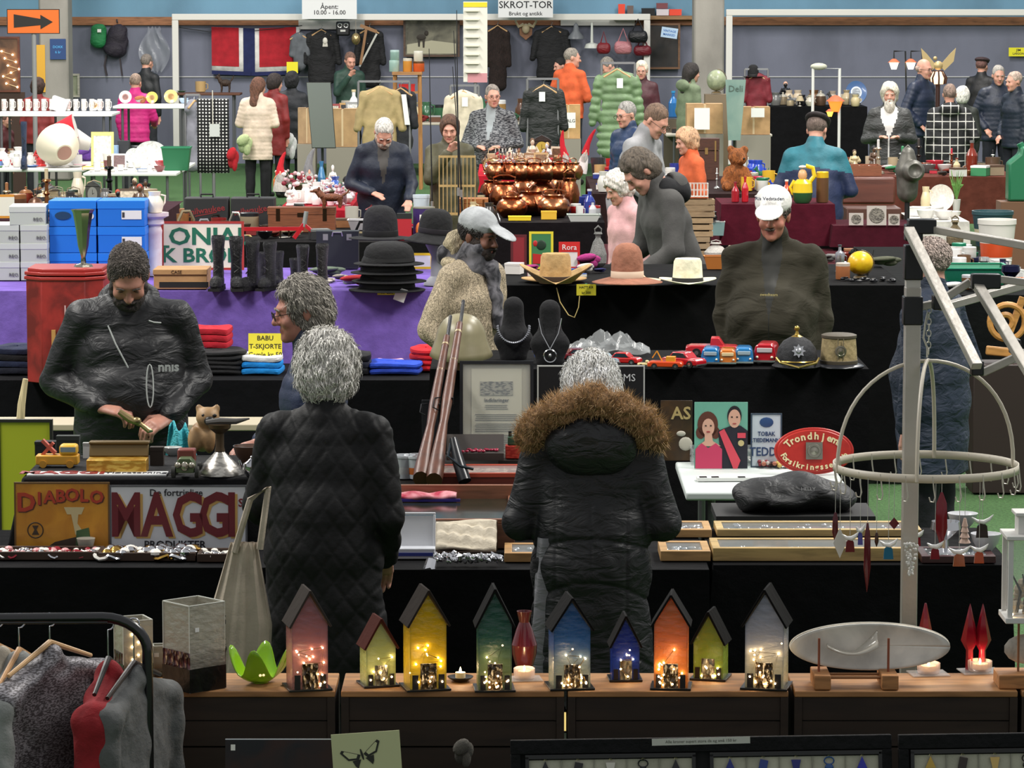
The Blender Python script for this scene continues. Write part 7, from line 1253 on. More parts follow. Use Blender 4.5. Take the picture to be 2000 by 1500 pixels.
garment('plain grey wool coat beside the rail corner', 262, 1326, 72, 80, mat('5d5e5d', .9, t='cloth', s=2), '2a211c', long=.6, name='coat')
# ---------------- aluminium canopy frame ----------------
AL = mat('b4aea4', .35, .35, t='cloth', s=.2); BKP = mat('101012', .35); YF = 10.75
t = thing('canopy_frame', 'aluminium folding canopy frame with black plastic joints', 'canopy frame', (0, 0, 0))
def fb(p0,p1,w_,nm='bar',d=0,Y1=None,mt=AL):A=at(*p0,YF+d);B=at(*p1,(Y1 or YF)+d);MB(mt).bar(A,B,w_/scl(A),.022).obj(nm,t,bev=.002)
lp = at(1777, 1000, YF); MB(AL).box((lp.x, YF, (at(1777, 560, YF).z) / 2), (.048, .048, at(1777, 560, YF).z)).obj('leg', t, bev=.003)
MB(mat('c8c4bc', .4)).box((lp.x, YF, at(1777, 558, YF).z), (.044, .044, .12)).obj('inner_tube', t, label='thinner inner pole')
for py0,py1,w_ in((438,470,34),(478,546,36),(578,634,38)):A,B=at(1777,py1,YF),at(1777,py0,YF);MB(BKP).box((lp.x,YF,(A.z+B.z)/2),(w_/640,.055,B.z-A.z)).obj('joint',t,bev=.004)
A = at(1800, 442, YF); MB(BKP).box(A, (.085, .06, .045)).obj('joint', t, bev=.004)
fb((1818,447),(2040,486),20,d=.0,Y1=10.4);fb((1775,448),(1908,716),20,d=-.05,Y1=10.2);fb((1782,602),(1830,592),22,d=.02);fb((1830,592),(1895,550),20,d=.03);fb((1840,600),(2040,545),20,d=.06,Y1=11.2);fb((1905,550),(2030,760),20,d=-.06,Y1=10.2);fb((1918,728),(2040,672),20,d=-.03);fb((1950,545),(2040,556),18,d=.05)
for px,py,w_ in((1925,549,56),(1908,718,24),(1832,590,22),(1982,676,20)):MB(BKP).box(at(px,py,YF-.07),(w_/640,.05,.045)).obj('joint',t,bev=.004)
# ring of hooks
c0=at(1808,911,YF+.03);kr=1/scl(c0);RX=180*kr;t=thing('hook_ring','cream metal hanging ring with two arches and many hooks','hanging rack',c0);CM=mat('cfc6b4',.45);m=MB(CM)
n=64;hb2=9*kr;m.sheet(n,1,lambda u,v:Vector((RX*math.cos(2*PI*u),RX*math.sin(2*PI*u),(v-.5)*2*hb2*.9)));m.obj('ring_band',t,solid=.003);ZA=214*kr
for an in (12, 78):
    ca,sa=math.cos(R(an)),math.sin(R(an));m=MB(CM);pts=[Vector((RX*math.cos(b_)*ca,RX*math.cos(b_)*sa,ZA*math.sin(b_)**.85-.01))for b_ in[i*PI/28 for i in range(29)]];m.tube(pts,.0062,8);m.obj('arch',t)
m = MB(mat('d8d4c8', .3, .3)); m.tube([(0, 0, ZA), (0, 0, ZA + .03), (-.012, 0, ZA + .06), (-.006, 0, ZA + .11), (.0, 0, ZA + .14)], .003, 6)
for i in range(9):m.tube([(.004+.007*math.cos(b_)*(i%2),.007*math.cos(b_)*((i+1)%2),ZA+.02+i*.018+.011*math.sin(b_))for b_ in[j*PI/4 for j in range(8)]],.0016,5,closed=True)
m.obj('hanging_chain', t)
for i in range(22):
    an=2*PI*i/22+.1;x,y=RX*math.cos(an),RX*math.sin(an);m=MB(mat('c8c4b8',.35,.3));m.tube([(x,y,.008),(x+.004,y,-.03),(x+.008,y,-.055),(x+.004,y,-.070),(x-.006,y,-.068),(x-.010,y,-.055)],.0022,6);m.obj('hook',t)
def orn(lab, px, py0, py1, kind, c, yo=0, w_=26, top=932, c2='e8e8e4'):
    dx=at(px,920,YF).x-c0.x;P=at(px,py1,c0.y+math.sqrt(max(0,RX*RX-dx*dx))*(-1 if yo<0 else 1));k=1/scl(P);t=thing('glass_ornament',lab,'ornament',P);h_=(py1-py0)*k;W=w_*k;m=MB(mat('b8b8b0',.4));m.cyl((0,0,h_),(0,0,(py1-top)*k),.0009,n=5);m.obj('thread',t);g=mat(c,.12,a=.92)
    if kind == 'icicle': m = MB(g); m.lathe([(.001, 0), (W * .5, h_ * .35), (W * .42, h_ * .8), (.003, h_)], 8, sy=.3); m.obj('glass_piece', t)
    elif kind == 'bird':
        m=MB(mat(c2,.2));m.tube([(-W*.6,0,h_*1.05),(-W*.3,0,h_*.85),(W*.1,0,h_*.8),(W*.4,0,h_*.95),(W*.65,0,h_*1.2)],[.002,.006,.008,.006,.001],8);m.obj('wings',t);m=MB(g);m.prism([(-W*.35,0),(W*.35,0),(W*.28,h_*.6),(0,h_*.85),(-W*.28,h_*.6)],.008);m.obj('glass_piece',t)
    elif kind=='tree':m=MB(g);[m.lathe([(W*(.5-.08*i),h_*i*.2),(.004,h_*(i*.2+.3))],8)for i in range(4)];m.obj('glass_piece',t)
    else: m = MB(g); m.prism([(0, 0), (W * .5, h_ * .5), (0, h_), (-W * .5, h_ * .5)], .006); m.obj('glass_piece', t)
for a in(('long dark red glass icicle hanging lowest from the ring',1693,1020,1156,'icicle','5a0c1c',-.2,14),('small dark red glass icicle at the ring rim',1631,1000,1060,'icicle','5a1420',0,12),('frosted white glass angel at the ring rim',1640,1030,1090,'diamond','d8d8d0',-.05,26),('dark red glass bird with white wings at the ring rim',1660,1045,1078,'bird','6a1420',-.1,26),
    ('cobalt blue glass bird with white wings',1680,1030,1064,'bird','2434a0',.05,14),('teal blue glass bird with white wings',1735,1058,1092,'bird','246a8a',-.22,28),('dark red glass triangle before the display boxes',1746,1010,1034,'diamond','6a0c1c',.1,20),('dark red and white glass icicle beside the aluminium pole',1838,960,1070,'icicle','7a1020',-.2,24),
    ('clear glass tree ornament above the red birds',1884,1006,1060,'tree','d8b8a8',.0,24),('red glass bird with white wings beside the pole',1826,1062,1092,'bird','7a1828',-.1,26),('amber glass bird with wide white wings',1873,1072,1106,'bird','a05838',-.18,34),('orange glass bird with white wings',1912,1068,1100,'bird','b04820',-.1,28),('dark glass bird with raised white wings below the ring',1918,1012,1050,'bird','3a2a2c',.05,34),('small red glass bird nearest the white lantern',1792,1040,1066,'bird','8a1c2c',0,18),('thin brown glass sliver on the ring',1712,1040,1068,'icicle','4a2a20',0,8)):orn(*a)
t=thing('crystal_icicle','sparkling bead icicle hanging against the aluminium pole','ornament',at(1779,1060,YF-.06));m=MB(mat('dcdcd8',.2));rg=random.Random(2)
for i in range(70): q = rg.random(); m.ell((rg.uniform(-1, 1) * .022 * (1 - q * .7), rg.uniform(-.01, .01), -.10 * q), rg.uniform(.003, .006), n=5)
m.obj('glass_piece', t)
# ---------------- stalls further back ----------------
I=item;WHT=['efeeea','e2e0da','d8d6d0','f2f0ec'];MIX=['efeeea','c8c0b0','8a2a2a','2a4a7a','3a6a4a','b08a50','5a3a28','d8c8a0','9a9a9a','1f1f22']
SIV = ['c8c8cc', 'b8b8bc', 'd4d4d6']; CHN = ['bowl', 'cup', 'plate', 'jug', 'vase', 'figurine', 'glass', 'teapot']
# tool stall: two black tool cases with red script, wooden boxes, clamps, small old things
for px,lab in((405,'first black tool case with a red script emblem'),(495,'second black tool case with a red script emblem, beside the flowers')):
    P=at(px,404,29.3);k=1/scl(P);P.z=.8015;t=thing('tool_case',lab,'tool case',P);MB(mat('1b1b1d',.6)).box((0,0,30*k),(86*k,.2,60*k)).obj('case_body',t,bev=.01);text('milwaukee',17*k,mat('7a1a1e',.6),t,(0,-.103,36*k),(90,-8,0),bold=.02,name='script_lettering');MB(mat('7a1a1e',.6)).bar((-22*k,-.102,24*k),(20*k,-.102,32*k),.002,.008).obj('underline',t);MB(mat('111',.5)).tube([(-.05,-.02,60*k),(-.05,-.02,66*k),(.05,-.02,66*k),(.05,-.02,60*k)],.008,6).obj('handle',t)
I('chest','tools',590,452,130,48,'7a4426','3a2a1a',d=.3,label='long brown wooden chest below the brown dog figure');I('box','tools',372,430,40,28,'8a5a34',d=.6,label='light brown wooden box before the first tool case');I('card','tools',370,442,21,18,'d8d0c0','888',label='small white price card on the tool stall',cat='card')
I('animal','tools',648,436,62,40,'6e3a1c',label='brown carved dog figure on the wooden chest',Y=28.75,dz=0).location.z=.8015+48/scl(at(590,452,28.75))+.002
I('clamp','tools',505,428,44,34,'b8b4a8','8a8a88',rz=20,label='pale bent metal clamp at the end of the wooden chest');I('tool','tools',610,420,70,14,'3a2a22','1f1a18',label='old dark pistol-shaped tool on the wooden chest')
t=thing('kick_scooter','red folding kick scooter frame lying beside the wooden chest','scooter',at(500,452,27.95));t.location.z=.802;m=MB(mat('b01824',.3));m.bar((-.35,0,.08),(.38,0,.085),.03);m.bar((.38,0,.12),(.30,-.02,-.12+.13),.03);m.bar((.38,0,.12),(.50,-.02,.02),.025);m.obj('frame_tubes',t);MB(mat('c8c8c8',.3,.8)).cyl((.38,0,.10),(.40,0,.22),.018).obj('steering_tube',t)
I('case', 'tools', 910 - 80, 444, 40, 10, '3a1a14', 'b8a060', d=1, label='brown leather case beside the purple tin', Y=28)
t,=[thing('printed_tin','large purple tin can with orange figure and white letters','tin',at(828,456,28.0))];t.location.z=.8015;m=MB(mat('3a2460',.4));m.lathe([(.085,0),(.087,.01),(.087,.25),(.08,.25)],24);m.obj('tin_body',t);MB(mat('b8b0a0',.3,.6)).lathe([(.088,.245),(.089,.255),(.08,.256)],24).obj('rim',t);m=MB(mat('d8783a',.5));m.ell((-.03,-.075,.08),(.035,.02,.06));m.obj('printed_figure',t);text('BEN',.07,mat('eee8e0',.5),t,(.03,-.089,.17),bold=.03)
I('box','tools',790,462,28,52,'b01a28','1a1a1c',d=.6,label='red white and black tin box beside the purple tin',Y=27.9);I('tub','tools',712,448,64,20,'b8b4b8','d0d0d0',d=.7,label='clear plastic tray behind the black instrument case')
I('box', 'tools', 750, 430, 60, 20, '4a2418', d=.5, label='low dark brown case before the navy jacket man', Y=28.6)
clutter('tools',420,560,430,466,16,['tool','clamp','animal','cup','bowl','box'],['8a8a88','4a3a2a','1f1f22','c8c4b8','7a1a1a','b8a060'],16,40);clutter('tools',540,770,404,424,14,['tool','figurine','box','cup','heap','lantern'],['3a3a3a','6a4a30','b8b4a8','8a2a2a','1f1f22'],16,34)
# metalware stall at far left
I('frame','brass',255,412,52,44,'4a3a2a','cfc4ae',label='old picture of a pink tree in a thin frame on the metalware stall',d=.6);I('bucket','brass',275,392,40,34,'1c1c1e',label='black kettle-like pan behind the white jug');I('carton','brass',262,440,66,18,'a87a50','8a6a40',label='brown cardboard flap behind the blue shoeboxes',Y=31.2)
I('clock','brass',182,405,34,52,'3a3c38','7a7c74',label='black spiky metal ornament beside the picture of a tree');I('jug','brass',152,392,30,56,'d8cfb8',label='tall cream ceramic jug on the metalware stall');I('case','brass',215,428,36,30,'141416',label='small black leather case behind the blue shoeboxes')
clutter('brass',0,150,392,424,22,['tool','candlestick','bowl','pot','basket','tin','jug','heap'],['5a3a28','8a5a34','3a3a3c','b8a888','7a2a1a','e0b8b0'],18,42);clutter('brass',150,300,400,426,12,['tool','figurine','bowl','shoe'],['3a3430','5a4434','1f1f22','a83a20'],18,38)
# white tables with glass and porcelain
I('oval','glass',295,326,62,52,'dcdcd8','b8b8b4',label='large round cut glass platter standing on the white table');I('oval','glass',262,322,34,34,'d4d8d4','b0b4b0',label='smaller cut glass platter behind the large one');I('frame','glass',233,330,28,30,'d8d4cc','6a4a4a',label='small white-framed photo on the white table');I('book','glass',190,331,56,6,'d8b020',d=.5,label='yellow folder lying on the white table');I('tub','glass',345,326,56,46,'1f6a44','28805a',d=.7,label='green plastic crate at the end of the white table',Y=39.5);I('bowl','glass',326,292,50,14,'b81a2a',label='red dish in the green crate',Y=39.6,dz=.02)
I('carton','glass',211,318,40,34,'8aa8c8','c83a30',d=.6,label='blue and red printed box on the white table');I('box','glass',242,312,22,42,'2a2c30',d=.6,label='stack of dark trays on the white table');I('frame','glass',200,316,44,66,'e8dc7a','e8e8e0',label='yellow-framed white certificate above the blue box',Y=40.5)
clutter('glass', 165, 340, 318, 334, 14, CHN, WHT, 12, 26)
t=thing('fallen_lampshade','large cream lampshade tipped over with its pinkish inside showing','lampshade',at(112,292,40.1));m=MB(mat('e2d8c2',.8));T=Matrix.Translation((0,0,.06))@euler(112,0,28);m.T=T;m.lathe([(.10,.24),(.22,.12),(.25,-.02),(.17,-.12),(.10,-.15)],28);m.obj('shade',t);m=MB(mat('a88074',.8));m.T=T;m.lathe([(.085,.245),(.03,.25),(0,.25)],20);m.obj('opening',t)
t=thing('red_lampshade','red lampshade lying with white opening above the cream one','lampshade',at(130,250,40.6));m=MB(mat('c81a2c',.6));m.T=Matrix.Translation((0,0,0))@euler(0,76,0);m.lathe([(.07,-.16),(.14,.10)],24);m.obj('shade',t);m=MB(mat('e0dcd6',.7));m.T=euler(0,76,0);m.lathe([(.135,.101),(0,.102)],24);m.obj('opening',t)
t=thing('grey_lampshade','pale grey lampshade beside the red one','lampshade',at(158,276,40.8));m=MB(mat('c8c4be',.6));m.T=euler(0,110,0);m.lathe([(.14,-.14),(.07,.12)],24);m.obj('shade',t)
t=thing('black_lampshade','black cone lampshade hanging before the row of mugs','lampshade',at(124,205,43.4));m=MB(mat('18181a',.6));m.T=euler(0,-72,0);m.lathe([(.05,.14),(.11,-.12)],20);m.obj('shade',t);MB(mat('222',.5)).cyl((-.1,0,-.05),(-.1,0,-t.location.z),.015).obj('pole',t)
I('heap','toys',162,290,46,34,'8a5ac0','7a4ab0',label='purple cloth under the red lampshade',cat='cloth');I('boot','toys',48,344,22,92,'2a3a5a','1c2436',label='tall dark blue rubber boot at the left stall',Y=39.8,cat='boot').location.z=.7515
clutter('toys',-5,100,296,326,22,CHN+['heap','box'],WHT+['5a7ab0','3a8a4a','c83030'],14,34);clutter('toys',60,165,268,290,9,CHN,WHT,12,24)
for i in range(14): I('mug', 'cups', 8 + i * 15.6, 216, 12, 23, 'efece6', ('a86a6a', '6a6a70', 'b89a8a', '8a7a6a')[i % 4])
clutter('cups',0,215,196,202,12,['bowl','cup','box','plate'],WHT+['d8c890','8aa0c8'],14,30);I('box','cups',112,192,32,26,'c8c8c8',label='white tilted plastic box above the mug row',tilt=20)
for px,c,w_,lab in((297,'e8c860',23,'first round yellow plate on the white raised table'),(334,'e8d080',27,'larger round yellow plate on the white raised table'),(245,'e8e0d4',25,'white oval plate with red pattern beside the pink vest'),(184,'dcd4d0',22,'white plate with dark red rim behind the mugs')):I('dish','plates' if px>220 else 'cups',px,202 if px>220 else 196,w_,w_,c,'c89a5a' if px!=245 else 'b0807a',label=lab)
I('heap','plates',275,202,20,18,'c87a50','e8e4dc',label='small orange and white bird ornament between the plates',cat='ornament');clutter('plates',355,376,196,203,3,['bowl'],['a8c0d8'],14,20)
# black dotted cloth and clothes hanging from the white raised table
P=at(417,338,41.5);k=1/scl(P);t=thing('dotted_cloth','tall black cloth panel with white dots and a paper tag','cloth',P);W,Hh=62*k,144*k;m=MB(mat('121214',.9,t='dots',c2='d8d8d4',s=.85));m.sheet(24,4,lambda u,v:Vector(((u-.5)*W,.02*math.sin(14*u),Hh*v)));m.obj('cloth_panel',t,solid=.01);MB(mat('b8bcb8',.7)).box((.02,-.03,Hh*.58),(.12,.004,.15)).obj('paper_tag',t);MB(mat('c8c4b8',.6)).cyl((0,-.03,Hh*.66),(0,-.03,Hh*1.12),.006).obj('tag_string',t)
MB(mat('8a8a8c',.4,.6)).cyl((0,.03,0),(0,.03,-P.z),.02).obj('stand_pole',t);MB(mat('8a8a8c',.4,.6)).bar((-W/2,.03,Hh),(W/2,.03,Hh),.02).obj('top_bar',t)
def coat(lab, px, py0, py1, w_, Y, mt, hanger='c8a070', wf=18, sleeves=1, rz=0, tag_=None, wall=False, open_=None, q=0, name='hanging_coat'):
    P = at(px, py0, Y); k = 1 / scl(P); W, L = w_ * k, (py1 - py0) * k; t = thing(name, lab, 'coat', P, rz); s = S(.014 if Y > 35 else .01)
    b=W*.33;s.c((0,0,-.10*L),(0,0,-L*.55),(b*.9,.07),(b,.08),k=.04,q=q,per=.09).c((0,0,-L*.55),(0,0,-L*.95),(b,.08),(b*1.08,.10),k=.03,q=q,per=.09);s.c((0,0,-.03),(0,0,-.06),(.07,.05),(.08,.055),k=.03)
    for g in(-1,1):s.c((0,0,-.06),(g*b*.95,0,-.09*L-.03),(.05,.05),(.055,.055),k=.03);sleeves and s.c((g*b*.98,0,-.1*L-.04),(g*W*.44,-.02,-L*.62),.062,.048,k=.03,q=q,per=.09)
    s.obj('coat_cloth',mt,t,wr=.006,wf=wf,seed=int(px));m=MB(mat(hanger,.5));m.tube([(-.15,-.05,-.09),(0,-.04,0),(.15,-.05,-.09)],.012,6);m.obj('hanger',t);m=MB(mat('b8b8bc',.3,.8));m.tube([(0,-.03,0),(0,-.03,.04),(.02,-.03,.06),(.0,-.03,.08)],.004,5);m.obj('hook',t)
    if tag_: MB(mat('e8ece8', .6)).box((tag_, -.115, -.14 * L - .02), (.07, .004, .11)).obj('price_tag', t)
    if open_:MB(mat(open_,.8)).prism([(-.015,-.10*L),(.04,-.10*L),(.09,-L*.6),(.03,-L*.6)],.02,c=(.05,-.10,0)).obj('shirt_front',t)
    return t
def rail(lab, px0, px1, py, Y, c='8a8a8c'):
    A,B=at(px0,py,Y),at(px1,py,Y);t=thing('coat_rail',lab,'clothes rail',(A.x,Y,0));MB(mat(c,.4,.6)).bar((0,0,A.z),(B.x-A.x,0,A.z),.025).obj('top_bar',t);[MB(mat(c,.4,.6)).cyl((x,0,0),(x,0,A.z),.015).obj('upright',t)for x in(0,B.x-A.x)]
rail('chrome clothes rail holding the khaki and black coats',700,800,159,41.97);rail('chrome clothes rail holding the cream coat',880,935,167,42.57);rail('chrome clothes rail holding the dark parka',1030,1090,154,40.97);rail('chrome clothes rail holding the long green coat',1175,1240,123,39.97);rail('chrome clothes rail beside the dotted cloth',362,390,185,42.37)
coat('black coat with white shirt front behind the khaki coat',785,172,290,62,42.05,mat('1a1b20',.8,t='cloth'),open_='e8e8e6',rz=-20);coat('khaki canvas jacket with white tag on a hanger',742,170,300,100,42.0,mat('a89468',.85,t='cloth',s=.8),tag_=.0);coat('cream canvas jacket with white tag beside the fishing rods',905,178,300,84,42.6,mat('d8ccb4',.85,t='cloth',s=.8),tag_=.02)
coat('dark green black parka hanging with a white price tag',1062,166,300,94,41.0,mat('1d201f',.6,t='wrinkle'),tag_=-.02);coat('long pale green quilted coat with cream sleeves',1205,135,302,108,40.0,mat('6f8a62',.5,t='cloth'),tag_=.03,q=.018);coat('grey knitted and white garments beside the dotted cloth',375,196,330,36,42.4,mat('8a8a94',.9,t='cloth'),sleeves=0,rz=60)
t=thing('tall_mirror','tall tilted grey mirror panel standing before the cardboard boxes','mirror',at(628,288,41));k=1/scl(t.location);MB(mat('8f9690',.15,.5)).prism([(-18*k,0),(27*k,0),(18*k,126*k),(-28*k,126*k)],.02).obj('mirror_glass',t);MB(mat('2a2a26',.5)).prism([(-19*k,-.01),(28*k,-.01),(19*k,127*k),(-29*k,127*k)],.016,c=(0,.014,0)).obj('backing',t);MB(mat('2a2a2a',.5)).bar((0,.1,60*k),(0,.4,-t.location.z),.03).obj('support',t)
t=thing('frosted_glass','tall frosted glass door panel with etched letters','glass panel',at(1436,274,44));k=1/scl(t.location);MB(mat('7f9c94',.15,.2,t='mottle',c2='9ab0a4',s=.2)).prism([(-14*k,0),(10*k,0),(20*k,118*k),(-20*k,118*k)],.02).obj('glass_sheet',t);text('Deli',.11,mat('4a5a50',.5),t,(.0,-.015,100*k));MB(mat('2a2a26',.5)).bar((.0,.1,60*k),(.0,.4,-t.location.z),.03).obj('support',t)
for px,b_,w_,h_,c,lab in((670,286,60,74,'a88860','large tan cardboard box behind the tall mirror'),(600,280,34,70,'a88a68','stacked paper bags box at the mirror side'),(1375,260,70,58,'b8946a','large cardboard box with a white notice sheet'),(1470,262,64,54,'b08c62','tan cardboard box behind the frosted glass panel'),(1110,270,46,66,'c09a68','cardboard box with a small paper notice beside the green coat')):
    o=I('carton','x',px,b_,w_,h_,c,'c8b08a',d=.8,Y=44.5,label=lab);zb2=o.location.z;m=MB(mat('8a8478',.6));m.box((0,0,(zb2-.002)/2),(w_/150,.4,zb2-.004));tag(m.obj('packing_stand'),'plain low stand under the '+lab.split(' with')[0].split(' behind')[0].split(' at ')[0]+f" near {('the mirror', 'the mirror foot', 'the notice', 'the glass panel', 'the green coat')[(670, 600, 1375, 1470, 1110).index(px)]}",'stand',loc=(o.location.x,o.location.y,0))
note('white printed notice sheet on the large cardboard box',1371,232,30,42,44.2,[],'e8e8e4',clip=.2);note('white notice sheet on the tan cardboard box',1480,220,26,18,44.2,[],'e8e8e4',clip=.2);note('small white notice beside the green coat',1113,235,22,30,44.2,['SALG'],'e8e8e4',clip=.2)
# gnomes, flowers, porcelain stall
I('gnome','flowers',548,345,30,76,'c01c28','b8b4ac',Y=32.8,label='gnome doll with bent red hat');I('gnome','flowers',603,342,36,84,'7a7a7c','c01c28',Y=32.7,rz=10,label='gnome doll with long grey pointed hat');I('bottle','flowers',540,352,14,38,'d8783a',label='orange candle bottle beside the red gnome')
for px,b_,w_,h_,c,c2 in((580,388,62,56,'c8a0a4','8a2a3a'),(556,372,40,44,'c8b0b0','5a6a50'),(600,368,44,40,'b89098','d8d0d0'),(640,392,44,38,'e0dcd8','b87a8a')):I('bouquet','flowers',px,b_,w_,h_,c,c2)
I('vase','flowers',628,366,16,58,'3a7aa8',label='slim blue glass vase among the porcelain');I('figurine','flowers',650,350,18,50,'e6e2dc',label='tall white porcelain figure beside the blue vase');I('bucket','tools',823,405,34,60,'c8d4dc',label='large clear water jug behind the purple tin',Y=29.6);I('heap','flowers',690,352,34,40,'1a1a1e','26262a',label='black cloth bundle beside the navy jacket man',cat='cloth')
clutter('flowers',560,700,384,402,22,CHN,WHT+['e0c0c8','c8d0e0'],14,32);clutter('flowers',600,700,330,366,18,CHN+['bouquet'],WHT+['c8a0a8','5a7a5a','b81a2a'],14,30);clutter('tools',700,800,408,425,12,['bowl','tool','heap','candlestick'],['1f1f24','c8c8cc','b81a2a','3a3a40'],18,36)
I('caddy','copper',893,424,70,114,'c8a870',d=.3,label='pale bamboo rack standing before the olive coat',Y=29.4,cat='rack');I('chest','copper',925,424,56,30,'a86a38','7a4a28',label='orange brown wooden box beside the copper pots',Y=29.6)
# copper pots
cp=[(985,408,60,66),(1022,398,58,62),(962,392,52,58),(1058,402,62,66),(1095,398,54,70),(1040,420,70,58),(1000,424,62,50),(1082,424,66,54),(1112,412,40,80)]
for i, (px, b_, w_, h_) in enumerate(cp): I('copperpot', 'copper', px, b_, w_, h_, ('a8623e', 'b07450', '985a3a')[i % 3], rz=i * 50)
for i in range(7):I('copperpot','copper',968+i*25,352+(i%3)*3,42,42,('b07450','a8623e')[i%2],rz=i*70,Y=30.5,dz=0).location.z=.9+.235
for px,b_,w_,h_,c,lab in((1072,428,30,16,'e0b030','small yellow printed box at the copper stall edge'),(1015,430,44,8,'e8c820','flat yellow box at the copper stall edge'),(1132,424,18,22,'e4e4e0','white paper cup beside the copper pots')):I('box' if c!='e4e4e0' else 'cup','copper',px,b_,w_,h_,c,label=lab,d=.6)
I('tub','copper',1140,432,64,14,'c8c8c4','a8b4ac',label='clear plastic tray behind the straw hat',d=.6);I('bowl','copper',1108,414,34,12,'4a2a6a',label='purple dish behind the yellow printed box')
# goods at the back of the hat bench
for px,b_,w_,h_,c,rim,lab,tx in((1057,522,46,72,'3a7a4a','e0d030','yellow bordered poster with red and green picture',None),(1112,512,40,52,'e4e0da','c8201c','red and white poster with white script','Rora'),(1013,516,30,66,'8a2028','5a141a','dark red woven panel beside the yellow poster',None),(825,508,40,30,'e8e8ec','e8c020','white and yellow paper with blue swirl under the black hats',None)):
    P=at(px,b_,20.9);k=1/scl(P);P.z=1.1315;t=thing('poster',lab,'poster',P,tilt=-3);MB(mat(c,.5)).box((0,0,h_*k/2),(w_*k,.006,h_*k)).obj('panel',t);MB(mat(rim,.5)).frame(w_*k+.004,h_*k+.004,.014,.009,c=(0,0,-.002)).obj('border',t)
    if tx:MB(mat('c8201c',.5)).box((0,-.004,h_*k*.78),(w_*k*.8,.003,h_*k*.3)).obj('red_field',t);text(tx,.045,mat('f0ece8',.5),t,(0,-.007,h_*k*.8),name='script_lettering')
    elif px==1057:m=MB(mat('b8201c',.5));m.prism([(-.05,.03),(.05,.03),(.05,.08),(-.05,.09)],.003,c=(0,-.004,0));m.ell((-.035,-.004,.15),(.014,.003,.018));m.use(mat('12301c',.5));m.ell((.0,-.004,.14),(.03,.003,.03));m.obj('picture',t)
I('heap','hats',1150,520,40,36,'c0388a','17171a',label='magenta and black feathery bundle behind the straw hat',cat='feathers',Y=20.9);I('bag','hats',1168,524,34,80,'8a8a86',label='grey translucent sack behind the pink feathers',Y=21.05);I('tub','hats',1405,552,60,26,'b87030','c88040',Y=20.9,label='orange wooden box end behind the panama hat',d=.5)
for px,b_,w_,h_,kd,c,c2,lab in((1640,530,22,52,'samovar','c8c8cc','c8c8cc','polished shell-shaped metal lighter on the hat bench'),(1646,545,28,32,'tin','b8744a','c8b8a8','copper tin below the metal shell'),(1680,542,56,52,'ball','e0b81c','d8a818','yellow round helmet behind the black horse figure'),(1684,538,40,56,'animal','101012','101012','glossy black carved animal figure before the yellow helmet'),(1730,520,54,24,'heap','5a5c48','6a6c58','rolled khaki cloth at the end of the hat bench')):I(kd,'hats',px,b_,w_,h_,c,c2,label=lab,cat='cloth' if kd=='heap' else None)
for i in range(6): I('shoe', 'hats', 1652 + i * 18, 548 + (i % 2) * 3, 22, 12, '0e0e12', '1a1a1c', rz=60 + 30 * i)
# crates, cages, spice stand
for i, (px, b_, w_, h_) in enumerate(((1338, 512, 94, 38), (1342, 474, 98, 36), (1344, 438, 100, 34))):
    P=at(px,510,26.3);k=1/scl(P);o=I('crate','crates',px,510,w_,h_,('8f7a5e','9a8262','8a7458')[i],d=.5,Y=26.3,label=('lowest worn wooden crate behind the panama hat','middle worn wooden crate behind the panama hat','top worn wooden crate behind the panama hat')[i]);o.location.z=.8015+i*38*k
o=I('caddy','crates',1352,400,60,26,'d8d4cc',d=.5,Y=26.4,label='white wire basket on top of the wooden crates');o.location.z=.8015+3*38/scl(at(1338,510,26.3))-.004
I('bag','crates',1398,506,46,34,'d0ccc4',Y=26.1,label='crumpled white plastic bag beside the crates');I('tub','crates',1402,474,26,28,'7a9a98','c8ccc8',Y=27.0,label='pale teal plastic tub between crates and red velvet',dz=.1);I('shoe','crates',1392,420,34,26,'151515',Y=27,label='black leather shoe above the teal tub',dz=.22)
t=thing('yellow_jug','yellow and green pottery jug with long curved handle','jug',at(1567,397,27.15));t.location.z=1.1415;k=1/scl(t.location);m=MB(mat('2a5a34',.3,ct='clear'));m.lathe([(14*k,0),(18*k,6*k),(20*k,20*k)],24);m.obj('green_base',t);m=MB(mat('e8c81c',.3,ct='clear'));m.lathe([(20*k,20*k),(19*k,38*k),(10*k,46*k)],24);m.tube([(-18*k,0,16*k),(-24*k,0,30*k),(-16*k,0,44*k)],3*k,8);m.tube([(14*k,0,40*k),(23*k,0,52*k),(20*k,0,68*k),(6*k,0,72*k)],4.5*k,8);m.obj('yellow_body',t);m=MB(mat('d8a878',.4));m.ell((0,0,54*k),(9*k,9*k,12*k));m.use(mat('e8e4dc',.4));m.ell((0,0,70*k),(8*k,8*k,3*k));m.obj('face_neck',t)
for px,w_,h_,c,c2,lab in((1606,24,60,'6a4a30','e0b820','spice jar with yellow lid beside the yellow jug'),(1536,18,44,'c84a30','e8e4e0','red and white bottle on the red velvet'),(1455,14,50,'b81a28','a01420','red lacquer bottle behind the white cap'),(1436,16,40,'a01a28','7a1420','dark red jar behind the white cap')):I('bottle' if px!=1606 else 'tin','spice',px,395,w_,h_,c,c2,label=lab)
I('heap', 'spice', 1503, 395, 50, 22, 'e8e4e0', 'c84848', label='white lace cloth with red print on the red velvet', cat='cloth')
t=thing('brown_trunk','large brown suitcase lid standing open behind the medallions','trunk',at(1695,398,31.5));k=1/scl(t.location);MB(mat('5a3024',.5,t='wood',s=.4)).box((0,0,26*k),(105*k,.08,52*k)).obj('lid',t,bev=.02);m=MB(mat('4a281c',.5));m.box((0,-.3,-t.location.z/2+0),(105*k,.5,t.location.z-.01));m.obj('trunk_body',t,bev=.01)
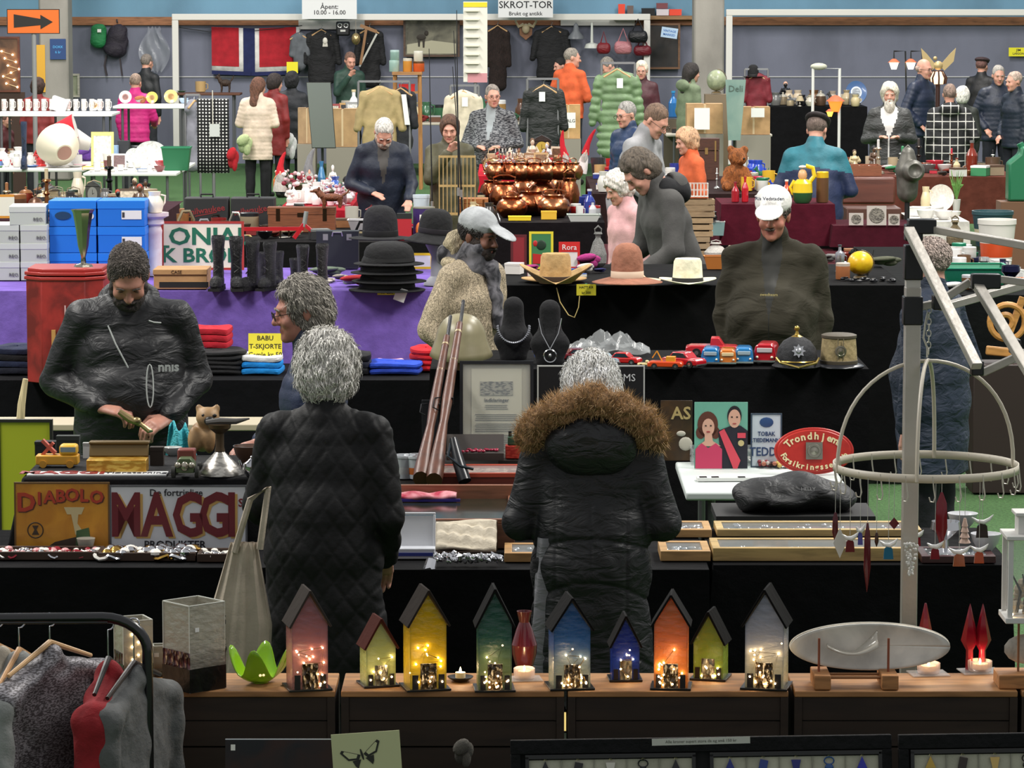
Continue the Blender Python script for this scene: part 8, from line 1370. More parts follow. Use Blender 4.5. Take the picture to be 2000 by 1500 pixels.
for px, w_, h_ in ((1672, 28, 24), (1712, 38, 38), (1746, 22, 22)):
    P=at(px,440,26.8);k=1/scl(P);P.z=.9915;t=thing('framed_medallion',{1672:'small clear framed portrait medallion, first of three',1712:'largest clear framed portrait medallion on the red velvet step',1746:'small clear framed medallion near the aluminium joint'}[px],'picture',P,tilt=-6);MB(mat('b0a8a0',.3)).box((0,0,h_*k/2),(w_*k,.015,h_*k)).obj('clear_block',t);m=MB(mat('3f3a34',.4,t='lines',c2='8a8478',s=1.5));m.T=Matrix.Translation((0,-.009,h_*k/2))@euler(90);m.lathe([(h_*k*.40,0),(h_*k*.38,.004),(0,.003)],24);m.obj('medallion',t)
# grey carved lamp head on a stand
t=thing('carbide_lamp','large old grey cast metal lamp on a black stand','lamp',at(1772,382,27.5));k=1/scl(t.location);s=S(.008);s.c((0,0,6*k),(0,0,50*k),20*k,22*k,k=.02).c((0,0,52*k),(0,0,82*k),24*k,13*k,k=.02).c((0,0,48*k),(10*k,-24*k,50*k),20*k,21*k,k=.01).e((11*k,-46*k,50*k),15*k,k=.004,sub=True);s.obj('lamp_body',mat('6f6d66',.45,.4,t='mottle',c2='55534c'),t,wr=.003);m=MB(mat('6f6d66',.4,.5));m.tube([(-10*k,0,88*k),(0,0,98*k),(10*k,0,88*k)],2*k,6);m.obj('handle',t);MB(mat('111',.5)).cyl((0,0,4*k),(0,0,.8-t.location.z),5*k).obj('stand',t)
I('oval','lace',1838,396,50,56,'dcd4c8','c8c0b4',label='large pressed glass dish beside the grey lamp');I('jug','lace',1808,386,24,50,'d8c8a0',label='cream stoneware jug behind the grey lamp');I('tray','tray',1688,342,60,20,'8a5034',label='shallow wooden tray of trinkets before the white shirt',d=1.2)
clutter('tray',1650,1860,328,343,14,['bowl','cup','plate','candlestick','heap'],['c8b8a0','8a4a30','c03040','3a8a5a','d8d4d0'],16,34);I('plant','lace',1868,396,30,84,'6a9a4a','b8b8b0',label='thin green plant stems behind the glass dish')
clutter('lace', 1762, 1880, 404, 430, 10, ['heap', 'bowl', 'tub', 'box'], WHT, 20, 40)
# green jerrycan, pots, crate with lace at the right
t=thing('jerrycan','green plastic petrol can at the right edge','can',at(1996,392,30));k=1/scl(t.location);MB(mat('1f6a48',.4)).prism([(-30*k,0),(40*k,0),(40*k,84*k),(6*k,106*k),(-6*k,106*k),(-8*k,92*k),(-30*k,74*k)],.2).obj('can_body',t,bev=.02);MB(mat('1f6a48',.4)).cyl((-2*k,0,104*k),(-6*k,0,112*k),.03).obj('spout',t);MB(mat('6a4a34',.7)).box((0,0,-t.location.z/2),(.4,.3,t.location.z-.005)).obj('stand',t)
for kd,px,b_,w_,h_,c,c2,lab in(('bucket',1938,470,82,70,'2a4a50','c8c0a0','large dark green enamel pot behind the canopy frame'),('bucket',1946,520,76,92,'d8d4cc','c84a20','white bucket with blue and orange emblem'),('tub',1900,552,130,34,'1a7a5a','1f8a68','green plastic crate of lace and packets'),('heap',1890,540,70,30,'d8d4d0','b8b4ac','white lace in the green plastic crate'),('book',1880,560,60,8,'26264a','26264a','dark blue folder lying on the stall by the frame'),('cup',1982,552,24,26,'e4e4e4','e4e4e4','white mug at the stall by the canopy frame'),('bag',1865,470,34,60,'7a6a4c','7a6a4c','dull gold ornament on the crate behind the frame'),('bowl',1994,560,30,18,'b06a40','b06a40','brown wooden bowl beside the white mug')):I(kd,'stall',px,b_,w_,h_,c,c2,label=lab,cat='cloth' if kd=='heap' else None,Y=None)
t=thing('wooden_wheel_toy','light wooden spinning-wheel toy below the canopy joint','toy',at(1966,690,19.5));k=1/scl(t.location);WT=mat('c08a48',.5,t='wood');m=MB(WT)
for cx2,cz2,r_ in((0,62,34),(-4,62,14)):m.tube([(cx2*k+r_*k*math.cos(a),-.01,cz2*k+r_*k*math.sin(a))for a in[i*PI/14 for i in range(28)]],6*k,8,closed=True)
m.obj('wheel',t);MB(WT).bar((0,0,26*k),(30*k,0,110*k),.035).obj('lever',t);MB(WT).bar((-40*k,0,6*k),(40*k,0,-2*k),.05).obj('foot',t,bev=.008);m=MB(mat('2a1c18',.6));m.box((.0,0,-t.location.z/2-.02),(.4,.3,t.location.z-.06));m.obj('stand',t,bev=.004)
# silver and teddy stalls
for px in (975, 988, 1001): I('candelabra', 'silver', px, 336, 18, 46, 'd4d4d8', 'e8e4dc')
for i in range(6): I(('samovar', 'goblet', 'jug')[i % 3], 'silver', 950 + i * 14, 340, 14, 24, SIV[i % 3])
I('clock','silver',1058,318,46,56,'2a1c14','b8a040',label='dark mantel clock with gold dial below the black parka');I('gnome','silver',1112,338,26,84,'c01828','c01828',label='red elf doll with raised pointed hat',Y=35.9,tilt=-14);I('gnome','silver',1134,338,24,88,'b81424','e8e0dc',label='second red elf doll leaning the other way',Y=36.1,tilt=14);clutter('silver',1010,1110,322,338,14,['animal','heap','figurine','frame','teapot'],['6a4a30','b89a68','8a6a48','5a1a1a','c8b8a0'],16,32)
I('chest','teddy',1378,350,50,80,'4a2818','b89860',label='tall dark brown cabinet touched by the grey fleece man');t=thing('teddy_bear','brown teddy bear sitting beside the tall brown cabinet','teddy bear',at(1438,366,34.8));k=1/scl(t.location);s=S(.012);s.e((0,0,28*k),(20*k,17*k,26*k)).e((2*k,-2*k,64*k),(19*k,17*k,17*k)).e((-12*k,0,79*k),7*k).e((16*k,0,79*k),7*k).e((10*k,-16*k,60*k),9*k).c((-16*k,-4*k,38*k),(-24*k,-12*k,14*k),8*k).c((16*k,-4*k,38*k),(28*k,-14*k,18*k),8*k).c((-12*k,-6*k,8*k),(-20*k,-28*k,7*k),10*k).c((12*k,-6*k,8*k),(22*k,-28*k,7*k),10*k);s.obj('bear_body',mat('8a4f24',.9,t='fur',s=.3),t,wr=.006,wf=40);m=MB(mat('111',.3));[m.ell(p,2.2*k)for p in((4*k,-17*k,68*k),(14*k,-15*k,68*k),(13*k,-25*k,62*k))];m.obj('eyes_and_nose',t);t.location.z=.8015
I('caddy','teddy',1345,372,48,20,'e0dcd4',label='white wire rack of red and white sticks',d=.6);I('candlestick','teddy',1400,368,12,40,'d8d8d4',label='slim white candlestick beside the teddy bear');I('teapot','teddy',1448,322,26,54,'e4e2dc',label='tall white enamel coffee pot behind the teddy bear');clutter('teddy',1460,1540,316,350,14,['jug','bowl','tin','box','cup','heap'],['e4e2dc','1f6a4a','2a4ac0','c02848','b8b0a0'],16,32);clutter('teddy',1165,1240,346,374,9,['box','cup','tin','glass'],['c8c8cc','2a3a8a','c02828','e0dcd4'],16,32)
# back tables
t=thing('wooden_stool','light wooden stool with old tins against the wall','stool',(at(796,238,49).x,49,0));zt2=at(796,140,49).z;k=1/scl(t.location+Vector((0,0,zt2)));MB(mat('a87848',.5,t='wood')).box((0,0,zt2-.02),(58*k,.4,.04)).obj('seat',t);[MB(mat('a87848',.5,t='woodz')).bar((x*24*k,y*.15,zt2-.04),(x*26*k,y*.17,0),.035).obj('leg',t)for x in(-1,1)for y in(-1,1)];MB(mat('a87848',.5)).box((0,0,zt2-40*k),(50*k,.3,.03)).obj('shelf',t);SURF['stool']=(zt2,'',48.8,0,0,.4);SHORT['stool']='light wooden stool'
for px,w_,h_,c,c2,lab,up in((770,20,22,'9ab8b0','a8c4bc','pale green tin on the wooden stool',0),(771,18,20,'8aa8a0','b0c8c4','second pale green tin stacked on the first',22),(796,18,26,'c88a38','c8c0b0','orange and blue tin on the wooden stool',0),(818,22,20,'c85a28','5a3a1a','short orange brown tin on the wooden stool',0),(817,18,20,'d8d0c0','e0dcd0','white enamel jar on the orange brown tin',20)):o=I('tin','x',px,138,w_,h_,c,c2,Y=49,label=lab);o.location.z=zt2+.001+up*k
I('box', 'x', 795, 178, 30, 14, 'c81c1c', Y=48.95, label='red box on the lower stool shelf', d=.6).location.z = zt2 - 40 * k + .016
I('dish', 'backr', 1672, 200, 42, 46, '4a6a9a', 'd0d8e0', label='blue and white plate standing on the black table'); 
for i, px in enumerate((1540, 1558)): I('urn', 'backr', px, 204, 22, 28, 'c8b8a0', 'c8b8a0')
I('figurine','backr',1534,192,26,44,'16161a','d8a890',label='small dark seated figure with cap on the black table');clutter('backr',1510,1690,198,206,14,['bowl','urn','cup','vase','animal'],['a89a8a','8a8a88','3a3a3c','c8c0b0','6a4a30'],14,28)
def glow(lab, px, py, w_, Y, c, e, nm='hanging_lamp', arm=True):
    t=thing(nm,lab,'lamp',at(px,py,Y));k=1/scl(t.location);m=MB(mat('c86a48',.5));m.lathe([(w_*.55*k,0),(w_*.2*k,w_*.3*k),(0,w_*.35*k)],16);m.obj('cap',t);MB(mat(c,.4,b=e)).lathe([(w_*.22*k,-w_*.6*k),(w_*.42*k,0),(0,0)],16).obj('lamp_glass',t);arm and MB(mat('1a1a1a',.5)).tube([(0,0,w_*.35*k),(0,0,w_*k),(w_*k,0,w_*k),(w_*1.4*k,0,-t.location.z)],.012,6).obj('bracket',t)
glow('lit lantern-shaped lamp before the grey wall, first of two',1746,122,22,50.5,'ffe8c0',6);glow('lit lantern-shaped lamp beside the bald man head',1779,122,22,50.5,'ffe8c0',6);glow('glowing orange pottery lamp by the white pipe stand',1632,182,34,50,'ff6a28',2,arm=False,nm='orange_lamp');bpy.data.objects['orange_lamp'].location.z=1.03+.15;glow('small glowing yellow lamp behind the dark flat cap',1621,218,16,50.6,'ffc040',3,nm='yellow_lamp')
t=thing('pipe_stand','white tubular stand holding a horse-shaped lamp','stand',(at(1614,260,50).x,50,0));A=at(1588,134,50);B=at(1640,134,50);x0=t.location.x;MB(mat('d8d8d4',.4)).tube([(A.x-x0,0,0),(A.x-x0,0,A.z),(B.x-x0,0,A.z),(B.x-x0,0,0)],.022,8).obj('tube_frame',t);MB(mat('b8b8a8',.5)).ell((A.x-x0+.08,0,A.z+.03),(.12,.05,.05)).obj('ornament',t)
t=thing('eagle_lamp','gold carved eagle with raised wings above a lit cage lamp','ornament',at(1832,152,47));k=1/scl(t.location);m=MB(mat('c0a878',.4,.3));m.ell((0,0,24*k),(10*k,6*k,9*k));m.ell((-6*k,0,38*k),4*k)
for g in(-1,1):m.prism([(g*4*k,24*k),(g*12*k,14*k),(g*30*k,32*k),(g*34*k,58*k),(g*22*k,46*k),(g*10*k,32*k)],.03)
m.obj('eagle',t);MB(mat('ffd0a0',.5,b=1.6)).lathe([(13*k,-12*k),(15*k,0),(10*k,12*k)],12).obj('lamp_glass',t);m=MB(mat('3a1c14',.5));[m.tube([(15*k*math.cos(a),15*k*math.sin(a),-12*k),(17*k*math.cos(a),17*k*math.sin(a),0),(8*k*math.cos(a),8*k*math.sin(a),14*k)],.012,5)for a in[i*PI/4 for i in range(8)]];m.obj('cage',t);MB(mat('3a1c14',.5)).cyl((0,0,-12*k),(0,0,-t.location.z),.03).obj('post',t)
I('ball', 'backm', 1399, 190, 42, 46, 'a0a888', '8a9278', Y=45.7, label='pale green globe on a brass stand').location.z = 1.42
MB_=MB(mat('7a6a54',.6));MB_.box((0,0,.71),(.3,.3,1.40));tag(MB_.obj('globe_stand'),'slim brown pedestal below the pale green globe','stand',loc=(at(1399,190,45.7).x,45.7,0))
coat('dark red zip jacket with black hat hanging by the pillar',1478,145,225,56,49.5,mat('6a1220',.7,t='cloth'),name='hanging_jacket');hat('black floppy hat above the dark red jacket',1471,152,42,26,'0e0e10','0a0a0a',Y=49.5);rail('rail carrying the dark red jacket',1455,1500,135,49.47)
I('bottle', 'x', 1315, 168, 20, 52, '2a6aa8', '2a8ac0', Y=48.6, label='tall blue cardboard tube beside the green hooded person').location.z = 1.0
m=MB(mat('5a5040',.6));m.box((0,0,.49),(.25,.25,.98));tag(m.obj('tube_stand'),'box-shaped plinth below the tall blue tube','stand',loc=(at(1315,168,48.6).x,48.6,0))
clutter('backc',580,700,228,240,14,['bowl','vase','box','frame','bottle'],MIX,16,34);clutter('backc',800,1090,228,240,26,['bowl','jug','tin','frame','box','vase','dish','heap'],MIX,16,34);I('animal','wallt',440,172,30,36,'3a2a1e',label='dark wooden ornament by the hanging flag');clutter('wallt',345,470,172,176,9,['bowl','cup','tub','plate'],['e4e0d8','2a4a5a','3a5a3a','b89a68'],14,26)
I('heap','x',478,304,26,50,'c8d8a0','a8b888',Y=45.2,label='pale green carrier bag in the hand of the cream coat',cat='bag',name='carrier_bag');I('heap','x',455,335,20,56,'c8202c','b01824',Y=41.45,label='red cloth hanging beside the dotted cloth',cat='cloth');I('heap','x',566,312,24,62,'e4e4e4','d0d0d0',Y=47,label='white plastic bag carried beside the red gnome',cat='bag',name='plastic_bag')
# fishing rods
for i,(x0,y0,x1,y1,lab)in enumerate(((896,425,892,20,'long black fishing rod standing in front of the price board'),(903,425,886,60,'black fishing rod next to the tallest one'),(905,425,884,130,'leaning fishing rod beside the bamboo rack'),(845,405,838,95,'thin fishing rod with red flower near the olive coat'))):
    A,B=at(x0,y0,29.25+.1*i),at(x1,y1,29.25+.1*i);t=thing('fishing_rod',lab,'fishing rod',(A.x,A.y,.9015 if i<3 else .8015));m=MB(mat('17171a',.4));d=B-t.location;m.tube([d*0,d*.3,d],[.008,.006,.003],6);m.obj('rod',t);MB(mat('b8b8b8',.3,.8)).cyl(d*.1+Vector((0,-.02,0)),d*.14+Vector((0,-.02,0)),.012,n=8).obj('reel',t)

# more of the small goods that crowd the tables
OLD = ['3a3430', '5a4434', '1f1f22', '8a5a34', '6a6a68', 'b8a888', '7a2a1a', '2a3a30', 'c8b890', '9a8a70']
for a in(('brass',2,298,392,410,30,['tin','jug','candlestick','heap','lantern','basket','figurine','box','shoe'],OLD,16,40),('brass',2,298,414,426,24,['tool','heap','bowl','clamp','book'],OLD,18,44),('tools',310,560,446,468,24,['tool','tin','clamp','bowl','heap','cup'],OLD+['b8b8bc'],16,38),('tools',560,850,444,468,22,['tool','heap','box','tin','book','clamp','shoe'],OLD+['b01828','2a4a8a'],18,40),
          ('toys',0,160,300,326,26,CHN+['tin','box','heap','book'],WHT+['c83030','3a6aa8','e0b0b8','8a6a50'],12,30),('glass',165,340,326,336,16,['cup','glass','bowl','book','plate'],WHT+['7a3a3a','4a6a9a'],10,24),('glass',200,345,300,314,14,['heap','box','stack','tin'],['2a2a2e','c8b8a8','8a8078','b83040','d8d0c8'],20,40),
          ('flowers',548,688,366,400,40,['bouquet','figurine','cup','bowl','vase','heap','tin'],WHT+['c8a0a8','b01828','5a7a5a','d8b8c0','3a5aa8'],12,30),('flowers',548,688,340,364,24,['bouquet','figurine','plant','vase','jug'],WHT+['3a5a3a','4a6a8a','c82838'],14,30),('copper',1120,1176,400,430,10,['tin','cup','box','bottle'],['c8c8cc','c02828','2a3a8a','e0dcd4'],14,28),('copper',895,960,398,430,12,['tin','box','bowl','goblet','jug'],OLD,16,30),
          ('silver',940,1118,318,340,22,['figurine','animal','heap','frame','teapot','basket','goblet','clock'],['6a4a30','b89a68','8a6a48','5a1a1a','c8b8a0','c8c8cc','b01828'],14,30),('teddy',1165,1330,330,376,36,['box','cup','tin','glass','heap','jug','lamp','frame'],['c8c8cc','2a3a8a','c02828','e0dcd4','b89a68','3a3a3c'],16,34),('teddy',1455,1543,320,374,26,['jug','bowl','tin','box','cup','heap','animal'],['e4e2dc','1f6a4a','2a4ac0','c02848','b8b0a0','e0b030'],14,32),
          ('crates',1425,1785,498,513,20,['tool','box','heap','bowl','book'],OLD+['c8c4bc'],18,44),('tray',1645,1985,322,344,36,['bowl','cup','box','heap','candlestick','figurine','tub','bottle'],OLD+WHT+['c03040','3a8a5a'],14,36),('backr',1505,1690,199,207,16,['urn','pot','figurine','vase','jug','lamp'],OLD+['c8c0b0'],12,26),('backm',1305,1505,252,262,16,['box','bowl','heap','frame','tin'],OLD+['c8a880'],14,30),
          ('stall',1850,2050,500,570,30,['cup','bowl','heap','box','tin','goblet','tub','jug'],WHT+['1a7a5a','6a4a30','b8b8bc','2a2a4a'],18,42),('backc',570,1088,226,240,44,['bowl','jug','tin','frame','box','vase','dish','heap','lamp','bouquet'],MIX,14,32),('cups',0,216,190,200,16,['bowl','plate','vase','box','jug','tub'],WHT+['c8a8b0','8aa0c8','d8b870'],12,28),('hats',1000,1180,528,548,9,['book','box','heap'],['e0dcd4','2a2a6a','1f4a8a','c0388a'],20,40),('purple',600,700,548,562,7,['heap','shoe'],['26262a','6b7a68','b8b0a0','3a3a3c'],20,34),('docs',1000,1056,925,950,5,['tin','box'],OLD,14,22)):clutter(*a)
for i in range(5):I('boot' if i<3 else 'shoe','purple',(512,545,575,560,610)[i],(552,556,560,572,574)[i],(34,34,34,30,30)[i],(60,66,56,20,20)[i],'19191c','0e0e0e',rz=(40,-20,15,60,-50)[i])
# ---------------- things on the back wall ----------------
YB = YW - .12
def wall(name, lab, cat, px, py, Y=None, nail=1):
    P = at(px, py, Y or YB); t = thing(name, lab, cat, P)
    if nail and P.y > 54: MB(mat('8a8a86', .5, .6)).cyl((0, .01, .12), (0, YW - P.y - .001, .12), .006, n=6).obj('wall_hook', t)
    return t, 1 / scl(P)
t, k = wall('flag', 'Norwegian flag of red cloth with dark blue and white cross', 'flag', 500, 148); W, Hh = 172 * k, 92 * k
def fl(mm,x0,x1,z0,z1,y):m=MB(mat(mm,.9,t='cloth'));m.sheet(10,3,lambda u,v:Vector(((x0+(x1-x0)*u)*W-W/2,y-.015*math.sin(7*(x0+(x1-x0)*u)),(z0+(z1-z0)*v)*Hh+.05*abs((x0+(x1-x0)*u)-.5))));return m
fl('d8d6d2',0,1,0,1,0).obj('white_field',t,solid=.01);fl('1c2450',.36,.49,0,1,-.014).obj('blue_stripe',t);fl('1c2450',0,1,-.0,.08,-.014).obj('blue_stripe',t)
for a, b in ((.0, .31), (.54, .96)): fl('a81c28', a, b, .18, 1, -.012).obj('red_field', t)
m=MB(mat('2a2a2a',.6));m.tube([at(336,52,YB),at(410,62,YB),at(500,60,YB),at(590,50,YB)],.006,5);tag(m.obj('flag_line'),'thin dark line from the goal post carrying the flag','line')
def placard(lab, x0, x1, y0, y1, lines, Y=YB - .5, c='dfe0e0', name='placard', ink='1a1a1e', rz=0):
    t,k=wall(name,lab,'sign',(x0+x1)/2,y1,Y);W,Hh=(x1-x0)*k,(y1-y0)*k;t.rotation_euler=(0,R(rz),0);MB(mat(c,.6)).box((0,0,Hh/2),(W,.012,Hh)).obj('board',t)
    for s, sz, z in lines: text(s, sz * k, mat(ink, .6), t, (0, -.008, Hh * z), bold=.01)
    return t, k
placard('white placard with opening hours above the hanging clothes', 590, 697, -14, 37, (('Åpent:', 13, .46), ('10.00 - 16.00', 12, .24)))
placard('white placard with the stall name above the antlers', 973, 1080, -14, 34, (('SKROT-TOR', 19, .5), ('Brukt og antikk', 10.5, .15)))
t,k=placard('orange sign with a black arrow pointing right',14,117,18,66,(),Y=45,c='e06a1c',name='arrow_sign');m=MB(mat('1a1410',.6));m.prism([(-38*k,12*k),(-38*k,38*k),(14*k,29*k),(14*k,37*k),(38*k,23*k),(14*k,9*k),(14*k,17*k)],.004,c=(0,-.009,0));m.obj('arrow',t);MB(mat('1a1410',.6)).frame(103*k,48*k,1.5*k,.014).obj('border',t);MB(mat('8a8a8a',.5)).cyl((0,.03,0),(0,.03,-t.location.z),.03).obj('post',t)
placard('yellow handwritten note on the grey wall at the right',1970,2008,93,110,(('JIM',7,.7),('LARSON',6,.3)),c='e0d81c',Y=YW-.1,name='price_note');placard('blue and white shop notice tilted on the wall mirror',1290,1322,54,74,(('VINTAGE',6,.66),('MARKED',6,.3)),c='b8d0e8',ink='2a6ab8',rz=8,name='shop_notice');placard('small yellow note beside the flag',560,582,121,143,(),c='e8dc20',Y=YW-.5,name='price_note')
t,k=placard('tall white price board with paper flaps and yellow top',905,952,4,160,(),Y=52,c='dcd8cc',name='price_board');[MB(mat('c8c4b4',.7)).box((-6*k,-.03,(150-17*i)*k-12*k),(28*k,.05,.006),euler(20)).obj('paper_flap',t)for i in range(8)];MB(mat('e0c820',.6)).box((0,-.012,150*k),(46*k,.006,9*k)).obj('yellow_header',t);MB(mat('c88a90',.7)).box((4*k,-.012,8*k),(38*k,.006,18*k)).obj('pink_cloth',t);MB(mat('888',.5)).cyl((0,.03,0),(0,.03,-t.location.z),.025).obj('post',t)
def picf(lab, x0, x1, y0, y1, c, p, p2, Y=YB, name='painting', b=4):
    t,k=wall(name,lab,'picture',(x0+x1)/2,y1,Y);W,Hh=(x1-x0)*k,(y1-y0)*k;MB(mat(c,.5,t='wood')).frame(W,Hh,b*k,.05).obj('frame',t);MB(mat(p,.5,t='mottle',c2=p2,s=.35)).box((0,.005,Hh/2),(W-.05,.03,Hh-.05)).obj('canvas',t);return t,k
t,k=picf('framed brown painting of an elk in a snowy clearing',788,898,36,111,'4a3424','6f6c5a','3c3a2e');m=MB(mat('a8a48c',.7));m.prism([(-48*k,6*k),(48*k,6*k),(48*k,26*k),(0,32*k),(-48*k,24*k)],.004,c=(0,-.014,0));m.obj('snow',t);m=MB(mat('2a241c',.7));m.ell((-20*k,-.02,38*k),(9*k,.008,6*k));m.prism([(-26*k,20*k),(-23*k,20*k),(-22*k,36*k),(-27*k,36*k)],.006,c=(0,-.02,0));m.prism([(-17*k,18*k),(-14*k,18*k),(-13*k,36*k),(-18*k,36*k)],.006,c=(0,-.02,0));m.ell((-10*k,-.02,46*k),(4*k,.008,5*k));m.obj('elk',t)
picf('tall wall mirror with a wooden frame beside the concrete pillar',1255,1328,46,135,'6a4a30','1c1a1a','2c2622',name='wall_mirror');picf('pale framed picture standing behind the white tilted box',98,156,144,190,'b8b4a4','a8a890','6a7a5a')
picf('brown framed board with light strings at the left edge',-16,40,72,180,'5a2c1a','3f2a1c','6a4a34',Y=48,name='wooden_board');MB(mat('3a2418',.6)).box((0,0,-t.location.z/2)if False else(at(12,180,48).x,48.02,at(12,180,48).z/2),(.5,.04,at(12,180,48).z)).obj('board_foot',bpy.data.objects['wooden_board']).matrix_parent_inverse.identity();bpy.data.objects['board_foot'].location=-bpy.data.objects['wooden_board'].location;t=thing('string_lights','chain of small warm lights over the brown board','lights',(0,0,0));bulbs(t,[at(3+37*((i*7)%12)/12,100+7*i,47.96)for i in range(11)],.012);m=MB(mat('c8b890',.6));m.tube([at(3+37*((i*7)%12)/12,100+7*i,47.96)for i in range(11)],.004,4);m.obj('wire',t)
placard('yellow wooden board leaning on the left pillar',68,89,88,180,(),c='c8962c',Y=51.03,name='yellow_board');placard('dark blue poster hanging on the left pillar',98,129,76,116,(('DOKK',7,.6),('6 år',7,.35)),c='1c3a6a',ink='4a9ad0',Y=51.03,name='blue_poster')
# bags and jackets hung on the wall
t,k=wall('backpack','dark purple black backpack hanging on the wooden rail','backpack',228,118);s=S(.016);s.c((4*k,0,58*k),(-2*k,0,22*k),(18*k,.1),(24*k,.13),k=.05).e((-4*k,-.1,22*k),(18*k,.06,14*k));s.obj('bag_body',mat('221c28',.7,t='wrinkle'),t,wr=.012);m=MB(mat('3a3438',.6));m.tube([(-20*k,0,10*k),(-24*k,0,-10*k),(-20*k,0,-30*k)],.02,5);m.tube([(6*k,0,4*k),(10*k,0,-30*k)],.015,5);m.tube([(2*k,0,74*k),(0,.08,80*k)],.015,5);m.obj('straps',t)
t,k=wall('green_backpack','green backpack hanging beside the dark backpack','backpack',193,92);s=S(.016);s.c((0,0,34*k),(0,0,10*k),(15*k,.09),(16*k,.10),k=.05);s.obj('bag_body',mat('1f7a44',.7,t='wrinkle'),t,wr=.012);MB(mat('e0e0dc',.6)).box((3*k,-.12,32*k),(.06,.01,.05)).obj('label',t)
t,k=wall('plastic_sheet','crumpled clear plastic bag hanging on the wall','plastic',302,140);m=MB(mat('b8bcc4',.2,a=.38,sp=.8));m.sheet(16,16,lambda u,v:Vector(((u-.5)*62*k*(.4+.6*math.sin(PI*min(1,v*1.1))),-.05*math.sin(11*u+7*v),86*k*v+.02*math.sin(23*u))));m.obj('plastic_film',t)
JB = mat('141416', .8, t='wrinkle')
for i,(px,y0,y1,w_,lab)in enumerate(((628,58,160,78,'black jacket hanging left of the stove door'),(722,54,165,60,'long black coat beside the wooden saw frame'),(972,50,172,50,'dark brown fur coat beside the tall price board'),(1077,52,152,84,'black patched biker jacket on a wooden hanger'),(585,66,130,34,'grey trousers hanging at the end of the flag'))):coat(lab,px,y0,y1,w_,YB-.15,mat('5f6368',.9,t='cloth')if i==4 else(mat('241814',.9,t='fur',s=.4)if i==2 else JB),name='hanging_jacket' if i!=4 else 'hanging_trousers')
t,k=wall('cast_iron_plate','square black cast plate with metal rings on the wall','plate',670,70,YB-.35);MB(mat('1a1a1c',.5,.3)).box((0,0,14*k),(27*k,.05,28*k)).obj('plate',t,bev=.03);m=MB(mat('c0c0bc',.3,.8))
for x in(-6,6):m.tube([(x*k+4*k*math.cos(a),-.04,20*k+4*k*math.sin(a))for a in[i*PI/6 for i in range(12)]],.008,5,closed=True)
m.box((0, -.035, 10 * k), (10 * k, .01, 4 * k)); m.obj('rings', t)
t,k=wall('frame_saw','old wooden frame saw hanging before the black coat','saw',718,100,YB-.4);m=MB(mat('8a6440',.6));m.bar((-14*k,0,50*k),(18*k,0,38*k),.05);m.bar((-2*k,0,46*k),(-14*k,0,-26*k),.04);m.obj('wooden_frame',t);MB(mat('b8b8b0',.3,.7)).bar((18*k,0,34*k),(-16*k,0,-30*k),.012,.03).obj('blade',t)
t,k=wall('brass_weight','egg-shaped brass lamp hanging on a cord','lamp',695,76,YB-.5);m=MB(mat('b8a070',.25,.8));m.ell((0,0,0),(9*k,9*k,12*k));m.obj('brass_body',t);MB(mat('8a8478',.5)).cyl((0,0,11*k),(0,0,36*k),.006,n=5).obj('cord',t)
t,k=wall('white_glove','single white glove hanging on the black jacket','glove',635,80,YB-.4);m=MB(mat('d0ccc0',.7));m.ell((0,0,0),(5*k,.03,7*k));[m.tube([(x*k,0,-4*k),(x*1.3*k,0,-11*k)],.012,5)for x in(-3,-1,1,3)];m.obj('glove_body',t)
t,k=wall('antlers','skull with antlers on a brown wooden shield','antlers',1027,76);m=MB(mat('8a5a34',.5,t='wood'));m.prism([(-13*k,28*k),(13*k,28*k),(12*k,8*k),(0,-2*k),(-12*k,8*k)],.05);m.obj('shield',t);m=MB(mat('c8b894',.5));m.ell((0,-.06,20*k),(8*k,.06,10*k));[m.tube([(g*5*k,-.06,28*k),(g*14*k,-.1,24*k),(g*20*k,-.12,34*k),(g*16*k,-.1,44*k)],[.03,.025,.02,.008],6)for g in(-1,1)];m.obj('skull_and_antlers',t)
def pend(lab, px, py, w_, c, kind): t, k = wall('hanging_item', lab, kind, px, py, YB - .2); m = MB(mat(c, .5)); return t, k, m
t,k=wall('enamel_lamp','grey enamel cone ceiling lamp hanging on the wall board','lamp',1125,76,YB-.2);m=MB(mat('6a6e72',.4));m.lathe([(16*k,0),(15*k,5*k),(6*k,16*k),(4*k,28*k),(0,32*k)],18);m.obj('shade',t)
t,k=wall('enamel_pan','white enamel dish lamp hanging beside the grey lamp','lamp',1156,94,YB-.2);m=MB(mat('c8ccc4',.4));m.lathe([(15*k,0),(12*k,8*k),(3*k,11*k),(2*k,50*k)],18);m.obj('shade',t)
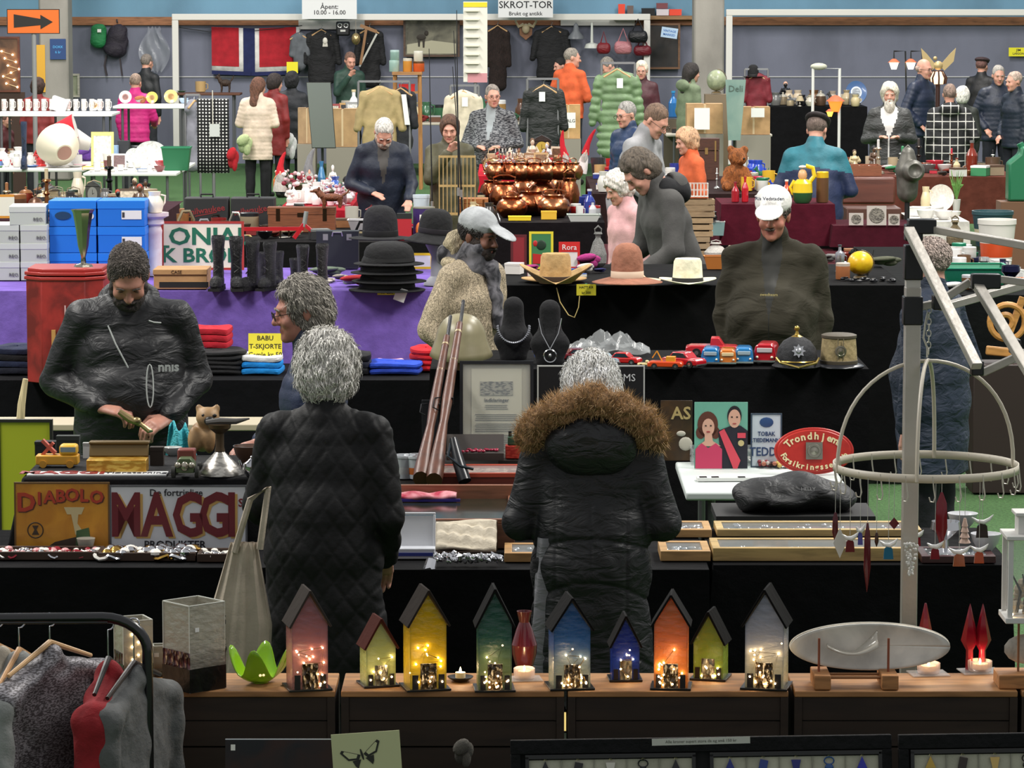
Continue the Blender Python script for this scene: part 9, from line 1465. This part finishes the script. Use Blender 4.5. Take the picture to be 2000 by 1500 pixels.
for i,(px,py,w_,h_,c,lab)in enumerate(((1179,104,22,28,'7a1c24','dark red handbag hanging on the wall'),(1217,104,36,32,'b8787e','pink handbag hanging on the wall'),(1255,108,36,26,'6a1824','dark red wide handbag below the black one'),(1246,82,42,30,'15161a','large black handbag hanging at the mirror corner'))):
    t,k=wall('handbag',lab,'handbag',px,py,YB-.3-.1*(i==3));s=S(.014);s.c((-w_*.28*k,0,h_*.35*k),(w_*.28*k,0,h_*.35*k),(h_*.4*k,.06),(h_*.4*k,.06),k=.02,side=(0,0,1));s.obj('bag_body',mat(c,.4,t='wrinkle'),t,wr=.005);m=MB(mat(c,.5));m.tube([(-w_*.3*k,0,h_*.6*k),(0,0,h_*1.5*k),(w_*.3*k,0,h_*.6*k)],.012,5);m.obj('handle',t)
m=MB(mat('cfcdc6',.6));A=at(1095,40,YW-.1);B=at(1240,40,YW-.1);m.box(((A.x+B.x)/2,YW-.08,A.z),(B.x-A.x,.05,.16));o=m.obj('hook_board');tag(o,'white hook board carrying lamps and handbags','board')
m=MB(mat('cfcdc6',.6));A=at(583,46,YW-.1);B=at(712,46,YW-.1);m.box(((A.x+B.x)/2,YW-.08,A.z),(B.x-A.x,.05,.18));o=m.obj('hook_board');tag(o,'white hook board under the opening hours placard','board')
for i,(px,y0,w_,h_,c,lab)in enumerate(((1214,30,13,22,'e04830','bright red box on the wooden rail'),(1231,31,12,20,'6a5a54','brown tin on the wooden rail'),(1266,30,26,14,'141416','black box on the rail by the pillar'),(1294,30,24,12,'d0c8cc','pale box on the rail by the pillar'),(1319,30,24,12,'e04830','orange red box on the rail end'),(1293,17,22,11,'7a4448','dark pink tin stacked on the pale box'))):
    o=I('box','x',px,y0,w_,h_,c,Y=YW-.12,d=.25,label=lab);o.location.z=wz(34)+.035+(.0 if i!=5 else 12.2/scl(o.location));o.location.z=at(px,y0,YW-.1).z
m=MB(mat('8a6a48',.7,t='wood'));A=at(1215,33,YW-.1);B=at(1352,33,YW-.1);m.box(((A.x+B.x)/2,YW-.12,at(1215,30,YW-.12).z-.035),(B.x-A.x+.3,.2,.06));tag(m.obj('rail_shelf'),'narrow wooden rail shelf holding red and black boxes','shelf')
flush_items()
